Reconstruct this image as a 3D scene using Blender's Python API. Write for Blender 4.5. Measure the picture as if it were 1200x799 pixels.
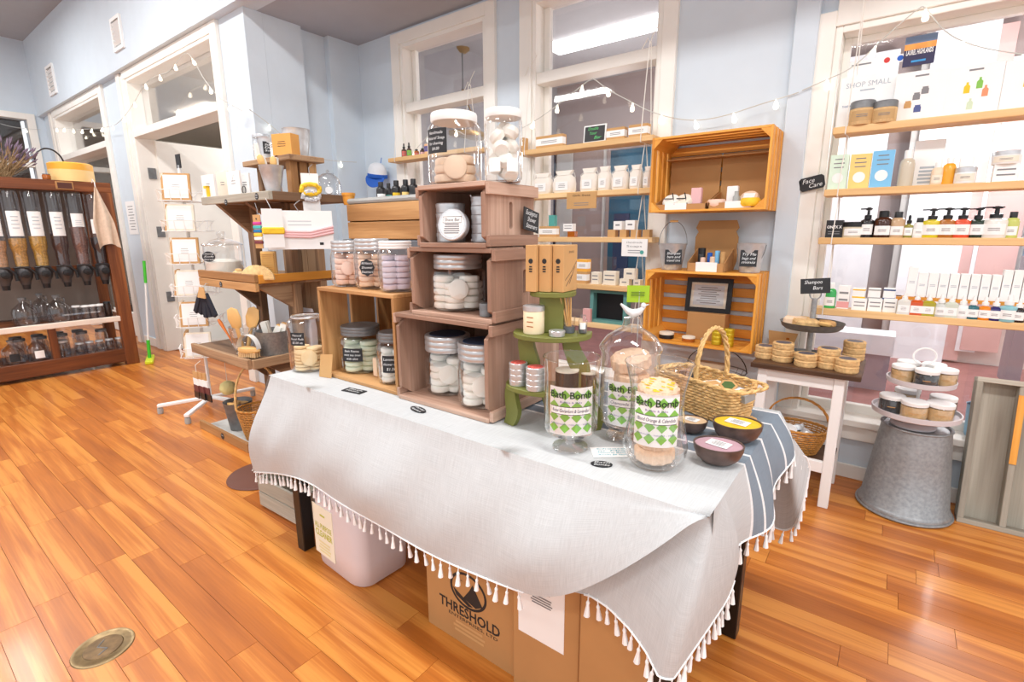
import bpy, bmesh, math, random
from mathutils import Vector, Matrix, Euler
random.seed(7)
for o in list(bpy.data.objects): bpy.data.objects.remove(o)
SC = bpy.context.scene
COL = SC.collection
R_ = math.radians

# ------------------------------------------------------------------ camera
FPX, CAMH = 588.0, 1.28
YAW, PIT, ROL = R_(-37.15), R_(-12.18), R_(-0.26)
CW = Vector((math.sin(YAW)*math.cos(PIT), math.cos(YAW)*math.cos(PIT), math.sin(PIT)))
_r0 = Vector((math.cos(YAW), -math.sin(YAW), 0)); _u0 = _r0.cross(CW)
CR = _r0*math.cos(ROL) + _u0*math.sin(ROL); CU = _u0*math.cos(ROL) - _r0*math.sin(ROL)
CP = Vector((0, 0, CAMH))
cd = bpy.data.cameras.new('camera'); cam = bpy.data.objects.new('camera', cd); COL.objects.link(cam)
cd.sensor_fit = 'HORIZONTAL'; cd.sensor_width = 36.0; cd.lens = 36.0*FPX/1200.0; cd.clip_start = 0.02
cam.matrix_world = Matrix(((CR.x, CU.x, -CW.x, CP.x), (CR.y, CU.y, -CW.y, CP.y), (CR.z, CU.z, -CW.z, CP.z), (0, 0, 0, 1)))
SC.camera = cam

# ------------------------------------------------------------------ light
SC.view_settings.view_transform = 'Standard'; SC.view_settings.look = 'None'
SC.view_settings.gamma = 1.0; SC.view_settings.exposure = 0.15; SC.view_settings.use_curve_mapping = False
wd = bpy.data.worlds.new('daylight'); SC.world = wd; wd.use_nodes = True
wd.node_tree.nodes['Background'].inputs[0].default_value = (0.93, 0.97, 1.0, 1)
wd.node_tree.nodes['Background'].inputs[1].default_value = 1.08
def area(name, loc, size, power, rot=(0, 0, 0), col=(1, 0.985, 0.97), sy=None):
    l = bpy.data.lights.new(name, 'AREA'); l.energy = power; l.color = col; l.size = size
    if sy: l.shape = 'RECTANGLE'; l.size_y = sy
    o = bpy.data.objects.new(name, l); COL.objects.link(o); o.location = loc; o.rotation_euler = rot
    return o
# shop ceiling fittings (high ceiling) and the hall's fluorescent fittings behind the windows
for lx, ly in ((-7.6, 0.5), (-5.0, 0.5), (-2.4, 0.5), (0.4, 0.5), (3.0, 0.5), (-5.0, -2.4), (-1.0, -2.4), (3.0, -2.4)):
    area('ceiling_lamp_light', (lx, ly, 3.74), 1.2, 50, sy=0.3)
for lx, ly in ((-2.6, 5.2), (0.6, 5.4), (3.4, 5.4)):
    hl = bpy.data.lights.new('hall_lamp_light', 'POINT'); hl.energy = 48 if lx < 0 else 80; hl.shadow_soft_size = 0.25; ho = bpy.data.objects.new('hall_lamp_light', hl); COL.objects.link(ho); ho.location = (lx, ly, 2.1)
pl0 = bpy.data.lights.new('back_room_light', 'POINT'); pl0.energy = 75; pl0.shadow_soft_size = 0.3; po = bpy.data.objects.new('back_room_light', pl0); COL.objects.link(po); po.location = (-6.0, 3.8, 2.3)

# ------------------------------------------------------------------ picking points: a photo pixel on a known plane of the place
def ray(px, py): return CW + CR*((px-600)/FPX) - CU*((py-399.5)/FPX)
def Z(px, py, z): d = ray(px, py); return CP + d*((z-CP.z)/d.z)
def Yp(px, py, y): d = ray(px, py); return CP + d*((y-CP.y)/d.y)
def Xp(px, py, x): d = ray(px, py); return CP + d*((x-CP.x)/d.x)
def dep(p): return (Vector(p)-CP).dot(CW)
def zat(py, x, y):
    lo, hi = -1.0, 5.0
    for _ in range(40):
        m = (lo+hi)/2; v = Vector((x, y, m))-CP
        if 399.5 - FPX*v.dot(CU)/v.dot(CW) < py: hi = m
        else: lo = m
    return m
def span(wpx, p): return wpx*dep(p)/FPX

# ------------------------------------------------------------------ materials
def s2l(c): return tuple(((v/255)/12.92 if v/255 <= 0.04045 else ((v/255+0.055)/1.055)**2.4) for v in c)
MATS = {}
def mat(name, rgb, rough=0.6, metal=0.0, var=0.06, vscale=6.0, bump=0.0, bscale=40.0, spec=0.5, emit=None, alpha=None, sub=0.0):
    if name in MATS: return MATS[name]
    m = bpy.data.materials.new(name); m.use_nodes = True; nt = m.node_tree; b = nt.nodes['Principled BSDF']
    c = s2l(rgb)
    b.inputs['Roughness'].default_value = rough; b.inputs['Metallic'].default_value = metal
    b.inputs['Specular IOR Level'].default_value = spec
    tc = nt.nodes.new('ShaderNodeTexCoord')
    n = nt.nodes.new('ShaderNodeTexNoise'); n.inputs['Scale'].default_value = vscale; n.inputs['Detail'].default_value = 4
    nt.links.new(tc.outputs['Object'], n.inputs['Vector'])
    r = nt.nodes.new('ShaderNodeValToRGB'); nt.links.new(n.outputs['Fac'], r.inputs[0])
    r.color_ramp.elements[0].position = 0.3; r.color_ramp.elements[1].position = 0.7
    r.color_ramp.elements[0].color = (*[v*(1-var) for v in c], 1); r.color_ramp.elements[1].color = (*[min(1, v*(1+var)) for v in c], 1)
    nt.links.new(r.outputs[0], b.inputs['Base Color'])
    if bump:
        n2 = nt.nodes.new('ShaderNodeTexNoise'); n2.inputs['Scale'].default_value = bscale
        nt.links.new(tc.outputs['Object'], n2.inputs['Vector'])
        bp = nt.nodes.new('ShaderNodeBump'); bp.inputs['Strength'].default_value = bump; bp.inputs['Distance'].default_value = 0.01
        nt.links.new(n2.outputs['Fac'], bp.inputs['Height']); nt.links.new(bp.outputs[0], b.inputs['Normal'])
    if emit: b.inputs['Emission Color'].default_value = (*c, 1); b.inputs['Emission Strength'].default_value = emit
    MATS[name] = m; return m
def wood(name, c1, c2, c3=None, axis=0, rough=0.55, scale=1.0, randobj=0.35, bump=0.25, coat=0.0, long=14.0, grain=60.0, fine=0.3):
    if name in MATS: return MATS[name]
    m = bpy.data.materials.new(name); m.use_nodes = True; nt = m.node_tree; b = nt.nodes['Principled BSDF']
    b.inputs['Roughness'].default_value = rough
    if coat: b.inputs['Coat Weight'].default_value = coat; b.inputs['Coat Roughness'].default_value = 0.12
    tc = nt.nodes.new('ShaderNodeTexCoord'); oi = nt.nodes.new('ShaderNodeObjectInfo')
    ge = nt.nodes.new('ShaderNodeNewGeometry')
    ad = nt.nodes.new('ShaderNodeMath'); ad.operation = 'ADD'
    nt.links.new(oi.outputs['Random'], ad.inputs[0]); nt.links.new(ge.outputs['Random Per Island'], ad.inputs[1])
    fr = nt.nodes.new('ShaderNodeMath'); fr.operation = 'FRACT'; nt.links.new(ad.outputs[0], fr.inputs[0])
    mp = nt.nodes.new('ShaderNodeMapping'); nt.links.new(tc.outputs['Object'], mp.inputs['Vector'])
    sc = [long*scale]*3; sc[axis] = scale*1.2; mp.inputs['Scale'].default_value = sc
    off = nt.nodes.new('ShaderNodeMath'); off.operation = 'MULTIPLY'; off.inputs[1].default_value = 37.0
    nt.links.new(ad.outputs[0], off.inputs[0]); nt.links.new(off.outputs[0], mp.inputs['Location'])
    n = nt.nodes.new('ShaderNodeTexNoise'); n.inputs['Scale'].default_value = 1.0; n.inputs['Detail'].default_value = 5; n.inputs['Distortion'].default_value = 0.35
    nt.links.new(mp.outputs[0], n.inputs['Vector'])
    mp2 = nt.nodes.new('ShaderNodeMapping'); nt.links.new(tc.outputs['Object'], mp2.inputs['Vector'])
    sc2 = [grain*scale*2]*3; sc2[axis] = scale*3.0; mp2.inputs['Scale'].default_value = sc2
    n2 = nt.nodes.new('ShaderNodeTexNoise'); n2.inputs['Scale'].default_value = 1.0; n2.inputs['Detail'].default_value = 3
    nt.links.new(mp2.outputs[0], n2.inputs['Vector'])
    mx = nt.nodes.new('ShaderNodeMath'); mx.operation = 'MULTIPLY_ADD'; mx.inputs[1].default_value = fine; nt.links.new(n2.outputs['Fac'], mx.inputs[0]); nt.links.new(n.outputs['Fac'], mx.inputs[2])
    mr = nt.nodes.new('ShaderNodeMath'); mr.operation = 'MULTIPLY_ADD'; mr.inputs[1].default_value = randobj
    nt.links.new(fr.outputs[0], mr.inputs[0]); nt.links.new(mx.outputs[0], mr.inputs[2])
    r = nt.nodes.new('ShaderNodeValToRGB'); nt.links.new(mr.outputs[0], r.inputs[0])
    e = r.color_ramp.elements; e[0].position = 0.42+(fine-0.3)*0.4; e[1].position = 0.95+randobj*0.6+(fine-0.3)*0.5
    e[0].color = (*s2l(c1), 1); e[1].color = (*s2l(c2), 1)
    if c3: x = e.new(0.70+randobj*0.35+(fine-0.3)*0.45); x.color = (*s2l(c3), 1)
    nt.links.new(r.outputs[0], b.inputs['Base Color'])
    bp = nt.nodes.new('ShaderNodeBump'); bp.inputs['Strength'].default_value = bump; bp.inputs['Distance'].default_value = 0.003
    nt.links.new(n2.outputs['Fac'], bp.inputs['Height']); nt.links.new(bp.outputs[0], b.inputs['Normal'])
    MATS[name] = m; return m
def glass(name, tint=(1, 1, 1), refl=0.06, edge=0.5, dim=0.96):
    if name in MATS: return MATS[name]
    m = bpy.data.materials.new(name); m.use_nodes = True; nt = m.node_tree; nt.nodes.clear()
    o = nt.nodes.new('ShaderNodeOutputMaterial'); t = nt.nodes.new('ShaderNodeBsdfTransparent'); g = nt.nodes.new('ShaderNodeBsdfGlossy')
    t.inputs[0].default_value = (*[v*dim for v in tint], 1); g.inputs['Roughness'].default_value = 0.03; g.inputs[0].default_value = (1, 1, 1, 1)
    lw = nt.nodes.new('ShaderNodeLayerWeight'); lw.inputs['Blend'].default_value = 0.5
    pw = nt.nodes.new('ShaderNodeMath'); pw.operation = 'POWER'; pw.inputs[1].default_value = 2.4; nt.links.new(lw.outputs['Facing'], pw.inputs[0])
    ma = nt.nodes.new('ShaderNodeMath'); ma.operation = 'MULTIPLY_ADD'; ma.inputs[1].default_value = edge; ma.inputs[2].default_value = refl
    nt.links.new(pw.outputs[0], ma.inputs[0])
    mx = nt.nodes.new('ShaderNodeMixShader'); nt.links.new(ma.outputs[0], mx.inputs[0]); nt.links.new(t.outputs[0], mx.inputs[1]); nt.links.new(g.outputs[0], mx.inputs[2])
    nt.links.new(mx.outputs[0], o.inputs[0]); MATS[name] = m; return m
def wicker(name, c1, c2):
    if name in MATS: return MATS[name]
    m = mat(name, c1, 0.55, var=0.28, vscale=45, bump=0.5, bscale=90); return m
GL = glass('clear_glass', refl=0.07, edge=1.0, dim=0.97); GLW = glass('window_glass', refl=0.035, edge=0.6, dim=0.97); GLD = glass('dispenser_plastic', (0.80, 0.80, 0.82), 0.08, 0.5)
M = dict(
 wall=mat('wall_paint', (212, 224, 234), 0.75, var=0.02, bump=0.05), ceil=mat('ceiling_paint', (176, 180, 188), 0.85, var=0.02),
 ceilh=mat('high_ceiling_paint', (176, 178, 182), 0.85, var=0.02),
 trim=mat('cream_trim', (245, 242, 235), 0.45, var=0.02), white=mat('white_paint', (244, 244, 243), 0.5, var=0.02),
 paper=mat('white_paper', (247, 247, 246), 0.7, var=0.01), kraft=mat('kraft_card', (205, 160, 105), 0.75, var=0.05, vscale=12),
 kraftd=mat('brown_card', (186, 138, 86), 0.75, var=0.05), cream=mat('cream_card', (240, 232, 215), 0.7, var=0.02),
 chalk=mat('chalk_black', (38, 40, 44), 0.6, var=0.1), ink=mat('ink', (34, 34, 36), 0.6, var=0.02), greyink=mat('grey_ink', (135, 135, 138), 0.7, var=0.02),
 chalkw=mat('chalk_white', (236, 240, 242), 0.8, var=0.02), black=mat('black_plastic', (26, 26, 29), 0.35, var=0.05),
 steel=mat('tin_lid', (206, 208, 210), 0.32, 0.6, var=0.05), galv=mat('galvanised', (158, 162, 165), 0.45, 0.5, var=0.16, vscale=70), zinc=mat('bright_zinc', (206, 210, 214), 0.34, 0.45, var=0.12, vscale=30),
 darkzinc=mat('dark_zinc', (128, 130, 132), 0.5, 0.5, var=0.15, vscale=30),
 soap=mat('white_soap', (246, 243, 234), 0.6, var=0.02, bump=0.08), peach=mat('peach_soap', (240, 205, 186), 0.6, var=0.04), orange=mat('apricot_soap', (243, 208, 178), 0.6, var=0.04),
 lav=mat('lavender_soap', (218, 206, 218), 0.6, var=0.04), green_s=mat('mint_soap', (226, 234, 208), 0.6, var=0.04), tansoap=mat('tan_soap', (238, 208, 178), 0.7, var=0.06),
 pad=mat('cream_pad', (242, 216, 170), 0.8, var=0.05), bomb=mat('bath_bomb', (238, 205, 176), 0.85, var=0.08, vscale=60, bump=0.4, bscale=120), yellow=mat('yellow_petal', (248, 200, 48), 0.7, var=0.15, vscale=30),
 gstand=mat('moss_green_paint', (116, 119, 54), 0.55, var=0.12, vscale=10), lime=mat('lime_card', (160, 198, 40), 0.6), lgreen=mat('label_green', (134, 196, 84), 0.6, var=0.05),
 rope=mat('cotton_rope', (236, 232, 224), 0.85), tan=mat('tan_wick', (214, 176, 118), 0.6, var=0.2, vscale=50, bump=0.4, bscale=80),
 wick=wicker('pale_wicker', (224, 184, 122), None), wickd=wicker('honey_wicker', (196, 136, 62), None),
 tire=mat('dark_zinc_tray', (120, 122, 122), 0.5, 0.4, var=0.2, vscale=30), amber=mat('amber', (168, 92, 30), 0.2, var=0.1), brown=mat('dark_brown', (86, 58, 48), 0.5),
 teal=mat('teal_card', (84, 168, 160), 0.6), blue=mat('royal_blue', (28, 92, 190), 0.6), grey=mat('grey_plastic', (168, 170, 168), 0.5), dkgrey=mat('dark_grey_paint', (98, 102, 108), 0.6),
 pink=mat('pink_band', (236, 190, 192), 0.7), red=mat('red', (206, 52, 48), 0.5), lblue=mat('pale_blue_card', (128, 196, 238), 0.6), lyel=mat('soft_yellow_card', (250, 212, 130), 0.6), lmint=mat('mint_card', (218, 240, 222), 0.6),
 scrubt=mat('tan_scrub', (214, 178, 128), 0.8, var=0.12, vscale=90, bump=0.3), scrubk=mat('charcoal_scrub', (66, 68, 72), 0.8, var=0.25, vscale=90, bump=0.3),
 bwood=mat('beech', (232, 186, 118), 0.5, var=0.08, vscale=8),
)
wcrate = lambda ax: wood('nested_crate_wood_%d' % ax, (126, 96, 78), (206, 174, 154), (168, 132, 112), axis=ax, randobj=0.2, rough=0.7)
wnat = lambda ax: wood('natural_pine_%d' % ax, (132, 90, 50), (206, 158, 104), (176, 128, 78), axis=ax, randobj=0.3, rough=0.65)
worg = lambda ax: wood('orange_pine_%d' % ax, (206, 130, 42), (248, 186, 92), (234, 162, 62), axis=ax, randobj=0.2, rough=0.5)
wbarn = lambda ax: wood('barn_wood_%d' % ax, (92, 70, 54), (176, 142, 108), (138, 106, 78), axis=ax, randobj=0.4, rough=0.75, bump=0.5)
wgrey = lambda ax: wood('weathered_grey_wood_%d' % ax, (136, 128, 116), (202, 196, 182), (172, 166, 152), axis=ax, randobj=0.25, rough=0.8, bump=0.5)
wrack = lambda ax: wood('dark_stained_wood_%d' % ax, (70, 34, 14), (164, 98, 50), (122, 66, 30), axis=ax, randobj=0.25, rough=0.45)
wshelf = lambda ax: wood('pale_pine_%d' % ax, (214, 170, 112), (246, 214, 162), (234, 194, 138), axis=ax, randobj=0.2, rough=0.55)
wfloor = wood('floor_laminate', (156, 82, 28), (222, 146, 66), (196, 115, 44), axis=0, rough=0.36, randobj=0.30, coat=0.12, long=20, bump=0.04, fine=0.36)
wdark = lambda ax: wood('walnut_board_%d' % ax, (64, 42, 28), (128, 92, 62), (96, 66, 44), axis=ax, randobj=0.2)

# ------------------------------------------------------------------ mesh helpers
class MB:
    def __init__(s): s.v = []; s.f = []
    def add(s, vs, fs, m=None):
        b = len(s.v); s.v += [tuple(m @ Vector(p)) if m else tuple(p) for p in vs]; s.f += [tuple(i+b for i in f) for f in fs]; return s
    def box(s, x0, y0, z0, x1, y1, z1, m=None):
        return s.add([(x0, y0, z0), (x1, y0, z0), (x1, y1, z0), (x0, y1, z0), (x0, y0, z1), (x1, y0, z1), (x1, y1, z1), (x0, y1, z1)],
                     [(3, 2, 1, 0), (4, 5, 6, 7), (0, 1, 5, 4), (1, 2, 6, 5), (2, 3, 7, 6), (3, 0, 4, 7)], m)
    def bar(s, a, b, w, t, up=(0, 0, 1)):          # a squared bar from a to b
        a, b = Vector(a), Vector(b); d = (b-a).normalized(); u = Vector(up)
        if abs(d.dot(u)) > 0.98: u = Vector((0, 1, 0))
        sx = d.cross(u).normalized(); u = sx.cross(d)
        q = [a+sx*i*w/2+u*j*t/2 for i, j in ((-1, -1), (1, -1), (1, 1), (-1, 1))]; q += [p+(b-a) for p in q]
        return s.add(q, [(3, 2, 1, 0), (4, 5, 6, 7), (0, 1, 5, 4), (1, 2, 6, 5), (2, 3, 7, 6), (3, 0, 4, 7)])
    def lathe(s, prof, seg=24, c=(0, 0, 0), sx=1, sy=1, m=None):
        vs, fs = [], []; n = len(prof)
        for i in range(seg):
            a = 2*math.pi*i/seg
            for r, z in prof: vs.append((c[0]+r*math.cos(a)*sx, c[1]+r*math.sin(a)*sy, c[2]+z))
        for i in range(seg):
            j = (i+1) % seg
            for k in range(n-1): fs.append((i*n+k, j*n+k, j*n+k+1, i*n+k+1))
        if prof[0][0] > 1e-5: fs.append(tuple(i*n for i in reversed(range(seg)))) if getattr(s, 'capb', True) else 0
        if prof[-1][0] > 1e-5 and getattr(s, 'capt', True): fs.append(tuple(i*n+n-1 for i in range(seg)))
        return s.add(vs, fs, m)
    def tube(s, pts, r, seg=8, closed=False):
        P = [Vector(p) for p in pts]; n = len(P); vs, fs = [], []; up = None
        for i, p in enumerate(P):
            d = (P[(i+1) % n]-P[i-1]) if closed else (P[min(i+1, n-1)]-P[max(i-1, 0)])
            d = d.normalized() if d.length > 1e-9 else Vector((0, 0, 1))
            if up is None: up = Vector((0, 0, 1)) if abs(d.z) < 0.9 else Vector((1, 0, 0))
            a = d.cross(up).normalized(); up = a.cross(d).normalized()
            rr = r[i] if isinstance(r, (list, tuple)) else r
            for k in range(seg):
                t = 2*math.pi*k/seg; vs.append(p+a*math.cos(t)*rr+up*math.sin(t)*rr)
        for i in range(n if closed else n-1):
            j = (i+1) % n
            for k in range(seg): l = (k+1) % seg; fs.append((i*seg+k, i*seg+l, j*seg+l, j*seg+k))
        if not closed: fs.append(tuple(reversed(range(seg)))); fs.append(tuple((n-1)*seg+k for k in range(seg)))
        return s.add(vs, fs)
    def prism(s, poly, a, b, axis='z', m=None):     # polygon in the two other axes, extruded a..b along axis
        def P(u, w, t): return {'z': (u, w, t), 'y': (u, t, w), 'x': (t, u, w)}[axis]
        n = len(poly); vs = [P(u, w, a) for u, w in poly]+[P(u, w, b) for u, w in poly]
        fs = [tuple(reversed(range(n))), tuple(range(n, 2*n))]+[(i, (i+1) % n, n+(i+1) % n, n+i) for i in range(n)]
        return s.add(vs, fs, m)
    def build(s, name, m, parent=None, smooth=40, bevel=0, loc=None, rot=None):
        me = bpy.data.meshes.new(name); me.from_pydata(s.v, [], s.f)
        bm = bmesh.new(); bm.from_mesh(me); bmesh.ops.recalc_face_normals(bm, faces=bm.faces)
        if bevel: 
            bmesh.ops.bevel(bm, geom=[e for e in bm.edges if len(e.link_faces) == 2 and e.calc_face_angle(0) > 0.6], offset=bevel, segments=1, affect='EDGES')
        bm.to_mesh(me); bm.free()
        if smooth: me.shade_smooth(); me.set_sharp_from_angle(angle=R_(smooth))
        return obj(name, me, m, parent, loc, rot)
def obj(name, me, m, parent=None, loc=None, rot=None):
    o = bpy.data.objects.new(name, me); COL.objects.link(o); o.parent = parent
    if m and me and not me.materials: me.materials.append(MATS[m] if isinstance(m, str) and m in MATS else (M[m] if isinstance(m, str) else m))
    if loc is not None: o.location = loc
    if rot is not None: o.rotation_euler = rot
    return o
def tag(o, label, cat, group=None, kind=None):
    if label: o['label'] = label
    if cat: o['category'] = cat
    if group: o['group'] = group
    if kind: o['kind'] = kind
    return o
def thing(name, label, cat, loc=(0, 0, 0), rz=0, group=None):
    o = bpy.data.objects.new(name, None); o.empty_display_size = 0.05; COL.objects.link(o); o.location = loc; o.rotation_euler = (0, 0, rz)
    return tag(o, label, cat, group)
def dup(root, loc, rz=0, label=None, group=None, scale=None):
    r = root.copy(); COL.objects.link(r); r.location = loc; r.rotation_euler = (0, 0, rz)
    if scale: r.scale = scale
    if label: r['label'] = label
    if group: r['group'] = group
    for ch in list(root.children):
        c = ch.copy(); COL.objects.link(c); c.parent = r
        for g in list(ch.children):
            d = g.copy(); COL.objects.link(d); d.parent = c
    return r
def struct(o, label=None): o['kind'] = 'structure'; 
TXT = {}
def text(s, size, m, parent, loc, rot=(R_(90), 0, 0), name='lettering', shear=0.0, align='CENTER', width=None, bold=0.0):
    key = (s, shear, align, bold)
    if key not in TXT:
        c = bpy.data.curves.new('lettering', 'FONT'); c.body = s; c.align_x = align; c.align_y = 'CENTER'; c.shear = shear; c.size = 1.0; c.extrude = 0.0; c.resolution_u = 2; c.offset = bold
        t = bpy.data.objects.new('lettering', c); COL.objects.link(t)
        dg = bpy.context.evaluated_depsgraph_get(); me = bpy.data.meshes.new_from_object(t.evaluated_get(dg)); me.name = 'lettering'
        bpy.data.objects.remove(t); TXT[key] = me
    me = TXT[key].copy(); me.materials.clear()
    if width:
        xs = [v.co.x for v in me.vertices]; w = max(xs)-min(xs); sx = width/w if w else size
    else: sx = size
    o = obj(name, me, m, parent, loc, rot); o.scale = (sx, size, 1); return o
def lines(parent, n, w, h, m, loc, rot=(R_(90), 0, 0), name='printed_lines', seed=0, thick=0.28):
    b = MB(); rnd = random.Random(seed+n)
    for i in range(n):
        y = h/2-(i+0.5)*h/n; t = h/n*thick; ww = w*rnd.uniform(0.6, 1.0)
        b.add([(-ww/2, y-t, 0), (ww/2, y-t, 0), (ww/2, y+t, 0), (-ww/2, y+t, 0)], [(0, 1, 2, 3)])
    return b.build(name, m, parent, smooth=0, loc=loc, rot=rot)
# ================================================================== THE ROOM
YW, YD, XS, XF, ZC, ZH = 3.04, 2.05, -3.97, -9.74, 2.88, 3.83
def S(o): o['kind'] = 'structure'; return o
fl = S(MB().box(XF, -4, -0.06, 4.5, 3.16, -0.006).build('floor', mat('subfloor', (178, 102, 44), 0.6), smooth=0))
PW = 0.1
PLM = {}
def plank_mesh(L):
    if L not in PLM:
        b = MB(); w = PW-0.0003; l = L-0.0003
        b.add([(0, 0, -0.006), (l, 0, -0.006), (l, w, -0.006), (0, w, -0.006), (0.0005, 0.0005, 0), (l-0.0005, 0.0005, 0), (l-0.0005, w-0.0005, 0), (0.0005, w-0.0005, 0)],
              [(4, 5, 6, 7), (0, 1, 5, 4), (1, 2, 6, 5), (2, 3, 7, 6), (3, 0, 4, 7)])
        me = bpy.data.meshes.new('plank'); me.from_pydata(b.v, [], b.f); me.materials.append(wfloor); PLM[L] = me
    return PLM[L]
rnd = random.Random(3); pl = []
y = -1.0
while y < 3.03:
    x = XF+rnd.uniform(0, 0.5)-0.5
    while x < 4.4:
        L = rnd.choice((0.42, 0.62, 0.62, 0.82, 1.02)); pl.append((x, y, L)); x += L
    y += PW
def inview(x, y, z=0.0):
    v = Vector((x, y, z))-CP; d = v.dot(CW)
    if d < 0.1: return None
    px, py = 600+FPX*v.dot(CR)/d, 399.5-FPX*v.dot(CU)/d
    return d if -60 < px < 1260 and 380 < py < 860 else None
vis = []; rest = []
for p in pl:
    ds = [inview(p[0]+p[2]*k, p[1]+0.05) for k in (0, 0.25, 0.5, 0.75, 1)]; ds = [d for d in ds if d]
    hidden = p[0] < XS-0.3 and p[1] > 2.05
    if ds and not hidden: vis.append((min(ds), p))
    elif p[0] > XF and not hidden: rest.append(p)
vis.sort(key=lambda t: t[0])
for d, p in vis[:290]: obj('plank', plank_mesh(p[2]), None, fl, (p[0], p[1], 0))
rest += [p for d, p in vis[290:]]
b = MB()
for p in rest:
    w, l = PW-0.0012, min(p[2], 4.5-p[0])-0.0012; b.add([(p[0], p[1], 0), (p[0]+l, p[1], 0), (p[0]+l, p[1]+w, 0), (p[0], p[1]+w, 0)], [(0, 1, 2, 3)])
y = -4.0
o = b.build('plank', wfloor, fl, smooth=0); o['kind'] = 'stuff'; o['label'] = 'far and unseen floor planks'
# ceilings
S(MB().box(XS-0.19, YD+0.1, ZC, 2.2, 3.18, ZC+0.06).build('ceiling', 'ceil', smooth=0))
S(MB().box(XF-0.1, -4, ZH, 4.5, YD+0.1, ZH+0.06).build('ceiling', 'ceilh', smooth=0))
# window wall with three openings
W = [(-3.42, -2.51, 0.33, 2.77), (-2.11, -1.21, 0.33, 2.77), (-0.36, 1.7, 0.33, 2.22)]
b = MB(); xx = XS
for x0, x1, z0, z1 in W:
    b.box(xx, YW, 0, x0, YW+0.14, ZC); b.box(x0, YW, 0, x1, YW+0.14, z0); b.box(x0, YW, z1, x1, YW+0.14, ZC); xx = x1
b.box(xx, YW, 0, 2.2, YW+0.14, ZC)
S(b.build('wall_back', 'wall', smooth=0))
S(MB().box(-0.535, YW-0.045, 0, -0.43, YW, ZC).build('wall_pilaster', 'wall', smooth=0, bevel=0.004))
# side wall with pillar and shallow recess
b = MB().box(XS-0.2, YD+0.141, 0, XS, 2.50, ZC-0.001).box(XS-0.2, 2.50, 0, XS-0.06, 2.74, ZC-0.001).box(XS-0.2, 2.74, 0, XS, YW, ZC-0.001)
S(b.build('wall_left', 'wall', smooth=0))
# door wall, openings for two framed doorways with transoms
D = [(-9.15, -7.25), (-6.40, -4.46)]
b = MB(); xx = XF
for x0, x1 in D: b.box(xx, YD, 0, x0, YD+0.14, ZC); b.box(x0, YD, 2.80, x1, YD+0.14, ZC); xx = x1
b.box(xx, YD, 0, XS, YD+0.14, ZC)
S(b.build('wall_doors', 'wall', smooth=0))
S(MB().box(XF, YD-0.07, ZC, 2.2, YD+0.1, ZH).build('wall_soffit', 'wall', smooth=0))
# far wall with a dark glazed doorway
b = MB().box(XF-0.14, -4, 0, XF, 0.1, ZH).box(XF-0.14, 0.1, 2.82, XF, 1.86, ZH).box(XF-0.14, 1.86, 0, XF, YD, ZH)
S(b.build('wall_far', 'wall', smooth=0))
# trims and baseboards
S(MB().box(XS, YW-0.015, 0, 2.2, YW, 0.075).build('baseboard_back', 'trim', smooth=0, bevel=0.003))
S(MB().box(-7.09, YD-0.015, 0, -6.7, YD, 0.1).build('baseboard_doors', 'trim', smooth=0, bevel=0.003))
for k, (x0, x1, z0, z1) in enumerate(W):
    w = thing('window_%d' % (k+1), None, None, ((x0+x1)/2, YW, z0)); S(w)
    def T(n, *a, m='trim', bv=0.003): 
        q = MB().box(*a).build(n, m, w, smooth=0, bevel=bv); q.matrix_parent_inverse = Matrix.Translation(-w.location); return q
    lw = 0.085 if k < 2 else 0.07
    T('window_casing', x0-lw-0.015, YW-0.03, z0, x0, YW+0.03, z1+lw); T('window_casing', x1, YW-0.03, z0, x1+lw, YW+0.03, z1+lw)
    T('window_casing', x0, YW-0.03, z1, x1, YW+0.03, z1+lw+(0.0 if k < 2 else 0.14))
    T('window_jamb', x0, YW-0.02, z0, x0+0.03, YW+0.14, z1); T('window_jamb', x1-0.03, YW-0.02, z0, x1, YW+0.14, z1); T('window_jamb', x0+0.03, YW-0.02, z1-0.03, x1-0.03, YW+0.14, z1)
    T('window_sill', x0-0.1, YW-0.06, z0-0.03, x1+0.1, YW+0.145, z0+0.003); T('window_apron', x0-0.08, YW-0.03, z0-0.11, x1+0.08, YW, z0-0.03)
    yg = YW+0.10
    if k < 2:
        T('transom_bar', x0+0.03, YW-0.01, 2.255, x1-0.03, YW+0.12, 2.325)
        T('sash', x0+0.03, yg-0.02, z0, x0+0.075, yg+0.02, z1-0.03); T('sash', x1-0.075, yg-0.02, z0, x1-0.03, yg+0.02, z1-0.03)
        T('pane', x0+0.075, yg, 2.325, x1-0.075, yg+0.006, z1-0.03, m=GLW, bv=0); T('pane', x0+0.075, yg, z0, x1-0.075, yg+0.006, 2.255, m=GLW, bv=0)
    else:
        T('sash', x0+0.03, yg-0.02, z0, x0+0.06, yg+0.02, z1-0.03); T('sash', x0+0.06, yg-0.02, z1-0.06, x1-0.03, yg+0.02, z1-0.03); T('sash', x0+0.06, yg-0.02, z0, x1-0.03, yg+0.02, z0+0.05)
        T('pane', x0+0.06, yg, z0+0.05, x1-0.03, yg+0.006, z1-0.06, m=GLW, bv=0)
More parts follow.
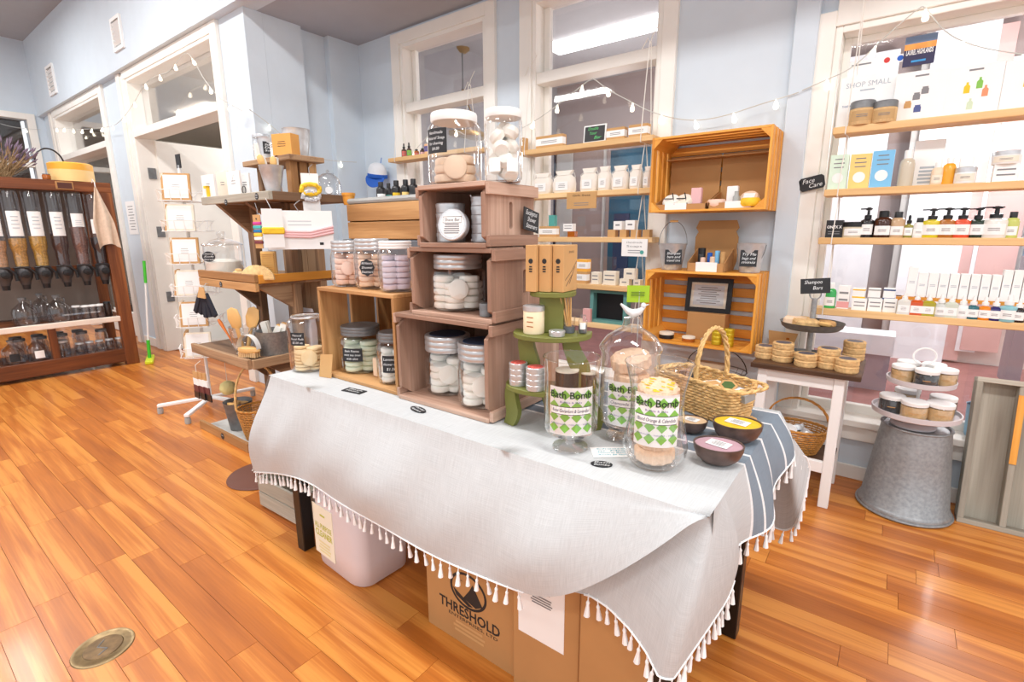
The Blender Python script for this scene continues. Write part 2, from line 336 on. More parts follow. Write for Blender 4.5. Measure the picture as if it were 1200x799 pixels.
for k, (x0, x1) in enumerate(D):
    w = thing('door_%d' % (k+1), None, None, ((x0+x1)/2, YD, 0)); S(w)
    def T(n, *a, m='trim', bv=0.004):
        q = MB().box(*a).build(n, m, w, smooth=0, bevel=bv); q.matrix_parent_inverse = Matrix.Translation(-w.location); return q
    ll = 0.24
    T('door_casing', x0-ll, YD-0.03, 0, x0-ll*0.6, YD+0.02, 2.88); T('door_casing', x0-ll*0.6, YD-0.018, 0, x0-ll*0.25, YD+0.02, 2.86); T('door_casing', x0-ll*0.25, YD-0.03, 0, x0, YD+0.02, 2.8)
    T('door_casing', x1, YD-0.03, 0, x1+0.1, YD+0.02, 2.88); T('door_casing', x0-ll*0.25, YD-0.03, 2.8, x1, YD+0.02, 2.88)
    T('door_jamb', x0, YD-0.024, 0, x0+0.03, YD+0.16, 2.8); T('door_jamb', x1-0.03, YD-0.024, 0, x1, YD+0.16, 2.8); T('door_jamb', x0+0.03, YD-0.024, 2.77, x1-0.03, YD+0.16, 2.8)
    T('transom_bar', x0+0.03, YD-0.03, 2.245, x1-0.03, YD+0.16, 2.315); T('pane', x0+0.03, YD+0.1, 2.315, x1-0.03, YD+0.106, 2.77, m=GLW, bv=0)
    if k == 1:
        # door leaf swung open into the back room, on two visible hinges
        T('door_leaf', x0+0.03, YD+0.14, 0.01, x0+0.075, YD+1.0, 2.235)
        for hz in (0.55, 1.25, 1.85): T('hinge', x0+0.03, YD+0.05, hz, x0+0.045, YD+0.12, hz+0.11, m='darkzinc', bv=0)
    else:
        T('pane', x0+0.03, YD+0.1, 0.3, x1-0.03, YD+0.106, 2.245, m=GLW, bv=0); T('rail', x0+0.03, YD+0.08, 0.0, x1-0.03, YD+0.12, 0.3)
w = thing('door_3', None, None, (XF, 1.0, 0)); S(w)
def T(n, *a, m='trim', bv=0.004):
    q = MB().box(*a).build(n, m, w, smooth=0, bevel=bv); q.matrix_parent_inverse = Matrix.Translation(-w.location); return q
T('door_casing', XF-0.02, 1.86, 0, XF+0.03, 1.95, 2.9); T('door_casing', XF-0.02, 0.02, 2.82, XF+0.03, 1.86, 2.9); T('door_casing', XF-0.02, 0.0, 0, XF+0.03, 0.1, 2.82)
T('pane', XF-0.1, 0.1, 0, XF-0.09, 1.86, 2.82, m=GLW, bv=0); T('transom_bar', XF-0.12, 0.1, 2.2, XF, 1.86, 2.27)
# two white louvred vents high on the soffit wall
for k, (x0, x1, z0, z1, lab) in enumerate(((-6.36, -6.1, 3.02, 3.31, 'square white louvred wall vent above the open doorway'), (-8.86, -8.55, 3.0, 3.34, 'square white louvred wall vent near the far wall corner'))):
    v = thing('wall_vent', lab, 'vent', ((x0+x1)/2, YD-0.07, z0)); hw, hh = (x1-x0)/2, z1-z0
    MB().box(-hw, -0.02, 0, -hw+0.03, 0, hh).box(hw-0.03, -0.02, 0, hw, 0, hh).box(-hw+0.03, -0.02, 0, hw-0.03, 0, 0.03).box(-hw+0.03, -0.02, hh-0.03, hw-0.03, 0, hh).build('frame', 'white', v, smooth=0)
    MB().box(-hw+0.03, -0.004, 0.03, hw-0.03, 0, hh-0.03).build('backing', 'grey', v, smooth=0)
    for i in range(5): z = 0.05+i*(hh-0.09)/5; MB().bar((-hw+0.03, -0.012, z+0.02), (hw-0.03, -0.012, z+0.02), 0.03, 0.006, up=(0, 0.7, 0.7)).build('slat', 'white', v, smooth=0)
# back room seen through the doorways
bw = mat('back_room_paint', (214, 204, 192), 0.8, var=0.03)
S(MB().box(XF-1.5, 5.2, 0, XS-0.25, 5.3, 3.1).build('wall_back_room', bw, smooth=0))
S(MB().box(XF-1.5, YD+0.14, 3.0, XS-0.25, 5.3, 3.06).build('ceiling_back_room', bw, smooth=0))
S(MB().box(XF-1.5, YD+0.14, -0.06, XS-0.25, 5.3, 0.004).build('floor_back_room', mat('grey_carpet', (120, 112, 106), 0.9), smooth=0))
S(MB().box(XF-1.6, YD+0.14, 0, XF-1.5, 5.3, 3.06).build('wall_back_room', bw, smooth=0))
S(MB().box(-6.9, 5.12, 0, -6.0, 5.2, 2.2).build('door_4', mat('brown_grey_door', (128, 118, 112), 0.6), smooth=0))
S(MB().box(-5.6, 5.15, 1.0, -4.7, 5.2, 2.2).build('window_4', mat('dim_blue_panel', (104, 116, 132), 0.4), smooth=0))
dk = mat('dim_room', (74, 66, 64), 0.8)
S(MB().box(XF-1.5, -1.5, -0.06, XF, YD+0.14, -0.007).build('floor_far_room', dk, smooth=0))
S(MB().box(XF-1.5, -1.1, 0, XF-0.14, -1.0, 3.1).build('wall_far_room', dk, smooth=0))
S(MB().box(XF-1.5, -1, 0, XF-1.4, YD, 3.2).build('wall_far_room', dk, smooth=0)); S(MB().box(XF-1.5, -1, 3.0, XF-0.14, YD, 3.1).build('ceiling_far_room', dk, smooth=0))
tag(MB().box(-8.6, 3.3, 2.93, -7.6, 3.6, 2.99).build('reflection_panel', mat('reflection_glow', (255, 252, 245), emit=6)), 'glowing rectangular panel added as a ceiling light reflection behind the glazed doorway', 'ceiling lamp')  # panel added behind the glass, glowing in place of a reflected ceiling light
# ---- the hall behind the windows
hp = mat('hall_rose_brick', (158, 108, 104), 0.7, var=0.12, vscale=9)
S(MB().box(XS-0.2, 3.18, -0.06, 7, 9, 0.0).build('floor_hall', hp, smooth=0))
S(MB().box(XS-0.2, 3.18, 3.3, 7, 9, 3.36).build('ceiling_hall', mat('hall_ceiling', (182, 180, 182), 0.85, var=0.03), smooth=0))
S(MB().box(XS-0.3, 3.18, 0, XS-0.2, 9, 3.36).build('wall_hall_side', mat('hall_grey', (150, 146, 148), 0.8), smooth=0))
hw = mat('hall_mauve', (158, 140, 136), 0.75, var=0.05); YH = 6.6
S(MB().box(XS-0.2, YH, 0, 7, YH+0.1, 3.36).build('wall_hall_back', hw, smooth=0))
def hallpx(name, px0, py0, px1, py1, m, y=YH-0.02, t=0.04, y2=None):
    a, c = Yp(px0, py1, y), Yp(px1, py0, y)
    return S(MB().box(a.x, y-t, max(0, a.z), c.x, y, min(3.3, c.z)).build(name, m, smooth=0))
navy = mat('dark_blue_glass', (44, 58, 88), 0.15, var=0.2, vscale=2); tealg = mat('teal_glass', (36, 84, 108), 0.15, var=0.3, vscale=3)
greyc = mat('hall_grey_column', (188, 184, 180), 0.7); pinkc = mat('hall_pink_column', (214, 172, 166), 0.7); wht = mat('hall_white', (245, 246, 250), 0.6)
hallpx('window_5', 628, 182, 651, 420, navy); hallpx('trim_1', 651, 178, 672, 420, greyc); hallpx('window_6', 712, 168, 800, 330, tealg); hallpx('trim_2', 702, 165, 712, 430, greyc, t=0.07)
hallpx('window_7', 716, 250, 740, 420, navy, t=0.08); hallpx('door_5', 470, 150, 560, 420, navy); 
hallpx('wall_hall_bay', 950, 60, 1056, 425, wht, t=0.1); hallpx('wall_hall_light', 1030, 20, 1500, 425, mat('hall_blush', (226, 214, 208), 0.7), t=0.03); hallpx('trim_3', 1050, 40, 1086, 430, greyc, t=0.16); hallpx('trim_4', 1087, 40, 1096, 430, wht, t=0.2); hallpx('trim_5', 1100, 40, 1112, 430, wht, t=0.18)
hallpx('wall_hall_pink', 1120, 40, 1135, 420, pinkc, t=0.12); hallpx('trim_6', 1140, 150, 1165, 410, wht, t=0.14); hallpx('trim_7', 1166, 100, 1180, 410, pinkc, t=0.16); hallpx('window_8', 1182, 250, 1230, 370, mat('sky_glass', (170, 205, 235), 0.2), t=0.2)
hallpx('wall_hall_low', 940, 398, 1046, 600, mat('hall_violet', (168, 152, 160), 0.7), y=5.2, t=0.25); hallpx('trim_9', 938, 388, 1050, 398, wht, y=5.2, t=0.3); hallpx('trim_8', 1168, 300, 1215, 440, mat('hall_violet', (168, 152, 160), 0.7), y=5.0, t=0.3)
S(MB().prism([(-0.9, 3.2), (-0.9, 3.9), (0.35, 3.2)], 0.0, 0.12).build('ramp_hall', mat('hall_concrete', (206, 202, 200), 0.7), smooth=0))
for k, (lx, ly) in enumerate(((-2.6, 5.2), (0.6, 5.4), (3.4, 5.4))):
    tag(MB().box(lx-0.75, ly-0.14, 3.255, lx+0.75, ly+0.14, 3.302).build('strip_lamp', mat('strip_lamp_glow', (255, 255, 255), emit=5)), 'long white fluorescent strip lamp on the hall ceiling behind the windows', 'ceiling lamp', 'strip lamps on the hall ceiling')
for lx, ly in ((-7.6, 0.5), (-5.0, 0.5), (-2.4, 0.5), (0.4, 0.5), (3.0, 0.5), (-5.0, -2.4), (-1.0, -2.4), (3.0, -2.4)):
    tag(MB().box(lx-0.62, ly-0.17, 3.755, lx+0.62, ly+0.17, ZH).build('panel_lamp', 'white', smooth=0), 'white strip lamp housing on the high shop ceiling', 'ceiling lamp', 'lamps on the high shop ceiling')
# brass pendant seen through the first window
p = Yp(541, 36, 4.6); c = thing('pendant_lamp', 'brass rod pendant lamp hanging from the hall ceiling behind the first window', 'pendant lamp', (p.x, 4.6, 3.3))
MB().lathe([(0.0, -0.05), (0.04, -0.05), (0.085, -0.02), (0.085, 0.0)], 20).build('canopy', mat('brass', (186, 148, 84), 0.3, 0.8), c)
MB().tube([(0, 0, -0.04), (0, 0, -0.44)], 0.008).build('rod', 'darkzinc', c); MB().lathe([(0, -0.52), (0.03, -0.5), (0.035, -0.47), (0.02, -0.43), (0, -0.43)], 14).build('knuckle', MATS['brass'], c)
for a in range(3): t = a*2.09+0.4; MB().tube([(0, 0, -0.48), (0.22*math.cos(t), 0.22*math.sin(t), -0.92)], 0.007).build('arm', MATS['brass'], c)
MB().lathe([(0.24, -0.95), (0.25, -0.93), (0.25, -0.9), (0.24, -0.9)], 24).build('ring', MATS['brass'], c)
# ================================================================== LARGE FURNITURE
def local(o, root): o.matrix_parent_inverse = Matrix.Translation(-Vector(root.location)); return o
class Part:                       # parts given in world coordinates under an unrotated root
    def __init__(s, root): s.r = root
    def box(s, n, a, m, bevel=0.0, smooth=0): return local(MB().box(*a).build(n, m, s.r, smooth=smooth, bevel=bevel), s.r)
    def mb(s, n, b, m, smooth=40, bevel=0.0): return local(b.build(n, m, s.r, smooth=smooth, bevel=bevel), s.r)
def sub(o, parent):               # re-hang a part under another part, keeping its place
    o.parent = parent; return o

# ---- display table
TZ = 0.748
tb = thing('display_table', 'black legged display table under the fringed linen cloth', 'table', (-1.05, 1.27, 0)); P = Part(tb)
P.box('tabletop', (-1.84, 0.945, TZ-0.035, -0.272, 1.59, TZ-0.002), 'black', 0.003)
blk = mat('black_steel', (36, 32, 30), 0.35, 0.3)
for x, y in ((-1.84, 0.945), (-0.325, 0.95), (-1.84, 1.535), (-0.31, 1.52)): P.box('leg', (x, y, 0, x+0.05, y+0.05, TZ-0.035), blk, 0.003)
P.box('apron', (-1.79, 0.955, TZ-0.10, -0.30, 0.975, TZ-0.035), blk); P.box('apron', (-1.79, 1.555, TZ-0.10, -0.30, 1.575, TZ-0.035), blk)

# ---- linen cloth
def linen():
    m = bpy.data.materials.new('striped_linen'); m.use_nodes = True; nt = m.node_tree; b = nt.nodes['Principled BSDF']; b.inputs['Roughness'].default_value = 0.9
    b.inputs['Specular IOR Level'].default_value = 0.15
    tc = nt.nodes.new('ShaderNodeTexCoord'); sp = nt.nodes.new('ShaderNodeSeparateXYZ'); nt.links.new(tc.outputs['UV'], sp.inputs[0])
    r = nt.nodes.new('ShaderNodeValToRGB'); r.color_ramp.interpolation = 'CONSTANT'; e = r.color_ramp.elements
    nat = s2l((204, 208, 210)); blu = s2l((136, 149, 162)); wh = s2l((240, 242, 244))
    stops = [(0.0, nat), (0.522, wh), (0.53, blu), (0.565, wh), (0.572, blu), (0.66, wh), (0.668, blu), (0.76, wh), (0.768, blu), (0.84, wh), (0.848, nat)]
    e[0].position = 0; e[0].color = (*nat, 1); e[1].position = stops[1][0]; e[1].color = (*stops[1][1], 1)
    for p, c in stops[2:]: x = e.new(p); x.color = (*c, 1)
    nt.links.new(sp.outputs[1], r.inputs[0])
    def thread(sx, sy):
        mp = nt.nodes.new('ShaderNodeMapping'); mp.inputs['Scale'].default_value = (sx, sy, 1); nt.links.new(tc.outputs['UV'], mp.inputs[0])
        n = nt.nodes.new('ShaderNodeTexNoise'); n.inputs['Scale'].default_value = 1; n.inputs['Detail'].default_value = 3; nt.links.new(mp.outputs[0], n.inputs['Vector']); return n
    a, c = thread(22, 900), thread(900, 22)
    ad = nt.nodes.new('ShaderNodeMath'); nt.links.new(a.outputs['Fac'], ad.inputs[0]); nt.links.new(c.outputs['Fac'], ad.inputs[1])
    rr = nt.nodes.new('ShaderNodeMapRange'); rr.inputs[1].default_value = 0.75; rr.inputs[2].default_value = 1.25; rr.inputs[3].default_value = 0.88; rr.inputs[4].default_value = 1.04; nt.links.new(ad.outputs[0], rr.inputs[0])
    mx = nt.nodes.new('ShaderNodeMix'); mx.data_type = 'RGBA'; mx.blend_type = 'MULTIPLY'; mx.inputs[0].default_value = 1
    nt.links.new(r.outputs[0], mx.inputs[6]); nt.links.new(rr.outputs[0], mx.inputs[7]); nt.links.new(mx.outputs[2], b.inputs['Base Color'])
    bp = nt.nodes.new('ShaderNodeBump'); bp.inputs['Strength'].default_value = 0.25; bp.inputs['Distance'].default_value = 0.002; nt.links.new(ad.outputs[0], bp.inputs['Height']); nt.links.new(bp.outputs[0], b.inputs['Normal'])
    MATS['linen'] = m; return m
linen()
def V(*a): return Vector(a)
def poly(pts, t):                 # arc-length point on a polyline
    L = [0]
    for a, b in zip(pts, pts[1:]): L.append(L[-1]+(b-a).length)
    s = t*L[-1]
    for i in range(len(pts)-1):
        if s <= L[i+1] or i == len(pts)-2: 
            u = (s-L[i])/max(1e-9, L[i+1]-L[i]); return pts[i].lerp(pts[i+1], u)
def smoothpoly(pts, n=2):
    for _ in range(n):
        q = [pts[0]]
        for a, b in zip(pts, pts[1:]): q += [a.lerp(b, 0.25), a.lerp(b, 0.75)]
        q.append(pts[-1]); pts = q
    return pts
CZ = 0.751
xl, xr, yf, yb = -1.862, -0.222, 0.912, 1.628
verts, faces, uvs = [], [], []
def grid(fn, nu, nv):
    base = len(verts)
    for j in range(nv+1):
        for i in range(nu+1):
            p, uv = fn(i/nu, j/nv); verts.append(tuple(p)); uvs.append(uv)
    for j in range(nv):
        for i in range(nu): a = base+j*(nu+1)+i; faces.append((a, a+1, a+nu+2, a+nu+1))
def uv0(p, extra=0.0): return ((p[0]+2.2)/2.2, (p[1]-0.5)/1.3)
grid(lambda u, v: ((lambda p: (p, uv0(p)))(V(xl+(xr-xl)*u, yf+(yb-yf)*v, CZ))), 30, 14)
# front drop: from the edge to the hem, hem turning up under a fold towards the right corner
FH = [(298, 553, 0.88), (332, 555, 0.875), (364, 565, 0.865), (400, 591, 0.858), (450, 618, 0.852), (500, 648, 0.85), (550, 670, 0.848), (600, 690, 0.845), (630, 700, 0.845), (655, 699, 0.845), (684, 691, 0.848), (732, 667, 0.86), (780, 636, 0.875), (811, 612, 0.892)]
fh = smoothpoly([Yp(*q) for q in FH]+[V(xr, yf, CZ)], 2)
def front(u, v):
    h = poly(fh, u); top = V(min(xr, max(xl, h.x if h.x > xl+0.25 else xl+(h.x+2.03)/(xl+0.25+2.03)*0.25)), yf, CZ)
    p = top.lerp(h, v)
    w = math.sin(v*math.pi*0.5)
    bul = -(0.016*(1+math.sin(u*17+0.6))+0.010*(1+math.sin(u*41+v*3)))*w*max(0.0, min(1.0, (0.9-u)/0.2))
    p.y += (bul-0.012*max(0.0, min(1.0, (0.95-u)/0.2)))*math.sin(v*math.pi)
    p.z += -0.006*math.sin(min(1, v*6)*math.pi)*0.5
    return p, ((p.x+2.2)/2.2, max(0, 0.31-v*0.28))
grid(front, 90, 22)
# left drop
lh = [Yp(298, 553, 0.88), V(-2.03, 0.98, 0.42), V(-2.0, 1.15, 0.46), V(-1.97, 1.4, 0.47), V(-1.95, 1.6, 0.46)]
lh = smoothpoly(lh, 2)
def left(u, v):
    top = V(xl, yf+(yb-yf)*u, CZ); p = top.lerp(poly(lh, u), v); p.x += -0.03*math.sin(v*math.pi*0.8)+0.015*math.sin(u*14)*v
    return p, ((xl+2.2-v*0.3)/2.2, uv0(top)[1])
grid(left, 24, 12)
# hanging corner flap under the front right corner (folds out from behind the front drop)
fc = smoothpoly([V(-0.52, 0.90, 0.455), V(-0.44, 0.90, 0.475), V(-0.335, 0.89, 0.43), V(-0.268, 0.868, 0.362), V(-0.235, 0.93, 0.432), V(-0.22, 1.02, 0.45), V(-0.212, 1.10, 0.455), V(-0.212, 1.15, 0.47)], 1)
def flap(u, v):
    top = V(xr-0.05*(1-u)**3, yf+0.014*(1-u)**3, CZ-0.003).lerp(V(xr, yf+0.10, CZ), u); h = poly(fc, u)
    p = top.lerp(h, v); k = math.sin(v*math.pi)
    mid = 1-abs(u-0.55)/0.55
    p.x += 0.03*k*max(0, u-0.3); p.y += -0.035*k*max(0, mid)
    return p, ((p.x+2.2+0.2*u)/2.2, 0.30-0.28*v+0.15*max(0, u-0.6))
grid(flap, 40, 18)
# right drop, short, with the stripes running over it
rh = smoothpoly([V(-0.222, 0.95, 0.64), V(-0.218, 1.10, 0.575), V(-0.19, 1.30, 0.555), V(-0.195, 1.42, 0.59), V(-0.195, 1.55, 0.64), V(-0.19, 1.65, 0.63)], 2)
def right(u, v):
    top = V(xr, yf+0.03+(yb-yf-0.03)*u, CZ); p = top.lerp(poly(rh, u), v); p.x += (0.02*math.sin(v*math.pi*0.7)+0.012*math.sin(u*16)*v)*min(1, u*3)
    return p, ((xr+2.2+v*0.2)/2.2, uv0(top)[1])
grid(right, 40, 10)
# back drop and hanging back right corner
bh = smoothpoly([V(-1.95, 1.66, 0.46), V(-1.2, 1.67, 0.45), V(-0.5, 1.67, 0.45), V(-0.32, 1.67, 0.42)], 1)
def back(u, v):
    top = V(xl+(xr-xl)*u, yb, CZ); p = top.lerp(poly(bh, u), v); p.y += 0.02*math.sin(u*30)*v; return p, (uv0(p)[0], 0.9)
grid(back, 40, 6)
ff = [V(-0.19, 1.64, 0.63), V(-0.13, 1.67, 0.60), V(-0.135, 1.69, 0.45), V(-0.16, 1.70, 0.33), V(-0.225, 1.70, 0.315), V(-0.29, 1.69, 0.36)]
ff = smoothpoly(ff, 1)
def flap2(u, v):
    top = V(xr, yb-0.05*(1-u), CZ); p = top.lerp(poly(ff, u), v); p.y += 0.02*math.sin(u*9)*v; return p, (uv0(p)[0], 0.88+v*0.1)
grid(flap2, 24, 12)
me = bpy.data.meshes.new('tablecloth'); me.from_pydata(verts, [], faces); uvl = me.uv_layers.new(name='UVMap')
for l in me.loops: uvl.data[l.index].uv = uvs[l.vertex_index]
me.shade_smooth()
bm = bmesh.new(); bm.from_mesh(me); bmesh.ops.remove_doubles(bm, verts=bm.verts, dist=0.0008); bmesh.ops.recalc_face_normals(bm, faces=bm.faces); bm.to_mesh(me); bm.free()
cl = tag(obj('tablecloth', me, MATS['linen']), 'pale linen cloth with blue grey stripes and white tassels over the display table', 'tablecloth')
tm = mat('tassel_cotton', (246, 246, 246), 0.9)
tas = MB().tube([(0, 0, 0.004), (0, 0, -0.012)], 0.0016, 5).lathe([(0.0022, -0.012), (0.0042, -0.016), (0.0032, -0.021), (0.0052, -0.034), (0.0068, -0.047), (0.0, -0.047)], 7).build('tassel', tm)
tmesh = tas.data; bpy.data.objects.remove(tas)
def fringe(pts, n, a=0.0, bnd=1.0):
    hem = MB().tube([poly(pts, a+(bnd-a)*i/60) for i in range(61)], 0.0028, 5).build('hem', tm, cl)
    for i in range(n):
        p = poly(pts, a+(bnd-a)*(i+0.5)/n); o = obj('tassel', tmesh, None, cl, p, (random.uniform(-0.12, 0.12), random.uniform(-0.12, 0.12), random.uniform(0, 6))); s = random.uniform(0.9, 1.12); o.scale = (s, s, s)
fsub = [front(u/120, 1.0)[0] for u in range(0, 89)]; fringe(fsub, 42)
fringe([flap(u/40, 1.0)[0] for u in range(3, 41)], 23)
fringe([right(u/34, 1.0)[0] for u in range(0, 35)], 19)
fringe([left(u/24, 1.0)[0] for u in range(0, 9)], 7)
fringe([flap2(u/24, 1.0)[0] for u in range(0, 25)], 14)

# ---- wooden display tower of stacked shelves on the left
tw = thing('display_tower', 'tall reclaimed wood display tower with bracketed shelves on every side', 'display stand', (-3.2, 1.65, 0)); P = Part(tw)
P.box('base_tray', (-3.58, 1.29, 0.0, -2.96, 1.9, 0.022), mat('pale_grey_board', (196, 196, 192), 0.7, var=0.1, vscale=14))
P.box('tray_board', (-3.60, 1.268, 0.0, -2.94, 1.29, 0.058), wnat(0), 0.002); P.box('tray_board', (-2.96, 1.29, 0.0, -2.94, 1.9, 0.058), wnat(1), 0.002)
for x, y in ((-3.33, 1.60), (-2.98, 1.64), (-3.33, 1.82), (-2.98, 1.82)): P.box('post', (x, y, 0.022, x+0.075, y+0.045, 1.46), wbarn(2), 0.003)
for i in range(4): P.box('back_board', (-3.25+i*0.068, 1.87, 0.05, -3.188+i*0.068, 1.885, 1.455), wbarn(2))
P.box('shelf', (-3.64, 1.325, 0.528, -2.89, 1.95, 0.565), wbarn(0), 0.002); P.box('shelf_edge', (-3.65, 1.30, 0.515, -2.885, 1.325, 0.575), wbarn(0), 0.003); P.box('shelf_edge', (-2.89, 1.325, 0.515, -2.865, 1.95, 0.57), wbarn(1), 0.003)
P.box('shelf', (-3.60, 1.415, 0.985, -2.90, 1.95, 1.015), wbarn(0), 0.002)
P.box('shelf_edge', (-3.62, 1.39, 0.955, -2.88, 1.415, 1.003), wnat(0), 0.003); P.box('shelf_edge', (-3.62, 1.39, 1.006, -2.88, 1.415, 1.053), wnat(0), 0.003)
P.box('shelf_edge', (-2.90, 1.415, 1.0, -2.88, 1.95, 1.05), worg(1), 0.003)
P.box('shelf', (-3.44, 1.425, 1.462, -2.675, 1.93, 1.492), wbarn(0), 0.002); P.box('shelf_edge', (-3.455, 1.40, 1.455, -2.65, 1.425, 1.50), wgrey(0), 0.003); P.box('shelf_edge', (-2.675, 1.425, 1.455, -2.65, 1.93, 1.50), wbarn(1), 0.003)
P.box('small_shelf', (-3.30, 1.60, 1.685, -2.76, 1.82, 1.715), wbarn(0), 0.003)
for x, y, c in ((-2.86, 1.63, wnat), (-2.86, 1.69, wnat), (-2.86, 1.75, wnat), (-3.25, 1.66, wbarn), (-3.25, 1.74, wbarn)): P.box('small_post', (x, y, 1.492, x+0.05, y+0.045, 1.685), c(2), 0.002)
def bracket(x0, x1, ya, yb_, zt, drop, axis):
    if axis == 'x': return MB().prism([(ya, zt), (yb_, zt), (yb_, zt-drop)], x0, x1, 'x')
    return MB().prism([(ya, zt), (yb_, zt), (yb_, zt-drop)], x0, x1, 'y')
for zt in (1.455, 0.985, 0.515):
    P.mb('bracket', bracket(-3.32, -3.28, 1.42, 1.60, zt, 0.17, 'x'), wbarn(1), 0); P.mb('bracket', bracket(1.66, 1.70, -2.68 if zt > 1.2 else -2.90, -2.98 if zt > 1.2 else -2.99, zt, 0.15, 'y'), wbarn(0), 0)
    P.mb('bracket', bracket(-2.975, -2.935, 1.42, 1.64, zt, 0.15, 'x'), wbarn(1), 0); P.mb('bracket', bracket(1.62, 1.66, -3.42 if zt > 1.2 else -3.6, -3.33, zt, 0.15, 'y'), wbarn(0), 0)

# ---- bulk dispenser rack on the left
XR = -6.03
rk = thing('dispenser_rack', 'dark stained wooden rack of bulk dispensers with a pale shelf edge', 'rack', (-6.3, 0.9, 0)); P = Part(rk)
y0, y1 = 0.25, 1.665
P.box('top_beam', (XR-0.06, y0, 1.665, XR, y1, 1.755), wrack(1), 0.004); P.box('top_board', (XR-0.55, y0, 1.725, XR-0.06, y1, 1.75), wrack(1), 0.003)
P.box('bottom_beam', (XR-0.05, y0, 0.035, XR, y1, 0.165), wrack(1), 0.004)
for yy in (y0, y1-0.11): P.box('post', (XR-0.062, yy, 0.0, XR+0.004, yy+0.11, 1.665), wrack(2), 0.004); P.box('post', (XR-0.6, yy, 0, XR-0.54, yy+0.09, 1.725), wrack(2), 0.004)
P.box('shelf', (XR-0.55, y0, 0.46, XR-0.02, y1-0.02, 0.485), wrack(1)); P.box('shelf_edge', (XR-0.018, y0, 0.445, XR+0.012, y1-0.1, 0.497), mat('cream_strip', (240, 226, 212), 0.5), 0.006)
P.box('shelf', (XR-0.55, y0, 0.135, XR-0.05, y1-0.02, 0.155), wrack(1)); P.box('divider', (XR-0.05, 1.02, 0.165, XR-0.005, 1.075, 0.445), wrack(2), 0.003)
P.box('dispenser_rail', (XR-0.32, y0, 0.93, XR-0.28, y1-0.02, 0.99), wrack(1)); P.box('back_panel', (XR-0.57, y0, 0.5, XR-0.55, y1, 1.72), mat('shadow_board', (138, 124, 114), 0.8))
for yy in (0.5, 1.3):
    c = P.mb('castor', MB().lathe([(0.0, 0.0), (0.02, 0.0), (0.02, 0.03), (0.0, 0.03)], 14, (XR-0.05, yy, 0.004)), 'grey')
sg = P.box('name_plate', (XR, 1.26, 1.675, XR+0.012, 1.385, 1.745), wnat(1), 0.003); q = P.box('plate_face', (XR+0.012, 1.272, 1.685, XR+0.014, 1.373, 1.735), mat('dark_rust', (84, 44, 34), 0.6)); sub(q, sg)

# ---- wall crates of orange pine slats
def orange_crate(label, x0, x1, y0, y1, z0, z1):
    c = thing('slatted_crate', label, 'crate', ((x0+x1)/2, (y0+y1)/2, z0)); P = Part(c); t = 0.012; n = 4; g = (y1-y0)/n; w = g*0.72
    for i in range(n):
        ya = y0+i*g+(0 if i == 0 else g*0.14); yb_ = ya+w if i < n-1 else y1
        P.box('slat', (x0, ya, z0, x0+t, yb_, z1), worg(2), 0.0015); P.box('slat', (x1-t, ya, z0, x1, yb_, z1), worg(2), 0.0015)
        P.box('slat', (x0+t, ya, z1-t, x1-t, yb_, z1), worg(0), 0.0015); P.box('slat', (x0+t, ya, z0, x1-t, yb_, z0+t), worg(0), 0.0015)
    m = 5; h = (z1-z0-2*t)/m
    for i in range(m): P.box('back_slat', (x0+t, y1-t, z0+t+i*h+h*0.18, x1-t, y1-0.001, z0+t+(i+1)*h-h*0.18), worg(0), 0.0015)
    k = 0.045
    for sx, xx in ((1, x0+t), (-1, x1-t)):
        for sz, zz in ((1, z0+t), (-1, z1-t)):
            P.mb('corner_block', MB().prism([(xx, zz), (xx+sx*k, zz), (xx, zz+sz*k)], y0+0.002, y1-t, 'y'), worg(1), 0)
    return c
oc1 = orange_crate('orange pine slatted crate hung highest on the wall, lined with kraft boxes', -1.13, -0.535, 2.755, 3.035, 1.385, 1.775)
oc2 = orange_crate('orange pine slatted crate hung on the wall below the other, holding a framed notice', -1.13, -0.535, 2.755, 3.035, 0.66, 1.07)

# ---- hung window shelves, each with two rope loops
SHZ = {}
def wshelf_(key, label, x0, x1, z, zr=0, y0=2.90, y1=3.025, t=0.032):
    SHZ[key] = z; return tag(MB().box(x0, y0, z-t, x1, y1, z).build('hanging_shelf', wshelf(0), smooth=0, bevel=0.003), label, 'shelf')
def hangrope(label, x, zs, ztop, y0=2.90, y1=3.025):
    b = MB(); yc = (y0+y1)/2; zz = sorted(zs)
    for i, z in enumerate(zz):
        up = zz[i+1]-0.032 if i < len(zz)-1 else ztop
        b.tube([(x-0.004, y0-0.003, z-0.034), (x-0.004, y0-0.003, z+0.002), (x, yc-0.01, up)], 0.0026, 6); b.tube([(x+0.004, y1+0.003, z-0.034), (x+0.004, y1+0.003, z+0.002), (x, yc+0.01, up)], 0.0026, 6); b.tube([(x-0.004, y0-0.003, z-0.034), (x+0.004, y1+0.003, z-0.034)], 0.0026, 6)
    b.tube([(x, yc, ztop-0.01), (x+0.01, yc, ztop+0.03), (x+0.05, yc, ztop+0.08)], 0.0026, 6); b.tube([(x, yc, ztop-0.01), (x-0.015, yc, ztop+0.02), (x-0.05, yc, ztop-0.03)], 0.0026, 6)
    return tag(b.build('hanging_rope', 'rope'), label, 'rope')
wshelf_('11', 'single pine shelf hung by ropes in the narrow corner window', -3.49, -2.5, 1.89, 2.34)
wshelf_('21', 'topmost rope-hung pine shelf holding the small chalkboard and kraft boxes', -2.13, -1.185, 1.822, 2.34)
wshelf_('22', 'rope-hung pine shelf holding the row of white cotton bags', -2.13, -1.185, 1.533, 1.79)
wshelf_('23', 'rope-hung pine shelf with the white notice pinned to its edge', -2.13, -1.16, 1.25, 1.50)
wshelf_('24', 'rope-hung pine shelf of boxed soaps below the pinned white notice', -2.13, -1.17, 0.95, 1.22)
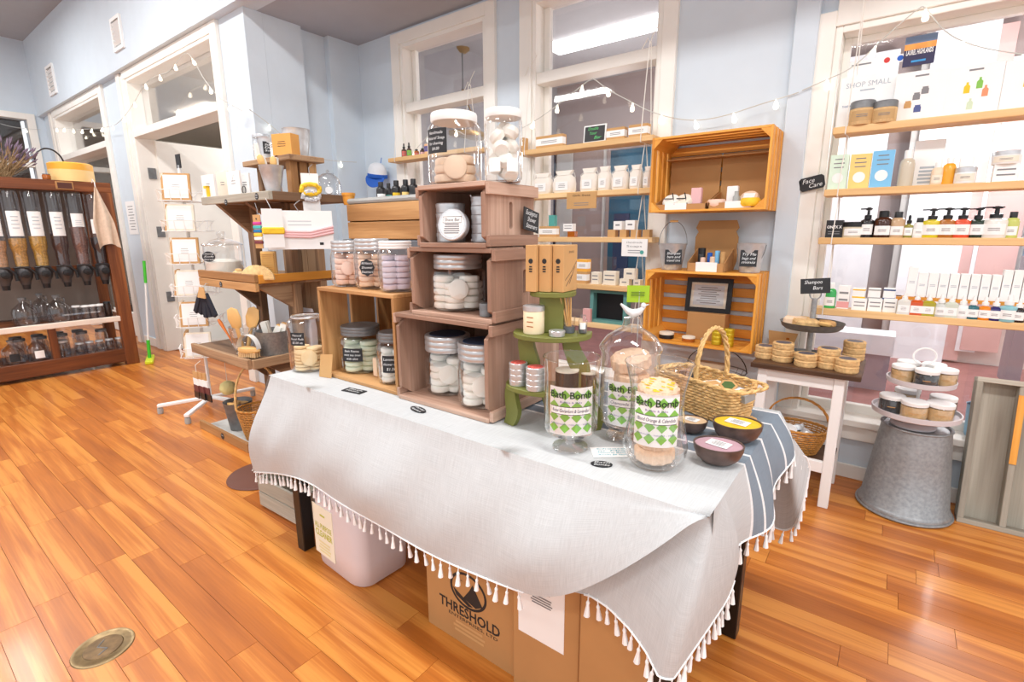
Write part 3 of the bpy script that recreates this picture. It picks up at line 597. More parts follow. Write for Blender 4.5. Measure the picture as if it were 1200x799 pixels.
wshelf_('31', 'topmost pine shelf in the wide window holding white printed boxes', -0.31, 1.3, 1.753, 2.37)
wshelf_('32', 'pine shelf in the wide window holding the mint, yellow and blue cartons', -0.315, 1.3, 1.475, 1.72)
wshelf_('33', 'pine shelf in the wide window holding the black topped pump bottles', -0.315, 1.3, 1.25, 1.445)
wshelf_('34', 'lowest pine shelf in the wide window holding the dropper bottles', -0.31, 1.3, 0.905, 1.22)
wshelf_('25', 'lowest rope-hung pine shelf half hidden behind the green tiered stand', -2.13, -1.17, 0.70, 0.92)

hangrope('white cotton rope holding the wall-corner end of the corner window shelf', -3.40, [1.89], 2.33); hangrope('white cotton rope holding the crate side end of the corner window shelf', -2.62, [1.89], 2.33)
hangrope('white cotton rope threading the soap window shelf ends nearer the room corner', -2.08, [1.822, 1.533, 1.25, 0.95, 0.70], 2.33); hangrope('white cotton rope threading the soap window shelf ends beside the orange crates', -1.255, [1.822, 1.533, 1.25, 0.95, 0.70], 2.33)
hangrope('white cotton rope threading the ends of the wide window shelves', -0.255, [1.753, 1.475, 1.25, 0.905], 2.38)
# ---- white side table with a dark board top
st = thing('side_table', 'small white wooden side table with dark board top and low shelf', 'table', (-0.28, 2.77, 0)); P = Part(st)
P.box('tabletop', (-0.50, 2.575, 0.638, -0.055, 2.96, 0.662), wdark(0), 0.003)
for x in (-0.47, -0.155):
    for y in (2.60, 2.90): P.box('leg', (x, y, 0, x+0.042, y+0.042, 0.638), 'white', 0.003)
for y in (2.605, 2.905): P.box('rail', (-0.43, y, 0.575, -0.155, y+0.025, 0.638), 'white', 0.002)
for x in (-0.465, -0.15): P.box('rail', (x, 2.642, 0.575, x+0.025, 2.90, 0.638), 'white', 0.002)
for y in (2.603, 2.908): P.box('lower_rail', (-0.428, y, 0.17, -0.155, y+0.024, 0.225), 'white', 0.002)
P.box('lower_shelf', (-0.465, 2.627, 0.185, -0.12, 2.908, 0.2), wdark(0), 0.002)

# ---- upturned galvanised tub
tub = thing('galvanised_tub', 'upturned galvanised metal tub standing on the floor beneath the wide window', 'tub', (0.168, 2.835, 0)); 
MB().lathe([(0.172, 0.0), (0.178, 0.004), (0.180, 0.02), (0.174, 0.034), (0.168, 0.04), (0.146, 0.25), (0.145, 0.256), (0.130, 0.40), (0.128, 0.412), (0.122, 0.415), (0.118, 0.408), (0.0, 0.408)], 48).build('body', 'galv', tub)
MB().tube([(0.181*math.cos(a*math.pi/24), 0.181*math.sin(a*math.pi/24), 0.01) for a in range(48)], 0.006, 8, True).build('rim', 'galv', tub)
MB().tube([(0.129*math.cos(a*math.pi/24), 0.129*math.sin(a*math.pi/24), 0.412) for a in range(48)], 0.005, 8, True).build('rim', 'galv', tub)

# ---- grey divided tray leaning against the sill
A, B_, Cc = Z(1111, 604, 0.0), Z(1200, 623, 0.0), None
tr = thing('divided_tray', 'weathered grey wooden divided tray leaning upright against the window sill', 'tray', (0.362, 2.828, 0.0)); tr.rotation_euler = (R_(-13), 0, R_(2))
TWd, THt, TDp, tt = 0.72, 0.66, 0.075, 0.016
def TB(n, a, m, bv=0.002): return MB().box(*a).build(n, m, tr, smooth=0, bevel=bv)
TB('back_panel', (tt, TDp-0.01, tt, TWd-tt, TDp, THt-tt), wgrey(2)); TB('rail', (0, 0, 0, TWd, TDp, tt*1.4), wgrey(0)); TB('rail', (0, 0, THt-tt*1.4, TWd, TDp, THt), wgrey(0))
TB('side', (0, 0, tt*1.4, tt*1.4, TDp, THt-tt*1.4), wgrey(2)); TB('side', (TWd-tt*1.4, 0, tt*1.4, TWd, TDp, THt-tt*1.4), wgrey(2))
for x in (0.14, 0.28, 0.42, 0.56): TB('divider', (x, 0.004, tt*1.4, x+0.022, TDp-0.01, THt-tt*1.4), wgrey(2))
TB('worn_strip', (0.1395, -0.001, 0.30, 0.1625, 0.006, 0.6), worg(2), 0)

# ---- three nested brown crates stacked on the table
def panel_hole(w, h, t, sw, sh, m=None):    # panel w x h in local XZ, thickness along Y, oval slot
    n = 24; out, inn = [], []
    for i in range(n):
        a = 2*math.pi*(i+0.5)/n; ca, sa = math.cos(a), math.sin(a); k = 1/max(abs(ca), abs(sa)); out.append((ca*k*w/2, sa*k*h/2))
        r = sw/2; zc = (sh/2-r)*(1 if sa > 0 else -1); inn.append((ca*r, sa*r+zc))
    out = []; 
    for i in range(n):
        a = 2*math.pi*(i+0.5)/n; ca, sa = math.cos(a), math.sin(a); k = 1/max(abs(ca), abs(sa)); X_, Z_ = ca*k, sa*k
        if abs(abs(X_)-1) < 1e-6 and abs(Z_) > 0.8: Z_ = math.copysign(1, Z_)
        if abs(abs(Z_)-1) < 1e-6 and abs(X_) > 0.8: X_ = math.copysign(1, X_)
        out.append((X_*w/2, Z_*h/2))
    vs = [(x, -t/2, z) for x, z in out]+[(x, -t/2, z) for x, z in inn]+[(x, t/2, z) for x, z in out]+[(x, t/2, z) for x, z in inn]; fs = []
    for i in range(n):
        j = (i+1) % n; fs += [(i, j, n+j, n+i), (2*n+j, 2*n+i, 3*n+i, 3*n+j), (n+i, n+j, 3*n+j, 3*n+i), (j, i, 2*n+i, 2*n+j)]
    return MB().add(vs, fs, m)
def brown_crate(label, x0, x1, y0, y1, z0, z1):
    c = thing('nested_crate', label, 'crate', ((x0+x1)/2, (y0+y1)/2, z0), 0, 'nested brown crates stacked on the table'); P = Part(c); t = 0.013; d = y1-y0
    zc = (z0+z1)/2
    for xx in (x0+t*1.6, x1-t*1.6):
        mm = Matrix.Translation((xx, (y0+y1)/2, zc)) @ Matrix.Rotation(R_(90), 4, 'Z')
        P.mb('end_panel', panel_hole(d-0.006, z1-z0-2*t, t, 0.016, 0.075, mm), wcrate(2), 0)
    for sx, xx in ((-1, x0), (1, x1)):
        for zz in (z0+0.004, z1-0.034): P.box('end_batten', (min(xx, xx-sx*t), y0+0.004, zz, max(xx, xx-sx*t), y1, zz+0.03), wcrate(1), 0.001)
    for zz in (z0, z1-t):
        hd = (d-0.012)/2
        for k in range(2): P.box('slat', (x0+t, y0+k*(hd+0.012), zz, x1-t, y0+k*(hd+0.012)+hd, zz+t), wcrate(0), 0.0015)
    P.box('back_panel', (x0+2*t, y1-t, z0+t, x1-2*t, y1-0.001, z1-t), wcrate(0), 0.001)
    return c
BC = [(-1.255, -0.848, 1.025, 1.40, 0.752, 1.036), (-1.185, -0.842, 1.035, 1.35, 1.036, 1.240), (-1.132, -0.855, 1.03, 1.26, 1.240, 1.412)]
brown_crate('largest reddish brown crate at the bottom of the stack, two steel lidded jars inside', *BC[0])
brown_crate('middle reddish brown crate of the stack, one wide steel lidded jar inside', *BC[1])
brown_crate('smallest reddish brown crate on top of the stack, round tins inside', *BC[2])

# ---- natural pine crates
def pine_crate(label, x0, x1, y0, y1, z0, z1, front=False):
    c = thing('pine_crate', label, 'crate', ((x0+x1)/2, (y0+y1)/2, z0)); P = Part(c); t = 0.013; d = y1-y0; h = z1-z0
    for k in range(3):
        ya = y0+k*d/3+(0.008 if k else 0); yb_ = y0+(k+1)*d/3-(0.008 if k < 2 else 0)
        for xx in (x0, x1-t): P.box('side_slat', (xx, ya, z0+t, xx+t, yb_, z1-t), wnat(2), 0.0015)
        P.box('slat', (x0, ya, z1-t, x1, yb_, z1), wnat(0), 0.0015); P.box('slat', (x0, ya, z0, x1, yb_, z0+t), wnat(0), 0.0015)
    for k in range(3): P.box('back_slat', (x0+t, y1-t, z0+t+k*(h-2*t)/3+0.004, x1-t, y1-0.001, z0+t+(k+1)*(h-2*t)/3-0.004), wnat(0), 0.0015)
    for xx in (x0+t, x1-t-0.03):
        P.box('corner_post', (xx, y1-t-0.03, z0+t, xx+0.03, y1-t, z1-t), wnat(2), 0.0015)
    return c
pine_crate('open pine crate on the cloth beside the nested crates, two jars inside', -1.69, -1.262, 1.04, 1.42, 0.752, 1.088)
# pine box with solid slats on a dark pedestal behind
pd = tag(MB().box(-2.62, 1.80, 0, -1.92, 2.12, 1.245).build('pedestal', 'dkgrey', smooth=0, bevel=0.006), 'tall dark grey pedestal standing behind the table and jars', 'pedestal')
pbx = thing('pine_box', 'pine slatted box on the dark grey pedestal with a grey tray on top', 'box', (-2.25, 1.95, 1.245)); P = Part(pbx)
for k in range(2): P.box('slat', (-2.55, 1.80, 1.25+k*0.098, -1.92, 1.815, 1.342+k*0.098), wnat(0), 0.002); P.box('slat', (-2.55, 2.085, 1.25+k*0.098, -1.92, 2.10, 1.342+k*0.098), wnat(0), 0.002)
for xx in (-2.55, -1.935): P.box('end_board', (xx, 1.815, 1.247, xx+0.015, 2.085, 1.44), wnat(1), 0.002)
P.box('base', (-2.535, 1.815, 1.247, -1.935, 2.085, 1.26), wnat(0))
gt = thing('grey_tray', 'shallow grey plastic tray resting on the pine box, holding black capped bottles', 'tray', (-2.21, 1.95, 1.441))
MB().box(-0.32, -0.14, 0, 0.32, 0.14, 0.006).build('base', 'grey', gt, smooth=0); MB().tube([(-0.32, -0.14, 0.016), (0.32, -0.14, 0.016), (0.32, 0.14, 0.016), (-0.32, 0.14, 0.016)], 0.016, 8, True).build('rim', 'grey', gt)

# ---- moss green three tier stand
gs = thing('tiered_stand', 'moss green painted three-tier wooden stand with curved legs', 'stand', (-0.712, 1.118, 0.752), R_(25))
def dshape(a, b_, back=0.03, n=18): return [(a*math.cos(math.pi+math.pi*i/n), b_*math.sin(math.pi+math.pi*i/n)) for i in range(n+1)]+[(a, back), (-a, back)]
TIER = [(0.127, 0.085, 0.122), (0.105, 0.085, 0.268), (0.06, 0.055, 0.378)]
for a, b_, z in TIER: MB().prism(dshape(a, b_), z-0.013, z).build('shelf', 'gstand', gs, smooth=30, bevel=0.0015)
def sleg(x, y, z0, z1, lean, ang, w=0.045):
    prof = []
    for i in range(9): t = i/8; s = math.sin(t*math.pi*1.6)*0.010; prof.append((lean*(1-t)+s, z0+(z1-z0)*t))
    pl_ = [(u-w/2*(1.25-0.35*abs(2*k/8-1)), zz) for k, (u, zz) in enumerate(prof)]+[(u+w/2*(1.25-0.35*abs(2*k/8-1)), zz) for k, (u, zz) in reversed(list(enumerate(prof)))]
    return MB().prism(pl_, -0.007, 0.007, 'y', Matrix.Translation((x, y, 0)) @ Matrix.Rotation(ang, 4, 'Z'))
for x, y, z0, z1, ln, an in ((-0.10, -0.02, 0, 0.109, -0.02, -0.7), (0.10, -0.02, 0, 0.109, 0.02, 0.6), (0.0, 0.02, 0, 0.109, 0, 0), (-0.06, 0.0, 0.122, 0.255, -0.012, -0.3), (0.06, -0.015, 0.122, 0.255, 0.015, 0.3)):
    sleg(x, y, z0, z1, ln, an).build('leg', 'gstand', gs, smooth=0)
MB().box(-0.032, -0.018, 0.268, 0.032, 0.018, 0.365).build('column', 'gstand', gs, smooth=0, bevel=0.002)

# ---- under the table
jg = thing('jug', 'translucent plastic jug of cleaner with a white printed label under the table', 'jug', (-1.548, 1.055, 0.0)); jg.rotation_euler = (0, 0, R_(-3)); jg.scale = (1.32, 0.94, 1.06)
def rrect(w, d, r, n=5): return [(sx*(w/2-r)+r*math.cos(a0+R_(90)*i/n), sy*(d/2-r)+r*math.sin(a0+R_(90)*i/n)) for sx, sy, a0 in ((1, 1, 0), (-1, 1, R_(90)), (-1, -1, R_(180)), (1, -1, R_(270))) for i in range(n+1)]
def loft(secs):            # list of (polygon, z)
    b = MB(); n = len(secs[0][0]); vs = [(x, y, z) for p, z in secs for x, y in p]; fs = [tuple(reversed(range(n))), tuple((len(secs)-1)*n+i for i in range(n))]
    for k in range(len(secs)-1):
        for i in range(n): j = (i+1) % n; fs.append((k*n+i, k*n+j, (k+1)*n+j, (k+1)*n+i))
    return b.add(vs, fs)
jm = mat('milky_plastic', (222, 212, 216), 0.35, var=0.03)
loft([(rrect(0.22, 0.22, 0.05), 0), (rrect(0.245, 0.245, 0.055), 0.012), (rrect(0.25, 0.25, 0.05), 0.1), (rrect(0.25, 0.25, 0.05), 0.27), (rrect(0.235, 0.235, 0.06), 0.31), (rrect(0.15, 0.15, 0.06), 0.338), (rrect(0.09, 0.09, 0.04), 0.345)]).build('body', jm, jg, smooth=50)
MB().lathe([(0.028, 0.34), (0.03, 0.375), (0.0, 0.375)], 20).build('cap', 'white', jg)
jl = MB().box(-0.105, -0.1275, 0.05, 0.0, -0.125, 0.25).build('label', mat('jug_label', (246, 242, 222), 0.6), jg, smooth=0); jl['label'] = 'white label with yellow green lettering'
yg = mat('yellow_green_ink', (196, 200, 60), 0.6)
text('ALL PURPOSE', 0.03, yg, jl, (-0.052, -0.1282, 0.168), width=0.09, bold=0.01); text('CLEANER', 0.035, yg, jl, (-0.052, -0.1282, 0.137), width=0.09, bold=0.02); lines(jl, 4, 0.085, 0.05, mat('pale_yellow_ink', (236, 226, 170), 0.7), (-0.052, -0.1282, 0.085)); lines(jl, 1, 0.04, 0.012, yg, (-0.052, -0.1282, 0.215))
def carton(label, x0, x1, y0, y1, h, m='kraftd', rz=0):
    c = thing('cardboard_box', label, 'box', ((x0+x1)/2, (y0+y1)/2, 0), rz); w, d = (x1-x0)/2, (y1-y0)/2
    MB().box(-w, -d, 0, w, d, h-0.004).build('body', m, c, smooth=0, bevel=0.003)
    for s in (-1, 1): MB().box(-w, -d if s < 0 else 0.001, h-0.004, w, -0.001 if s < 0 else d, h).build('flap', m, c, smooth=0)
    return c
b1 = carton('brown cardboard box printed with a round mountain logo and black lettering under the table', -1.105, -0.735, 0.985, 1.32, 0.43)
w, d = 0.185, 0.1675
fx = -d-0.0006
lg = MB(); pts = [(0.075*math.cos(a*math.pi/20), 0.062*math.sin(a*math.pi/20)) for a in range(40)]; pin = [(x*0.88, z*0.86) for x, z in pts]
lg.add([(x, 0, z) for x, z in pts]+[(x, 0, z) for x, z in pin], [(i, (i+1) % 40, 40+(i+1) % 40, 40+i) for i in range(40)])
lg.add([(-0.02, 0, -0.03), (0.005, 0, 0.005), (0.02, 0, 0.032), (0.034, 0, 0.01), (0.058, 0, -0.028), (0.03, 0, -0.045)], [(0, 1, 2, 3, 4, 5)]); lg.add([(-0.063, 0, -0.008), (0.02, 0, -0.047), (0.0, 0, -0.052), (-0.05, 0, -0.032)], [(0, 1, 2, 3)]); lg.add([(-0.035, 0, 0.025), (-0.027, 0, 0.03), (-0.02, 0, 0.026), (-0.027, 0, 0.027)], [(0, 1, 2, 3)])
lo = lg.build('logo', 'ink', b1, smooth=0, loc=(0.0, fx, 0.205)); text('THRESHOLD', 0.05, 'ink', b1, (0, fx, 0.122), width=0.25, bold=0.02); text('ENTERPRISES, LTD', 0.016, 'ink', b1, (0.015, fx, 0.094), width=0.2); lines(b1, 3, 0.16, 0.045, 'kraft', (0.0, fx, 0.06))
b2 = carton('brown cardboard box with a white shipping label, beside the lettered box under the table', -0.725, -0.515, 0.955, 1.30, 0.47)
sl = MB().box(-0.085, -0.1735, 0.21, 0.06, -0.1728, 0.44).build('shipping_label', 'paper', b2, smooth=0)
bc = MB(); xx = 0.0; rr = random.Random(5)
while xx < 0.075: wv = rr.uniform(0.001, 0.004); bc.add([(xx, 0, 0), (xx+wv, 0, 0), (xx+wv, 0, 0.03), (xx, 0, 0.03)], [(0, 1, 2, 3)]); xx += wv+rr.uniform(0.0015, 0.003)
bc.build('barcode', 'ink', sl, smooth=0, loc=(-0.06, -0.174, 0.36)); lines(sl, 4, 0.09, 0.03, 'greyink', (-0.01, -0.174, 0.335))
b3 = carton('plain brown cardboard box behind the hanging cloth corner under the table', -0.505, -0.332, 0.935, 1.28, 0.47)
MB().box(0.0868, -0.10, 0.24, 0.0878, 0.10, 0.40).build('shipping_label', 'paper', b3, smooth=0)
uc = thing('low_crate', 'low weathered wooden crate on the floor under the table end nearest the wooden tower', 'crate', (-2.09, 1.12, 0)); uc.rotation_euler = (0, 0, R_(2))
for k in range(2): MB().box(-0.2, -0.10, 0.012+k*0.075, 0.15, -0.088, 0.082+k*0.075).build('slat', wgrey(0), uc, smooth=0, bevel=0.0015); MB().box(-0.2, 0.088, 0.012+k*0.075, 0.15, 0.10, 0.082+k*0.075).build('slat', wgrey(0), uc, smooth=0, bevel=0.0015)
for xx in (-0.2, 0.138): MB().box(xx, -0.088, 0.01, xx+0.012, 0.088, 0.157).build('end_board', wgrey(1), uc, smooth=0)
MB().box(-0.188, -0.088, 0, 0.138, 0.088, 0.01).build('base', wgrey(0), uc, smooth=0)
q = Z(307, 557, 0)
dsc = thing('floor_stand', 'round brown metal foot plate on the floor behind the cloth end nearest the wooden tower', 'stand', (q.x, q.y, 0)); MB().lathe([(0.165, 0.0), (0.17, 0.004), (0.165, 0.012), (0.03, 0.018), (0.0, 0.018)], 40).build('plate', mat('brown_metal', (112, 72, 60), 0.5, var=0.05), dsc); MB().tube([(0, 0, 0.016), (0, 0, 0.3)], 0.014, 12).build('pole', 'black', dsc)
cv = thing('floor_outlet_cover', 'round tarnished brass floor cover set into the planks', 'floor cover', (-1.852, 0.292, 0.0))
MB().lathe([(0.082, 0.0), (0.080, 0.003), (0.070, 0.0035), (0.068, 0.0022), (0.0, 0.0022)], 40).build('plate', mat('tarnished_brass', (150, 128, 92), 0.4, 0.7, var=0.25, vscale=40), cv)
MB().lathe([(0.052, 0.0022), (0.050, 0.0042), (0.0, 0.0044)], 32).build('cap', mat('old_bronze', (116, 92, 62), 0.45, 0.6, var=0.35, vscale=40), cv)
MB().tube([(-0.03, 0.01, 0.0044), (-0.01, -0.012, 0.0046), (0.018, 0.006, 0.0046), (0.03, -0.02, 0.0044)], 0.002, 6).build('crest', 'darkzinc', cv)
# ================================================================== GOODS ON THE TABLE
def away(p, r):            # from a front base point to the centre, r further from the viewer
    d = Vector((p[0], p[1], 0)); d.normalize(); return Vector((p[0]+d.x*r, p[1]+d.y*r, p[2]))
def facing(x, y): return math.atan2(y, x)+math.pi/2+math.pi        # z-rotation that turns local -Y towards the viewer's side of the room
def face0(x, y): return math.atan2(-x, y)*1.0
def glassjar(label, x, y, z, r, h, lid='steel', lidh=0.03, neck=0.80, group=None, rz=0, cat='jar', sh=0.16, lidtop=None, ring=True, ghost=False):
    j = thing('glass_jar', label, cat, (x, y, z), rz, group); hb = h-lidh; nk = r*neck
    prof = [(0.0, 0.003), (r*0.85, 0.003), (r*0.97, 0.010), (r, 0.022), (r, hb*(1-sh)-0.01), (r*0.96, hb*(1-sh*0.6)), (nk*1.02, hb*(1-sh*0.15)), (nk, hb)]
    MB().lathe([(rr, zz) for rr, zz in prof], 32).build('glass', GL, j) if False else None
    b = MB(); b.capt = False; b.lathe(prof, 32).build('glass', GL, j)
    MB().lathe([(0.0, 0.0), (r*0.86, 0.0), (r*0.9, 0.004), (0.0, 0.005)], 28).build('glass_base', GL, j)
    lr = nk*1.07
    if lid:
        n = 3 if ring else 1; pr = [(lr*0.98, hb-lidh*0.15)]
        for k in range(n): z0 = hb-lidh*0.15+(lidh*1.15)*k/n; s = lidh*1.15/n; pr += [(lr, z0+s*0.2), (lr, z0+s*0.75), (lr*0.975, z0+s*0.95)]
        pr += [(lr*0.93, hb+lidh), (0.0, hb+lidh)]
        l = MB().lathe(pr, 32).build('lid', lid, j)
        if lidtop: MB().lathe([(lr*0.8, hb+lidh), (lr*0.78, hb+lidh+0.002), (0, hb+lidh+0.002)], 24).build('lid_sticker', lidtop, l)
    return j
DM = {}
def disc_mesh(r, t, m):
    k = (round(r, 4), round(t, 4), m)
    if k not in DM:
        o = MB().lathe([(0, 0), (r*0.8, 0), (r*0.95, t*0.12), (r, t*0.35), (r, t*0.65), (r*0.95, t*0.88), (r*0.8, t), (0, t)], 18).build('soap', m); DM[k] = o.data; bpy.data.objects.remove(o)
    return DM[k]
def discs(label, group, x, y, z, R, H, m, r=None, t=0.017, cols=4, name='soap_disc', cat='soap', front=True, vang=None, seed=1):
    rn = random.Random(seed); r = r or R*0.44; me = disc_mesh(r, t, m); a0 = (math.atan2(-y, -x)) if vang is None else vang; n = int(H/(t*1.06))
    for c in range(cols):
        a = a0+R_(45)+c*2*math.pi/cols; d = (R-r)*0.93 if cols > 1 else 0
        for k in range(n if c % 2 == 0 else n-1):
            tag(obj(name, me, None, None, (x+math.cos(a)*d, y+math.sin(a)*d, z+k*t*1.04+0.001), (rn.uniform(-0.06, 0.06), rn.uniform(-0.06, 0.06), rn.uniform(0, 6))), label, cat, group)
    if front:
        a = a0; d = R-t*1.25
        o = obj(name, me, None, None, (x+math.cos(a)*(d+t*0.0), y+math.sin(a)*d, z+H*0.5)); o.rotation_euler = (R_(82), 0, a+math.pi/2); tag(o, label, cat, group)
def tagplate(parent, w, h, loc, rz, txt, shape='rect', m='chalk', tm='chalkw', name='chalk_label', size=None, tilt=0.0, t=0.0015):
    n = 20
    if shape == 'rect': pts = [(-w/2, -h/2), (w/2, -h/2), (w/2, h/2), (-w/2, h/2)]
    elif shape == 'oval': pts = [(w/2*math.cos(2*math.pi*i/n), h/2*math.sin(2*math.pi*i/n)) for i in range(n)]
    elif shape == 'scallop': pts = [(w/2*math.cos(2*math.pi*i/32)*(1+0.07*math.cos(8*2*math.pi*i/32)), h/2*math.sin(2*math.pi*i/32)*(1+0.07*math.cos(8*2*math.pi*i/32))) for i in range(32)]
    else: pts = [(-w/2, -h*0.3), (-w*0.4, -h/2), (w*0.4, -h/2), (w/2, -h*0.3), (w/2, h*0.3), (w*0.4, h/2), (-w*0.4, h/2), (-w/2, h*0.3)]
    p = MB().prism(pts, -t, 0, 'y').build(name, m, parent, smooth=0, loc=loc, rot=(tilt, 0, rz))
    L = txt.split('|'); hh = h*0.8/len(L)
    for i, s in enumerate(L):
        if s: text(s, (size or hh*0.8), tm, p, (0, -t-0.0006, h*0.4-(i+0.5)*hh), shear=0.25, width=w*0.78 if len(s) > 3 else None)
    return p
def bent(me, R, lift=0.0006):
    for v in me.vertices: x, z = v.co.x, v.co.y; v.co = ((R+lift)*math.sin(x/R), -(R+lift)*math.cos(x/R), z)
def patch(w, h, R, z0, n=14):
    b = MB(); vs = []
    for i in range(n+1):
        a = (-w/2+w*i/n)/R
        for z in (z0, z0+h): vs.append((R*math.sin(a), -R*math.cos(a), z))
    return b.add(vs, [(2*i, 2*i+2, 2*i+3, 2*i+1) for i in range(n)])
def chalkjar(j, R, w, h, z0, txt, da=0.0, shape='rect', m='chalk', tm='chalkw'):
    # label wrapped on the jar's front; da = extra turn
    loc = Vector(j.location); a = math.atan2(-loc.y, -loc.x)+da
    p = patch(w, h, R+0.0008, z0).build('label', m, j, smooth=60, rot=(0, 0, a+math.pi/2-j.rotation_euler.z))
    L = txt.split('|'); hh = h*0.86/len(L)
    for i, s in enumerate(L):
        if not s: continue
        o = text(s, 1, tm, p, (0, 0, 0), rot=(0, 0, 0), shear=0.2); me = o.data; xs = [v.co.x for v in me.vertices]; ww = max(xs)-min(xs); k = min(hh*0.85, w*0.88/ww)
        o.scale = (1, 1, 1)
        for v in me.vertices: v.co.x *= k; v.co.y = v.co.y*hh*0.8+z0+h*0.93-(i+0.5)*hh
        bent(me, R+0.0008)
    return p
# --- big jar of round pads at the table's left end
p = away(Z(364, 437, 0.752), 0.07); p.x = min(p.x, -1.768)
j = glassjar('wide glass jar of cream round pads between wooden tower and pine crate', p.x, p.y, 0.752, 0.072, 0.215, None, 0.0, 0.72, sh=0.14)
MB().lathe([(0.048, 0.205), (0.054, 0.208), (0.054, 0.216), (0.046, 0.221), (0.0, 0.224)], 32).build('lid', GL, j); MB().tube([(0.053*math.cos(a*math.pi/16), 0.053*math.sin(a*math.pi/16), 0.212) for a in range(32)], 0.003, 6, True).build('lid_ring', 'steel', j)
chalkjar(j, 0.072, 0.058, 0.05, 0.11, 'Natural|Facial Pads|$2.00 ea', -0.55)
discs('cream round facial pad stacked in the wide jar beside the pine crate', 'facial pads in the wide jar', p.x, p.y, 0.758, 0.066, 0.10, 'pad', r=0.031, t=0.012, cols=4, name='facial_pad', cat='pad')
kt = tag(MB().prism([(-0.03, 0), (0.03, 0), (0.034, 0.09), (-0.026, 0.085)], -0.0008, 0.0008, 'y').build('kraft_tag', 'kraft', smooth=0), 'torn kraft paper tag leaning on the corner of the open pine crate', 'tag'); kt.location = (-1.655, 1.022, 0.752); kt.rotation_euler = (R_(-8), 0, R_(12))
# --- jars in and on the open pine crate
j = glassjar('squat grey lidded jar of mint green soaps inside the open pine crate', -1.598, 1.15, 0.766, 0.084, 0.175, 'darkzinc', 0.03, 0.80)
chalkjar(j, 0.084, 0.08, 0.05, 0.05, 'Bath Fizzies|mint tea tree|with aloe', -0.45)
discs('mint green soap in the squat grey lidded jar in the pine crate', 'mint soaps in the squat jar', -1.598, 1.15, 0.772, 0.079, 0.125, 'green_s', t=0.018, front=False)
j = glassjar('tall grey lidded jar beside the mint soap jar inside the open pine crate', -1.372, 1.12, 0.766, 0.060, 0.18, 'darkzinc', 0.03, 0.78)
chalkjar(j, 0.060, 0.062, 0.06, 0.045, 'Lavender|shower tabs|$1.50', -0.2)
discs('white soap in the tall grey lidded jar in the pine crate', 'white soaps in the tall jar', -1.372, 1.12, 0.772, 0.056, 0.12, 'soap', t=0.018, front=False)
kt2 = tag(MB().box(-0.012, -0.05, 0, 0.012, 0.05, 0.07).build('wax_melt', 'tansoap', smooth=0, bevel=0.003), 'yellow soap bar standing between the two jars in the pine crate', 'soap'); kt2.location = (-1.472, 1.16, 0.766)
for x, y, r, h, lid, lb, m, gl, sd in ((-1.625, 1.135, 0.061, 0.165, 'steel', 'steel lidded jar of pale peach soaps on the pine crate', 'peach', 'pale peach soap in the steel lidded jar on the pine crate', 1), (-1.484, 1.14, 0.066, 0.172, 'steel', 'jar of apricot soaps with a scalloped black label on the pine crate', 'orange', 'apricot soap in the scallop labelled jar on the pine crate', 2), (-1.335, 1.12, 0.060, 0.165, 'white', 'white lidded jar of lavender soaps on the pine crate', 'lav', 'lavender soap in the white lidded jar on the pine crate', 3)):
    j = glassjar(lb, x, y, 1.09, r, h, lid, 0.034 if lid == 'steel' else 0.022, 0.84)
    discs(gl, gl.replace('soap in', 'soaps in'), x, y, 1.096, r*0.94, 0.116, m, t=0.018, seed=sd, front=(sd == 1))
    if sd == 2: 
        a = math.atan2(-y, -x)-0.3; tagplate(j, 0.05, 0.055, ((r+0.001)*math.cos(a), (r+0.001)*math.sin(a), 0.075), a+math.pi/2, 'All Natural|Shower|Steamers', 'scallop')
# --- jars in the nested crates
for x, y, r, h, lb, gl, da, sd in ((-1.140, 1.155, 0.079, 0.192, 'blue topped jar nearer the pine crate inside the largest nested crate', 'white soap in the blue topped jar nearer the pine crate', 0, 4), (-0.966, 1.125, 0.078, 0.195, 'blue topped jar nearer the green stand inside the largest nested crate', 'white soap in the blue topped jar nearer the green stand', 0, 5)):
    j = glassjar(lb, x, y, 0.767, r, h, 'steel', 0.045, 0.88, sh=0.22, lidtop=mat('dark_blue_paper', (34, 52, 78), 0.6))
    discs(gl, gl.replace('soap in', 'soaps in'), x, y, 0.773, 0.074, 0.122, 'soap', t=0.022, seed=sd)
j = glassjar('wide steel lidded jar of white soaps inside the middle nested crate', -1.066, 1.135, 1.0505, 0.086, 0.168, 'steel', 0.038, 0.80)
discs('round white soap in the wide jar of the middle nested crate', 'white soaps in the wide jar', -1.066, 1.135, 1.056, 0.081, 0.118, 'soap', r=0.031, t=0.019, cols=6, seed=6); discs('round white soap in the wide jar of the middle nested crate', 'white soaps in the wide jar', -1.066, 1.135, 1.056, 0.081, 0.095, 'soap', r=0.022, t=0.017, cols=1, seed=6, front=False)
def tin(label, x, y, z, r, h, m='steel', group=None, top=None, name='round_tin', rot=None):
    t = thing(name, label, 'tin', (x, y, z), 0, group)
    MB().lathe([(0, 0), (r*0.96, 0), (r*0.97, h*0.1), (r*0.97, h*0.55), (r*0.96, h*0.56)], 26).build('body', m, t); l = MB().lathe([(r, h*0.55), (r*1.0, h*0.92), (r*0.95, h), (0, h)], 26).build('lid', m, t)
    if top: MB().lathe([(r*0.82, h), (r*0.8, h+0.0008), (0, h+0.0008)], 22).build('lid_label', top, l)
    if rot: t.rotation_euler = rot
    return t
tin('small grey screw-top tin beside the wide jar in the middle nested crate', -0.905, 1.075, 1.0505, 0.020, 0.036, 'darkzinc')
for k in range(4): tin('pale round tin in the pile behind the tipped-up tin in the smallest crate', -1.062, 1.105, 1.2545+k*0.0275, 0.043, 0.027, 'zinc', 'round tins behind the tipped-up tin')
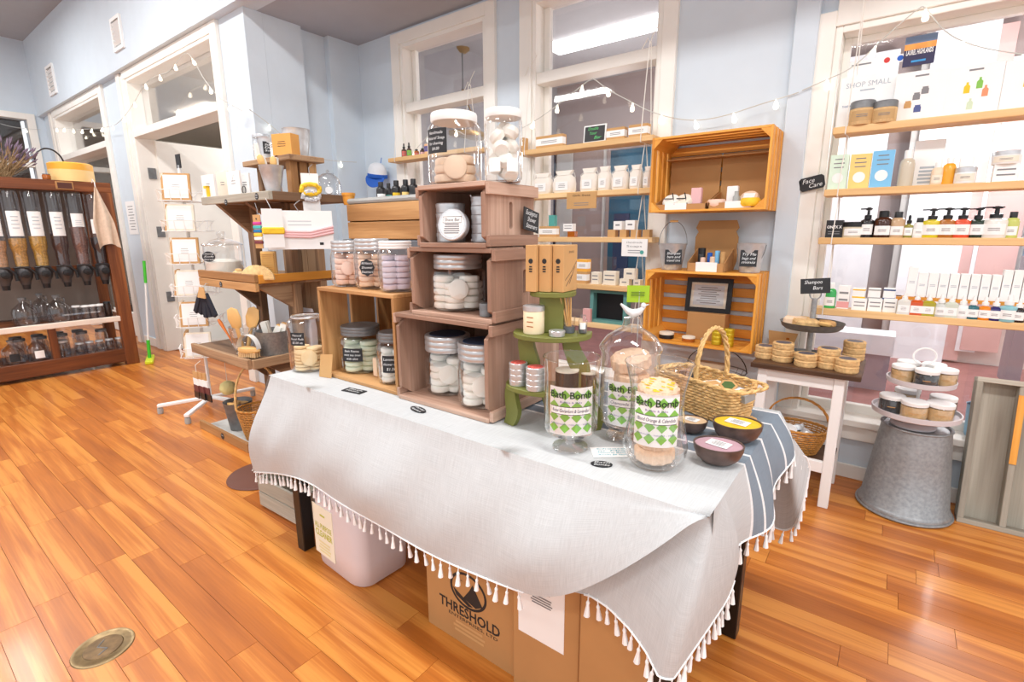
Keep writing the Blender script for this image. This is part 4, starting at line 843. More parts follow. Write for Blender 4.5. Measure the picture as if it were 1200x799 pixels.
for k in range(5): tin('narrower pale round tin in the pile of five in the smallest crate', -0.945, 1.118, 1.2545+k*0.025, 0.036, 0.0245, 'zinc', 'narrower round tins in the pile of five')
t = tin('round tin with a white printed lid tipped up on edge in the smallest nested crate', -0.998, 1.058, 1.2545+0.044, 0.0445, 0.024, 'zinc', top=M['paper']); t.rotation_euler = (R_(78), 0, R_(18))
text('Shave Bar', 0.013, 'ink', t, (0, 0.012, 0.0252), rot=(0, 0, 0), width=0.045); lines(t, 5, 0.05, 0.03, 'greyink', (0, -0.012, 0.0252), (0, 0, 0)); MB().tube([(-0.028, 0.004, 0.0252), (0.028, 0.004, 0.0252), (0.028, 0.021, 0.0252), (-0.028, 0.021, 0.0252)], 0.0006, 4, True).build('printed_box', 'ink', t)
# --- two jars on top of the crate stack
xa = Yp(533, 180, 1.13).x; j = glassjar('large white lidded jar with a black chalk label on top of the crate stack', xa, 1.13, 1.413, 0.078, 0.20, 'white', 0.022, 0.80, ring=False)
chalkjar(j, 0.078, 0.075, 0.065, 0.085, 'Handmade|Natural Soap|for shaving|$4.00', -0.75)
discs('tan soap in the large white lidded jar on top of the crates', 'tan soaps in the large jar', xa, 1.13, 1.419, 0.073, 0.08, 'tansoap', r=0.034, t=0.024, cols=4, seed=8, name='soap_bar')
xb = Yp(590, 180, 1.13).x; j = glassjar('narrow white lidded jar of wrapped soaps on top of the crate stack', xb, 1.13, 1.413, 0.051, 0.185, 'white', 0.018, 0.90, ring=False, sh=0.08)
rn = random.Random(4)
for k in range(12): 
    a = k*1.9; o = MB().lathe([(0, -0.016), (0.018, -0.014), (0.024, 0), (0.018, 0.014), (0, 0.016)], 12).build('wrapped_soap', 'soap'); tag(o, 'white wrapped soap in the narrow jar on top of the crates', 'soap', 'wrapped soaps in the narrow jar'); o.location = (xb+0.022*math.cos(a), 1.13+0.022*math.sin(a), 1.436+0.0105*k); o.rotation_euler = (rn.uniform(-1, 1), rn.uniform(-1, 1), 0)
for da in (-0.5, 0.5): p_ = patch(0.035, 0.035, 0.0518, 0.025).build('label', 'paper', j, rot=(0, 0, math.atan2(-1.13, -xb)+da+math.pi/2))
# chalk sign on the smallest crate's end
sg = thing('chalk_sign', 'black chalk sign reading Eucalyptus Shower Steamers on the smallest nested crate', 'sign', (-0.852, 1.215, 1.315))
a_ = MB().prism([(-0.038, -0.024), (0.036, -0.038), (0.040, 0.020), (-0.034, 0.037)], 0, 0.003, 'x').build('board', 'chalk', sg, smooth=0)
for i, s in enumerate(('Eucalyptus', 'Shower', 'Steamers')): text(s, 0.019, 'chalkw', sg, (0.0038, 0.0, 0.018-i*0.018), rot=(R_(90), R_(10), R_(90)), shear=0.3, width=0.055 if i != 1 else 0.042)
# --- goods on the green stand
def gsp(x, y, z): return gs.matrix_basis @ Vector((x, y, z))
bpy.context.view_layer.update()
for k in range(3):
    q = gsp(-0.036+k*0.035, 0.0, 0.379); bx = thing('kraft_carton', 'slim kraft carton with black emblem on the topmost green shelf' if k < 2 else 'slim kraft carton whose drawn cover faces outward on the topmost green shelf', 'carton', (q.x, q.y, q.z), R_(5), 'slim kraft cartons on the green stand')
    MB().box(-0.0155, -0.045, 0, 0.0155, 0.035, 0.118).build('body', 'kraft', bx, smooth=0, bevel=0.001); MB().lathe([(0.0065, 0), (0.0065, 0.0004), (0, 0.0004)], 14).build('emblem', 'ink', bx, loc=(0, -0.0452, 0.078), rot=(R_(90), 0, 0)); lines(bx, 3, 0.012, 0.018, 'ink', (0, -0.0456, 0.058), thick=0.3)
    if k == 2:
        text('ENVIRO', 0.008, 'ink', bx, (0.0157, 0.0, 0.1), rot=(R_(90), 0, R_(90)), width=0.03)
        MB().tube([(0.0157, -0.035, 0.03), (0.0157, 0.0, 0.05), (0.0157, 0.03, 0.075)], 0.0007, 4).tube([(0.0157, -0.03, 0.015), (0.0157, 0.005, 0.042)], 0.0007, 4).tube([(0.0157, -0.01, 0.02), (0.0157, 0.02, 0.062)], 0.0007, 4).build('drawing', 'ink', bx)
q = gsp(-0.045, -0.028, 0.269); j = thing('candle_jar', 'cream candle in a glass jar with steel lid on the middle green shelf', 'candle', q)
MB().lathe([(0, 0), (0.027, 0), (0.028, 0.004), (0.028, 0.058), (0.025, 0.062)], 28).build('candle', mat('cream_wax', (240, 222, 186), 0.5), j); MB().lathe([(0.0285, 0.06), (0.029, 0.072), (0.026, 0.074), (0, 0.074)], 28).build('lid', 'steel', j)
for i in range(3): lines(j, 1, 0.03, 0.01, 'amber', (0.015*math.sin(0.5), -0.0285, 0.045-i*0.012), thick=0.12)
q = gsp(0.02, -0.055, 0.269); tin('flat steel tin in front of the matches on the middle green shelf', q.x, q.y, q.z, 0.021, 0.014)
q = gsp(0.045, -0.005, 0.269); mh = thing('match_holder', 'glass cup of loose wooden matches on the middle green shelf', 'match holder', q); b = MB(); b.capt = False; b.lathe([(0, 0.002), (0.015, 0.002), (0.017, 0.045)], 20).build('cup', GL, mh); MB().lathe([(0, 0), (0.0155, 0), (0.0165, 0.016), (0, 0.016)], 20).build('cup_base', 'dkgrey', mh)
for k in range(16):
    a = k*2.4; r = 0.004+0.0006*k; o = tag(MB().tube([(r*math.cos(a)*0.6, r*math.sin(a)*0.6, 0), (r*1.7*math.cos(a)-0.012, r*1.7*math.sin(a), 0.075+0.002*(k % 4))], 0.0014, 5).build('matchstick', 'bwood'), 'wooden matchstick in the glass cup on the green stand', 'match', 'matches in the glass cup'); o.location = (q.x, q.y, q.z+0.017)
q = gsp(0.082, -0.01, 0.269); v = thing('glass_vial', 'small glass vial with a white label beside the matches on the green stand', 'vial', q); MB().lathe([(0, 0), (0.011, 0), (0.012, 0.003), (0.012, 0.034), (0.008, 0.04), (0.008, 0.048), (0, 0.048)], 18).build('glass', GL, v); MB().lathe([(0, 0.002), (0.0105, 0.002), (0.0105, 0.022), (0, 0.022)], 16).build('filling', 'dkgrey', v); patch(0.016, 0.018, 0.0123, 0.012).build('label', 'paper', v, rot=(0, 0, 0.5))
tk = mat('red_white_sticker', (216, 92, 84), 0.5, var=0.5, vscale=120)
for (lx, ly, nm) in ((-0.088, -0.022, 'against the crates'), (-0.035, -0.058, 'before the curved leg')):
    q = gsp(lx, ly, 0.123)
    for k in range(4): tin('steel tin in the pile %s on the lowest green shelf' % nm, q.x, q.y, q.z+k*0.0155, 0.0255, 0.0152, 'steel', 'steel tins in the pile %s' % nm, top=tk if k == 3 else None)
for lx, ly, rr, hh, lb in ((0.045, -0.028, 0.031, 0.052, 'wide black candle jar with a cream lid on the lowest green shelf'), (0.1, 0.0, 0.024, 0.04, 'small black candle jar beside the wide one on the lowest green shelf')):
    q = gsp(lx, ly, 0.123); c = thing('candle_jar', lb, 'candle', q); MB().lathe([(0, 0), (rr, 0), (rr, hh*0.9), (rr*0.96, hh*0.92)], 26).build('body', 'black', c); MB().lathe([(rr*1.02, hh*0.9), (rr*1.02, hh*0.98), (rr*0.9, hh), (0, hh)], 26).build('lid', 'cream', c)
xq, yq = -0.68, 1.30
for k in range(3): tin('flat steel tin in the pile on the cloth behind the green stand', xq, yq, 0.752+k*0.042, 0.034, 0.041, 'steel', 'steel tins piled behind the green stand')
for k in range(2): tin('tin with a yellow wax top in the pile beside the lidded apothecary jar', -0.655+k*0.0, 1.205, 0.752+k*0.034, 0.03, 0.033, 'darkzinc', 'wax tins beside the apothecary jar', top=mat('ochre_wax', (206, 170, 92), 0.6))
# --- bath bomb vases
FL = []
def bomb_mesh(r, h):
    n = 48; b = MB(); rings = [(0.86, 0), (1, 0.16), (1, 0.82), (0.87, 1.0)]; vs = []
    for k, (s, zz) in enumerate(rings):
        for i in range(n): a = 2*math.pi*i/n; rr = r*s*(1+0.035*(1 if (i//2) % 2 else -1)); vs.append((rr*math.cos(a), rr*math.sin(a), zz*h))
    fs = [tuple(reversed(range(n)))]
    for k in range(3):
        for i in range(n): fs.append((k*n+i, k*n+(i+1) % n, (k+1)*n+(i+1) % n, (k+1)*n+i))
    fs.append(tuple(3*n+i for i in range(n))); b.add(vs, fs); o = b.build('bath_bomb', 'bomb', smooth=0); me = o.data; bpy.data.objects.remove(o); return me
BM = bomb_mesh(0.044, 0.034)
def bomb(label, x, y, z, s=1.0, rot=(0, 0, 0), group=None, petals=None):
    b = thing('bath_bomb', label, 'bath bomb', (x, y, z), 0, group); b.rotation_euler = rot; b.scale = (s, s, s); obj('body', BM, None, b)
    if petals:
        mb = MB(); rn = random.Random(int(x*1000))
        for k in range(26): a = rn.uniform(0, 6.3); r = 0.036*math.sqrt(rn.random()); c = (r*math.cos(a), r*math.sin(a), 0.0345); mb.add([(c[0]+0.006*math.cos(t+a), c[1]+0.003*math.sin(t+a), c[2]+0.002*rn.random()) for t in (0, 1.6, 3.1, 4.7)], [(0, 1, 2, 3)])
        mb.build('petals', petals, b, smooth=0)
    return b
def bb_label(j, R, z0, w, h, sub_, mid):
    loc = Vector(j.location); a = math.atan2(-loc.y, -loc.x)
    p = patch(w, h, R, z0, 16).build('label', 'paper', j, smooth=60, rot=(0, 0, a+math.pi/2)); p['label'] = 'white label with green diamonds and Bath Bomb lettering'
    d = MB(); nc, nr = 4, 4; cw, ch = w/nc, h*0.92/nr
    for r in range(nr):
        for c in range(nc):
            for (ox, oz, k) in ((0.5, 0.5, 1),):
                cx, cz = -w/2+(c+ox)*cw, z0+h*0.04+(r+oz)*ch
                q = [(cx-cw*0.46, cz), (cx, cz-ch*0.46), (cx+cw*0.46, cz), (cx, cz+ch*0.46)]; RR = R+0.0009
                d.add([(RR*math.sin(u/R), -RR*math.cos(u/R), zz) for u, zz in q], [(0, 1, 3), (1, 2, 3)])
    d.build('diamond', 'lgreen', p, smooth=0)
    bar = MB(); n = 12; 
    def strip(z1, z2, ww, RR): 
        b = MB(); vs = []
        for i in range(n+1): u = (-ww/2+ww*i/n); vs += [(RR*math.sin(u/R), -RR*math.cos(u/R), z1), (RR*math.sin(u/R), -RR*math.cos(u/R), z2)]
        return b.add(vs, [(2*i, 2*i+2, 2*i+3, 2*i+1) for i in range(n)])
    zm = z0+h*0.52
    strip(zm-h*0.085, zm+h*0.085, w*0.9, R+0.0010).build('text_band_border', mat('dark_violet_ink', (70, 62, 92), 0.6), p, smooth=0); strip(zm-h*0.072, zm+h*0.072, w*0.88, R+0.0014).build('text_band', 'paper', p, smooth=0)
    def bt(s, hh, ww, zz, m, sh=0.0, bold=0.0):
        o = text(s, 1, m, p, (0, 0, 0), rot=(0, 0, 0), shear=sh, bold=bold); me = o.data; o.scale = (1, 1, 1); xs = [v.co.x for v in me.vertices]; k = ww/(max(xs)-min(xs)); c = (max(xs)+min(xs))/2
        for v in me.vertices: v.co.x = (v.co.x-c)*k; v.co.y = v.co.y*hh+zz
        bent(me, R, 0.0022)
    bt('Bath Bomb', h*0.2, w*0.9, z0+h*0.84, mat('dark_green_ink', (40, 58, 36), 0.6), bold=0.012); bt(sub_, h*0.06, w*0.45, z0+h*0.70, mat('violet_ink', (130, 110, 170), 0.6)); bt(mid, h*0.1, w*0.8, zm, mat('dark_violet_ink', (70, 62, 92), 0.6), 0.2)
    bt('handmade - natural - vegan', h*0.05, w*0.85, z0+h*0.24, MATS['violet_ink'])
# footed glass vase
v1 = thing('footed_vase', 'footed glass hurricane vase with a green diamond Bath Bomb label beside the green stand', 'vase', (-0.595, 1.025, 0.752))
b = MB(); b.capt = False; b.lathe([(0.0, 0.003), (0.046, 0.003), (0.044, 0.007), (0.012, 0.014), (0.010, 0.024), (0.02, 0.032), (0.060, 0.046), (0.066, 0.060), (0.067, 0.12), (0.0665, 0.20), (0.069, 0.235)], 40).build('glass', GL, v1)
MB().tube([(0.069*math.cos(a*math.pi/20), 0.069*math.sin(a*math.pi/20), 0.235) for a in range(40)], 0.0014, 6, True).build('rim', GL, v1)
bb_label(v1, 0.0655, 0.058, 0.112, 0.118, 'Bubble & Salts', 'Rose Geranium & Lavender')
bomb('rose orange bath bomb half hidden behind the label in the footed vase', -0.585, 1.065, 0.80, 0.42, (0.6, 0.2, 0)).children[0].data = (lambda m: (m.materials.clear(), m.materials.append(mat('rose_bomb', (238, 150, 110), 0.8)), m)[2])(BM.copy())
# lidded apothecary jar with bird finial
px_, py_ = -0.512, 1.178
v2 = thing('apothecary_jar', 'tall footed apothecary jar with domed lid and bird finial, Bath Bomb label', 'jar', (px_, py_, 0.752))
b = MB(); b.capt = False; b.lathe([(0.0, 0.003), (0.055, 0.003), (0.052, 0.008), (0.02, 0.014), (0.02, 0.022), (0.06, 0.034), (0.072, 0.05), (0.074, 0.09), (0.0735, 0.225), (0.076, 0.235)], 40).build('glass', GL, v2)
l2 = MB(); l2.capt = False; l2.capb = False
lid = l2.lathe([(0.078, 0.235), (0.08, 0.242), (0.076, 0.25), (0.062, 0.27), (0.040, 0.285), (0.026, 0.293), (0.022, 0.305), (0.020, 0.318), (0.0, 0.319)], 40).build('lid', GL, v2)
MB().tube([(-0.03, 0, 0.352), (-0.012, 0, 0.335), (0.0, 0, 0.328), (0.016, 0, 0.333), (0.03, 0, 0.346)], [0.0025, 0.008, 0.0115, 0.009, 0.003], 10).lathe([(0, -0.007), (0.006, -0.004), (0.007, 0), (0.005, 0.005), (0, 0.007)], 10, (0.026, 0, 0.349)).tube([(0.03, 0, 0.349), (0.04, 0, 0.352)], [0.003, 0.0005], 6).build('bird_finial', mat('crystal', (224, 228, 230), 0.08, spec=0.8), lid, rot=(0, 0, 0.5))
bb_label(v2, 0.072, 0.052, 0.112, 0.115, 'Bubble & Salts', 'Chamomile & Orange')
rn = random.Random(3)
for k in range(5): bomb('pink tan bath bomb stacked inside the apothecary jar', px_+rn.uniform(-0.008, 0.008), py_+rn.uniform(-0.008, 0.008), 0.752+0.036+k*0.0355+(0.008 if k == 4 else 0), 1.0 if k < 4 else 1.12, (rn.uniform(-0.04, 0.04), rn.uniform(-0.04, 0.04), k) if k < 4 else (R_(12), R_(-4), 0), 'bath bombs in the apothecary jar')
lt = thing('lime_tag', 'lime green paper tag on a thin rod beside the bird finial', 'tag', (px_-0.02, py_+0.085, 0.752)); MB().tube([(0, 0, 0), (0, 0, 0.375)], 0.0015, 6).build('rod', 'steel', lt); MB().box(-0.032, -0.001, 0.345, 0.026, 0.001, 0.39).build('card', 'lime', lt, smooth=0, rot=(0, 0, 0.45)); lines(lt, 2, 0.035, 0.014, mat('olive_ink', (110, 140, 30)), (-0.002, -0.0045, 0.368), (R_(90), 0, 0.45))
# open flared vase
qx, qy = -0.392, 1.062
v3 = thing('flared_vase', 'open flared glass vase of bath bombs with a Bath Bomb label near the coconut bowls', 'vase', (qx, qy, 0.752))
b = MB(); b.capt = False; b.lathe([(0.0, 0.006), (0.045, 0.004), (0.058, 0.012), (0.071, 0.035), (0.073, 0.055), (0.064, 0.10), (0.059, 0.14), (0.060, 0.18), (0.067, 0.215), (0.075, 0.245)], 40).build('glass', GL, v3); MB().lathe([(0, 0.0), (0.046, 0.0), (0.05, 0.005), (0, 0.006)], 30).build('glass_base', GL, v3)
MB().tube([(0.075*math.cos(a*math.pi/20), 0.075*math.sin(a*math.pi/20), 0.245) for a in range(40)], 0.0014, 6, True).build('rim', GL, v3)
bb_label(v3, 0.0600, 0.066, 0.106, 0.12, 'Bubble & Salts', 'Blood Orange & Calendula')
for k in range(5): bomb('tan bath bomb stacked inside the open flared vase', qx+rn.uniform(-0.004, 0.004), qy+rn.uniform(-0.004, 0.004), 0.752+0.012+k*0.0355+(0.006 if k == 4 else 0), 1.0, (rn.uniform(-0.03, 0.03), rn.uniform(-0.03, 0.03), k) if k < 4 else (R_(10), R_(5), 0), 'bath bombs in the flared vase', petals=M['yellow'] if k in (0, 4) else None)
# --- coconut bowl candles
def coconut(label, x, y, r, m, card, ry=0.85):
    c = thing('coconut_candle', label, 'candle', (x, y, 0.752), R_(20)); b = MB(); b.capt = False
    b.lathe([(0, 0), (r*0.35, 0.001), (r*0.62, r*0.10), (r*0.85, r*0.32), (r*0.97, r*0.62), (r, r*0.86), (r*0.94, r*0.86), (r*0.93, r*0.80)], 32, sy=ry).build('shell', mat('coconut_shell', (92, 74, 68), 0.35, var=0.35, vscale=40), c)
    MB().lathe([(r*0.935, r*0.78), (r*0.93, r*0.81), (0, r*0.83)], 32, sy=ry).build('wax', m, c)
    if card: q = MB().box(-r*0.45, -r*0.3, 0, r*0.45, r*0.3, 0.0012).build('card', 'paper', c, smooth=0, loc=(0.0, 0, r*0.845), rot=(0, 0, R_(-30))); lines(q, 4, r*0.7, r*0.45, 'greyink', (0, 0, 0.0016), (0, 0, 0), thick=0.2)
coconut('coconut shell candle with mauve wax and a white card near the flared vase', -0.275, 1.155, 0.056, mat('mauve_wax', (196, 160, 172), 0.5), True)
coconut('coconut shell candle topped with yellow petals in front of the wicker basket', -0.272, 1.315, 0.060, 'yellow', True)
coconut('small coconut shell candle of cream wax behind the flared vase', -0.385, 1.305, 0.042, mat('tan_wax', (226, 196, 158), 0.5), True)
# --- cards lying on the cloth
def flatcard(label, px, py, w, d, shape, m, txt, rz, tm='chalkw', cat='label'):
    q = Z(px, py, 0.7525); c = thing('table_label', label, cat, (q.x, q.y, 0.7522), rz); pts = {'hex': [(-0.5, -0.2), (-0.4, -0.5), (0.4, -0.5), (0.5, -0.2), (0.5, 0.2), (0.4, 0.5), (-0.4, 0.5), (-0.5, 0.2)], 'oval': [(0.5*math.cos(a*math.pi/12), 0.5*math.sin(a*math.pi/12)) for a in range(24)], 'rect': [(-0.5, -0.5), (0.5, -0.5), (0.5, 0.5), (-0.5, 0.5)]}[shape]
    MB().prism([(a*w, b_*d) for a, b_ in pts], 0, 0.002).build('plate', m, c, smooth=0)
    L = txt.split('|')
    for i, s in enumerate(L): text(s, d*0.75/len(L), tm, c, (0, d*0.4-(i+0.5)*d*0.8/len(L), 0.0024), rot=(0, 0, 0), shear=0.2, width=w*0.72)
flatcard('rectangular black label on the cloth in front of the open pine crate', 415, 458, 0.085, 0.036, 'rect', 'chalk', 'Bath|Fizzies', R_(8))
flatcard('oval black label on the cloth in front of the largest nested crate', 490, 480, 0.072, 0.034, 'oval', 'chalk', 'Shower|Steamers', R_(-12))
flatcard('oval black label on the cloth beside the handwritten note', 705, 544, 0.05, 0.03, 'oval', 'chalk', 'Bath|Bombs', R_(25))
flatcard('white note with turquoise handwriting on the cloth between the vases', 716, 530, 0.095, 0.055, 'rect', 'paper', 'Choose|or Mix|Natural Bath|Bombs $6 each', R_(38), mat('turquoise_ink', (60, 170, 190), 0.6), 'note')
# --- wicker baskets
def woven(root, rx0, ry0, rx1, ry1, h, m, rings=9, stakes=30, tr=0.0042, bulge=0.06, sq=2.0, tall=None):
    def pt(a, k, rad=0.0, zoff=0.0):
        f = k+bulge*math.sin(k*math.pi); RX, RY = rx0+(rx1-rx0)*f+rad, ry0+(ry1-ry0)*f+rad
        if sq <= 2.2: return (RX*math.cos(a), RY*math.sin(a), h*k+zoff)
        c = min(RX, RY)*0.6; seg = [2*(RX-c), c*math.pi/2, 2*(RY-c), c*math.pi/2]*2; s = (a % (2*math.pi))/(2*math.pi)*sum(seg)      # rounded rectangle, by arc length
        for i, L in enumerate(seg):
            if s <= L or i == 7: break
            s -= L
        q = i//2; cx, cy = ((RX-c)*(1 if q in (0, 3) else -1), (RY-c)*(1 if q in (0, 1) else -1))
        if i == 0: p = ((-(RX-c)+s), -RY)
        elif i == 1: t = -math.pi/2+s/c; p = ((RX-c)+c*math.cos(t), -(RY-c)+c*math.sin(t))
        elif i == 2: p = (RX, -(RY-c)+s)
        elif i == 3: t = s/c; p = ((RX-c)+c*math.cos(t), (RY-c)+c*math.sin(t))
        elif i == 4: p = ((RX-c)-s, RY)
        elif i == 5: t = math.pi/2+s/c; p = (-(RX-c)+c*math.cos(t), (RY-c)+c*math.sin(t))
        elif i == 6: p = (-RX, (RY-c)-s)
        else: t = math.pi+s/c; p = (-(RX-c)+c*math.cos(t), -(RY-c)+c*math.sin(t))
        return (p[0], p[1], h*k+zoff)
    b = MB(); n = stakes*3
    for r in range(rings):
        k = (r+0.5)/rings; b.tube([pt(2*math.pi*i/n, k, 0.0022*math.sin(math.pi*i*2/3*0.5*2+math.pi*r)) for i in range(n)], min(tr, h/rings*0.56), 5, True)
    for i in range(stakes): a = 2*math.pi*i/stakes; b.tube([pt(a, k/4) for k in range(5)], 0.0022, 5)
    b.build('weave', m, root, smooth=60)
    rm = MB()
    for s in (0, 1): rm.tube([pt(2*math.pi*i/72, 1.0, 0.003*math.cos(i*math.pi/3+s*math.pi), 0.003*math.sin(i*math.pi/3+s*math.pi)) for i in range(72)], 0.0045, 6, True)
    rm.build('rim', m, root, smooth=60)
    base = [pt(2*math.pi*i/36, 0.02)[:2] for i in range(36)]; MB().prism(base, 0, 0.006).build('base', m, root, smooth=0)
def handle(root, ra, z0, zt, m, axis='x', r=0.006, lean=0.0):
    b = MB()
    for s in range(3):
        pts = []
        for i in range(33):
            t = math.pi*i/32; tw = i*0.9+s*2.094; u, z = ra*math.cos(t), z0+(zt-z0)*math.sin(t)**0.85; o = r*0.75
            pts.append((u+o*math.cos(tw)*0.6, lean*math.sin(t)+o*math.sin(tw), z+o*math.cos(tw)*0.6) if axis == 'x' else (lean*math.sin(t)+o*math.sin(tw), u+o*math.cos(tw)*0.6, z+o*math.cos(tw)*0.6))
        b.tube(pts, r*0.62, 6)
    b.build('handle', m, root, smooth=60)
wb = thing('wicker_basket', 'pale wicker trug with a hooped handle and soaps, behind the coconut candles', 'basket', (-0.395, 1.502, 0.752), R_(-24))
woven(wb, 0.138, 0.060, 0.150, 0.070, 0.105, 'wick', 12, 34, sq=3.6); handle(wb, 0.068, 0.105, 0.255, 'wick', 'y', 0.0065); wb.children[-1].location.x = -0.03
for k, (x, y, z, rx, rz, m, lb, mm) in enumerate(((0.06, 0.0, 0.085, 0.4, 0.3, 'kraft', 'six-sided kraft soap carton with green label lying in the pale wicker trug', mat('soap_green', (74, 104, 52))), (0.105, 0.0, 0.08, 0.2, -0.5, 'grey', 'grey soap carton at the end of the pale wicker trug', M['paper']), (-0.08, -0.01, 0.085, -0.5, 0.2, 'black', 'round black tin with a white lid in the pale wicker trug', M['paper']), (0.0, 0.01, 0.075, 0.1, 0.9, 'cream', 'cream soap carton in the middle of the pale wicker trug', M['kraft']))):
    q = wb.matrix_basis @ Vector((x, y, z)); t = thing('soap_carton', lb, 'carton', q, rz)
    t.rotation_euler = (rx, 0, rz); poly6 = [(0.026*math.cos(a*math.pi/3), 0.026*math.sin(a*math.pi/3)) for a in range(6)]
    if k in (0, 2): MB().prism(poly6 if k == 0 else [(0.026*math.cos(a*math.pi/12), 0.026*math.sin(a*math.pi/12)) for a in range(24)], -0.015, 0.015).build('body', m, t, smooth=30); MB().prism([(a*0.7, b_*0.7) for a, b_ in poly6], 0.015, 0.0158).build('label', mm, t, smooth=0)
    else: MB().box(-0.03, -0.02, -0.012, 0.03, 0.02, 0.012).build('body', m, t, smooth=0, bevel=0.001); MB().box(-0.018, -0.014, 0.012, 0.018, 0.014, 0.0126).build('label', mm, t, smooth=0)
# ================================================================== GOODS ON THE WINDOW SHELVES
def sb(key, label, px0, px1, pyt, m, d=0.05, y=2.93, band=None, z=None, group=None, name='carton', cat='carton', pyb=None, txt=None, tm='greyink', nl=0):
    z = SHZ[key] if z is None else z
    xa, xb_ = Yp(px0, pyt, y).x, Yp(px1, pyt, y).x
    if xb_ < 0: xb_ = max(xa+0.012, xb_*(y+d)/y)
    h = Yp((px0+px1)/2, pyt, y).z-z; w = xb_-xa
    c = thing(name, label, cat, ((xa+xb_)/2, y+d/2, z), 0, group)
    MB().box(-w/2, -d/2, 0, w/2, d/2, h).build('body', m, c, smooth=0, bevel=min(0.001, h*0.05))
    if band: MB().box(-w/2-0.0006, -d/2-0.0008, h*0.25, w/2+0.0006, -d/2+d*0.8, h*0.78).build('label_band', band, c, smooth=0); lines(c, 2, w*0.6, h*0.25, 'greyink', (0, -d/2-0.0014, h*0.5), thick=0.18)
    if nl: lines(c, nl, w*0.75, h*0.6, tm, (0, -d/2-0.0008, h*0.55), thick=0.14)
    if txt: text(txt, h*0.2, tm, c, (0, -d/2-0.001, h*0.72), width=w*0.7)
    return c, w, h
G = lambda s: s
# --- window 2, topmost shelf
sb('21', 'small plain kraft box at the rope end of the chalkboard shelf', 609, 619, 161, 'kraft')
sb('21', 'kraft soap box with wide white label band, between the rope and the chalkboard', 628, 664, 158, 'kraft', band=M['paper'])
c, w, h = sb('21', 'kraft soap box with white band touching the chalkboard', 711, 736, 149, 'kraft', band=M['paper']); sb('21', 'taller kraft soap box beside the orange crate on the chalkboard shelf', 737, 763, 145, 'kraft', band=M['paper'])
cb = thing('chalkboard', 'small white framed chalkboard with green handwriting on the topmost window shelf', 'chalkboard', (Yp(696, 168, 2.93).x, 2.93, SHZ['21'])); cb.rotation_euler = (R_(-6), 0, 0)
wv, hv = span(29, cb.location), 0.105; MB().box(-wv/2, 0, 0, wv/2, 0.008, hv).build('frame', 'white', cb, smooth=0, bevel=0.001); MB().box(-wv/2+0.008, -0.0006, 0.008, wv/2-0.008, 0.001, hv-0.008).build('slate', 'black', cb, smooth=0)
for i, s in enumerate(('Double', 'Your', 'Bar')): text(s, 0.026, mat('green_chalk', (96, 206, 120), 0.7), cb, (-0.012 if i < 2 else 0.02, -0.0012, 0.083-i*0.027), shear=0.3, width=0.07 if i == 0 else 0.05)
# --- cotton bags
def bag(label, px0, px1, pyt, z, y=2.96, group=None):
    xa, xb_ = Yp(px0, pyt, y).x, Yp(px1, pyt, y).x; w = (xb_-xa)*0.95; h = Yp((px0+px1)/2, pyt, y).z-z
    b = thing('cotton_bag', label, 'bag', ((xa+xb_)/2, y, z), 0, group); cm = mat('cotton', (240, 232, 222), 0.9, var=0.04, bump=0.3, bscale=60)
    loft([(rrect(w*0.86, 0.05, 0.015), 0), (rrect(w*0.98, 0.065, 0.022), h*0.1), (rrect(w, 0.066, 0.025), h*0.4), (rrect(w*0.92, 0.055, 0.02), h*0.68), (rrect(w*0.6, 0.034, 0.014), h*0.8), (rrect(w*0.78, 0.03, 0.012), h*0.92), (rrect(w*0.86, 0.016, 0.006), h)]).build('sack', cm, b, smooth=60)
    MB().tube([(w*0.31, -0.018, h*0.8), (0, -0.022, h*0.79), (-w*0.31, -0.018, h*0.8), (-w*0.5, -0.01, h*0.72), (-w*0.46, -0.01, h*0.58)], 0.002, 5).tube([(w*0.31, -0.018, h*0.8), (w*0.5, -0.012, h*0.86), (w*0.55, -0.012, h*0.68)], 0.002, 5).build('drawstring', 'rope', b)
    MB().box(-w*0.3, -0.0365, h*0.12, w*0.28, -0.034, h*0.5).build('label', 'paper', b, smooth=0); lines(b, 3, w*0.4, h*0.2, 'greyink', (0, -0.037, h*0.32), thick=0.16)
for a, b_, t, lb in ((626, 648, 203, 'white cotton drawstring bag nearest the narrow jar on the crates'), (649, 675, 200, 'white cotton drawstring bag with a looped cord above the corner of the kraft notice'), (681, 702, 197, 'white cotton drawstring bag standing wide open beyond the kraft notice'), (702, 717, 195, 'slim white cotton bag standing in the middle of the bag row'), (718, 738, 194, 'white cotton drawstring bag with its cord end sticking up'), (739, 754, 193, 'white cotton bag next to last before the orange crate'), (755, 765, 195, 'last white cotton bag, against the orange crate')): bag(lb, a, b_, t, SHZ['22'])
def hung(label, px0, px1, py0, py1, m, y=2.893, name='hung_notice', cat='sign', txt=None, tm='ink', nl=2):
    a, c = Yp(px0, py1, y), Yp(px1, py0, y); w, h = c.x-a.x, c.z-a.z; s = thing(name, label, cat, ((a.x+c.x)/2, y, a.z)); MB().box(-w/2, 0, 0, w/2, 0.0055, h).build('card', m, s, smooth=0)
    if txt:
        for i, t in enumerate(txt.split('|')): text(t, h*0.16, tm, s, (0, -0.0008, h*(0.8-0.22*i)), width=w*0.6)
    if nl: lines(s, nl, w*0.5, h*0.25, 'greyink', (0, -0.0008, h*0.28), thick=0.16)
    return s
hung('kraft paper notice pinned to the front of the bag shelf', 664, 699, 224, 245, 'kraft', txt='Gift Sets'); s = hung('white printed notice pinned to the front of the shelf below the bags', 728, 759, 280, 300, 'paper', txt='Handmade|Soaps', tm='greyink'); MB().lathe([(0.012, 0), (0.012, 0.001), (0, 0.001)], 14).build('printed_leaf', 'teal', s, loc=(0.05, -0.001, 0.025), rot=(R_(90), 0, 0))
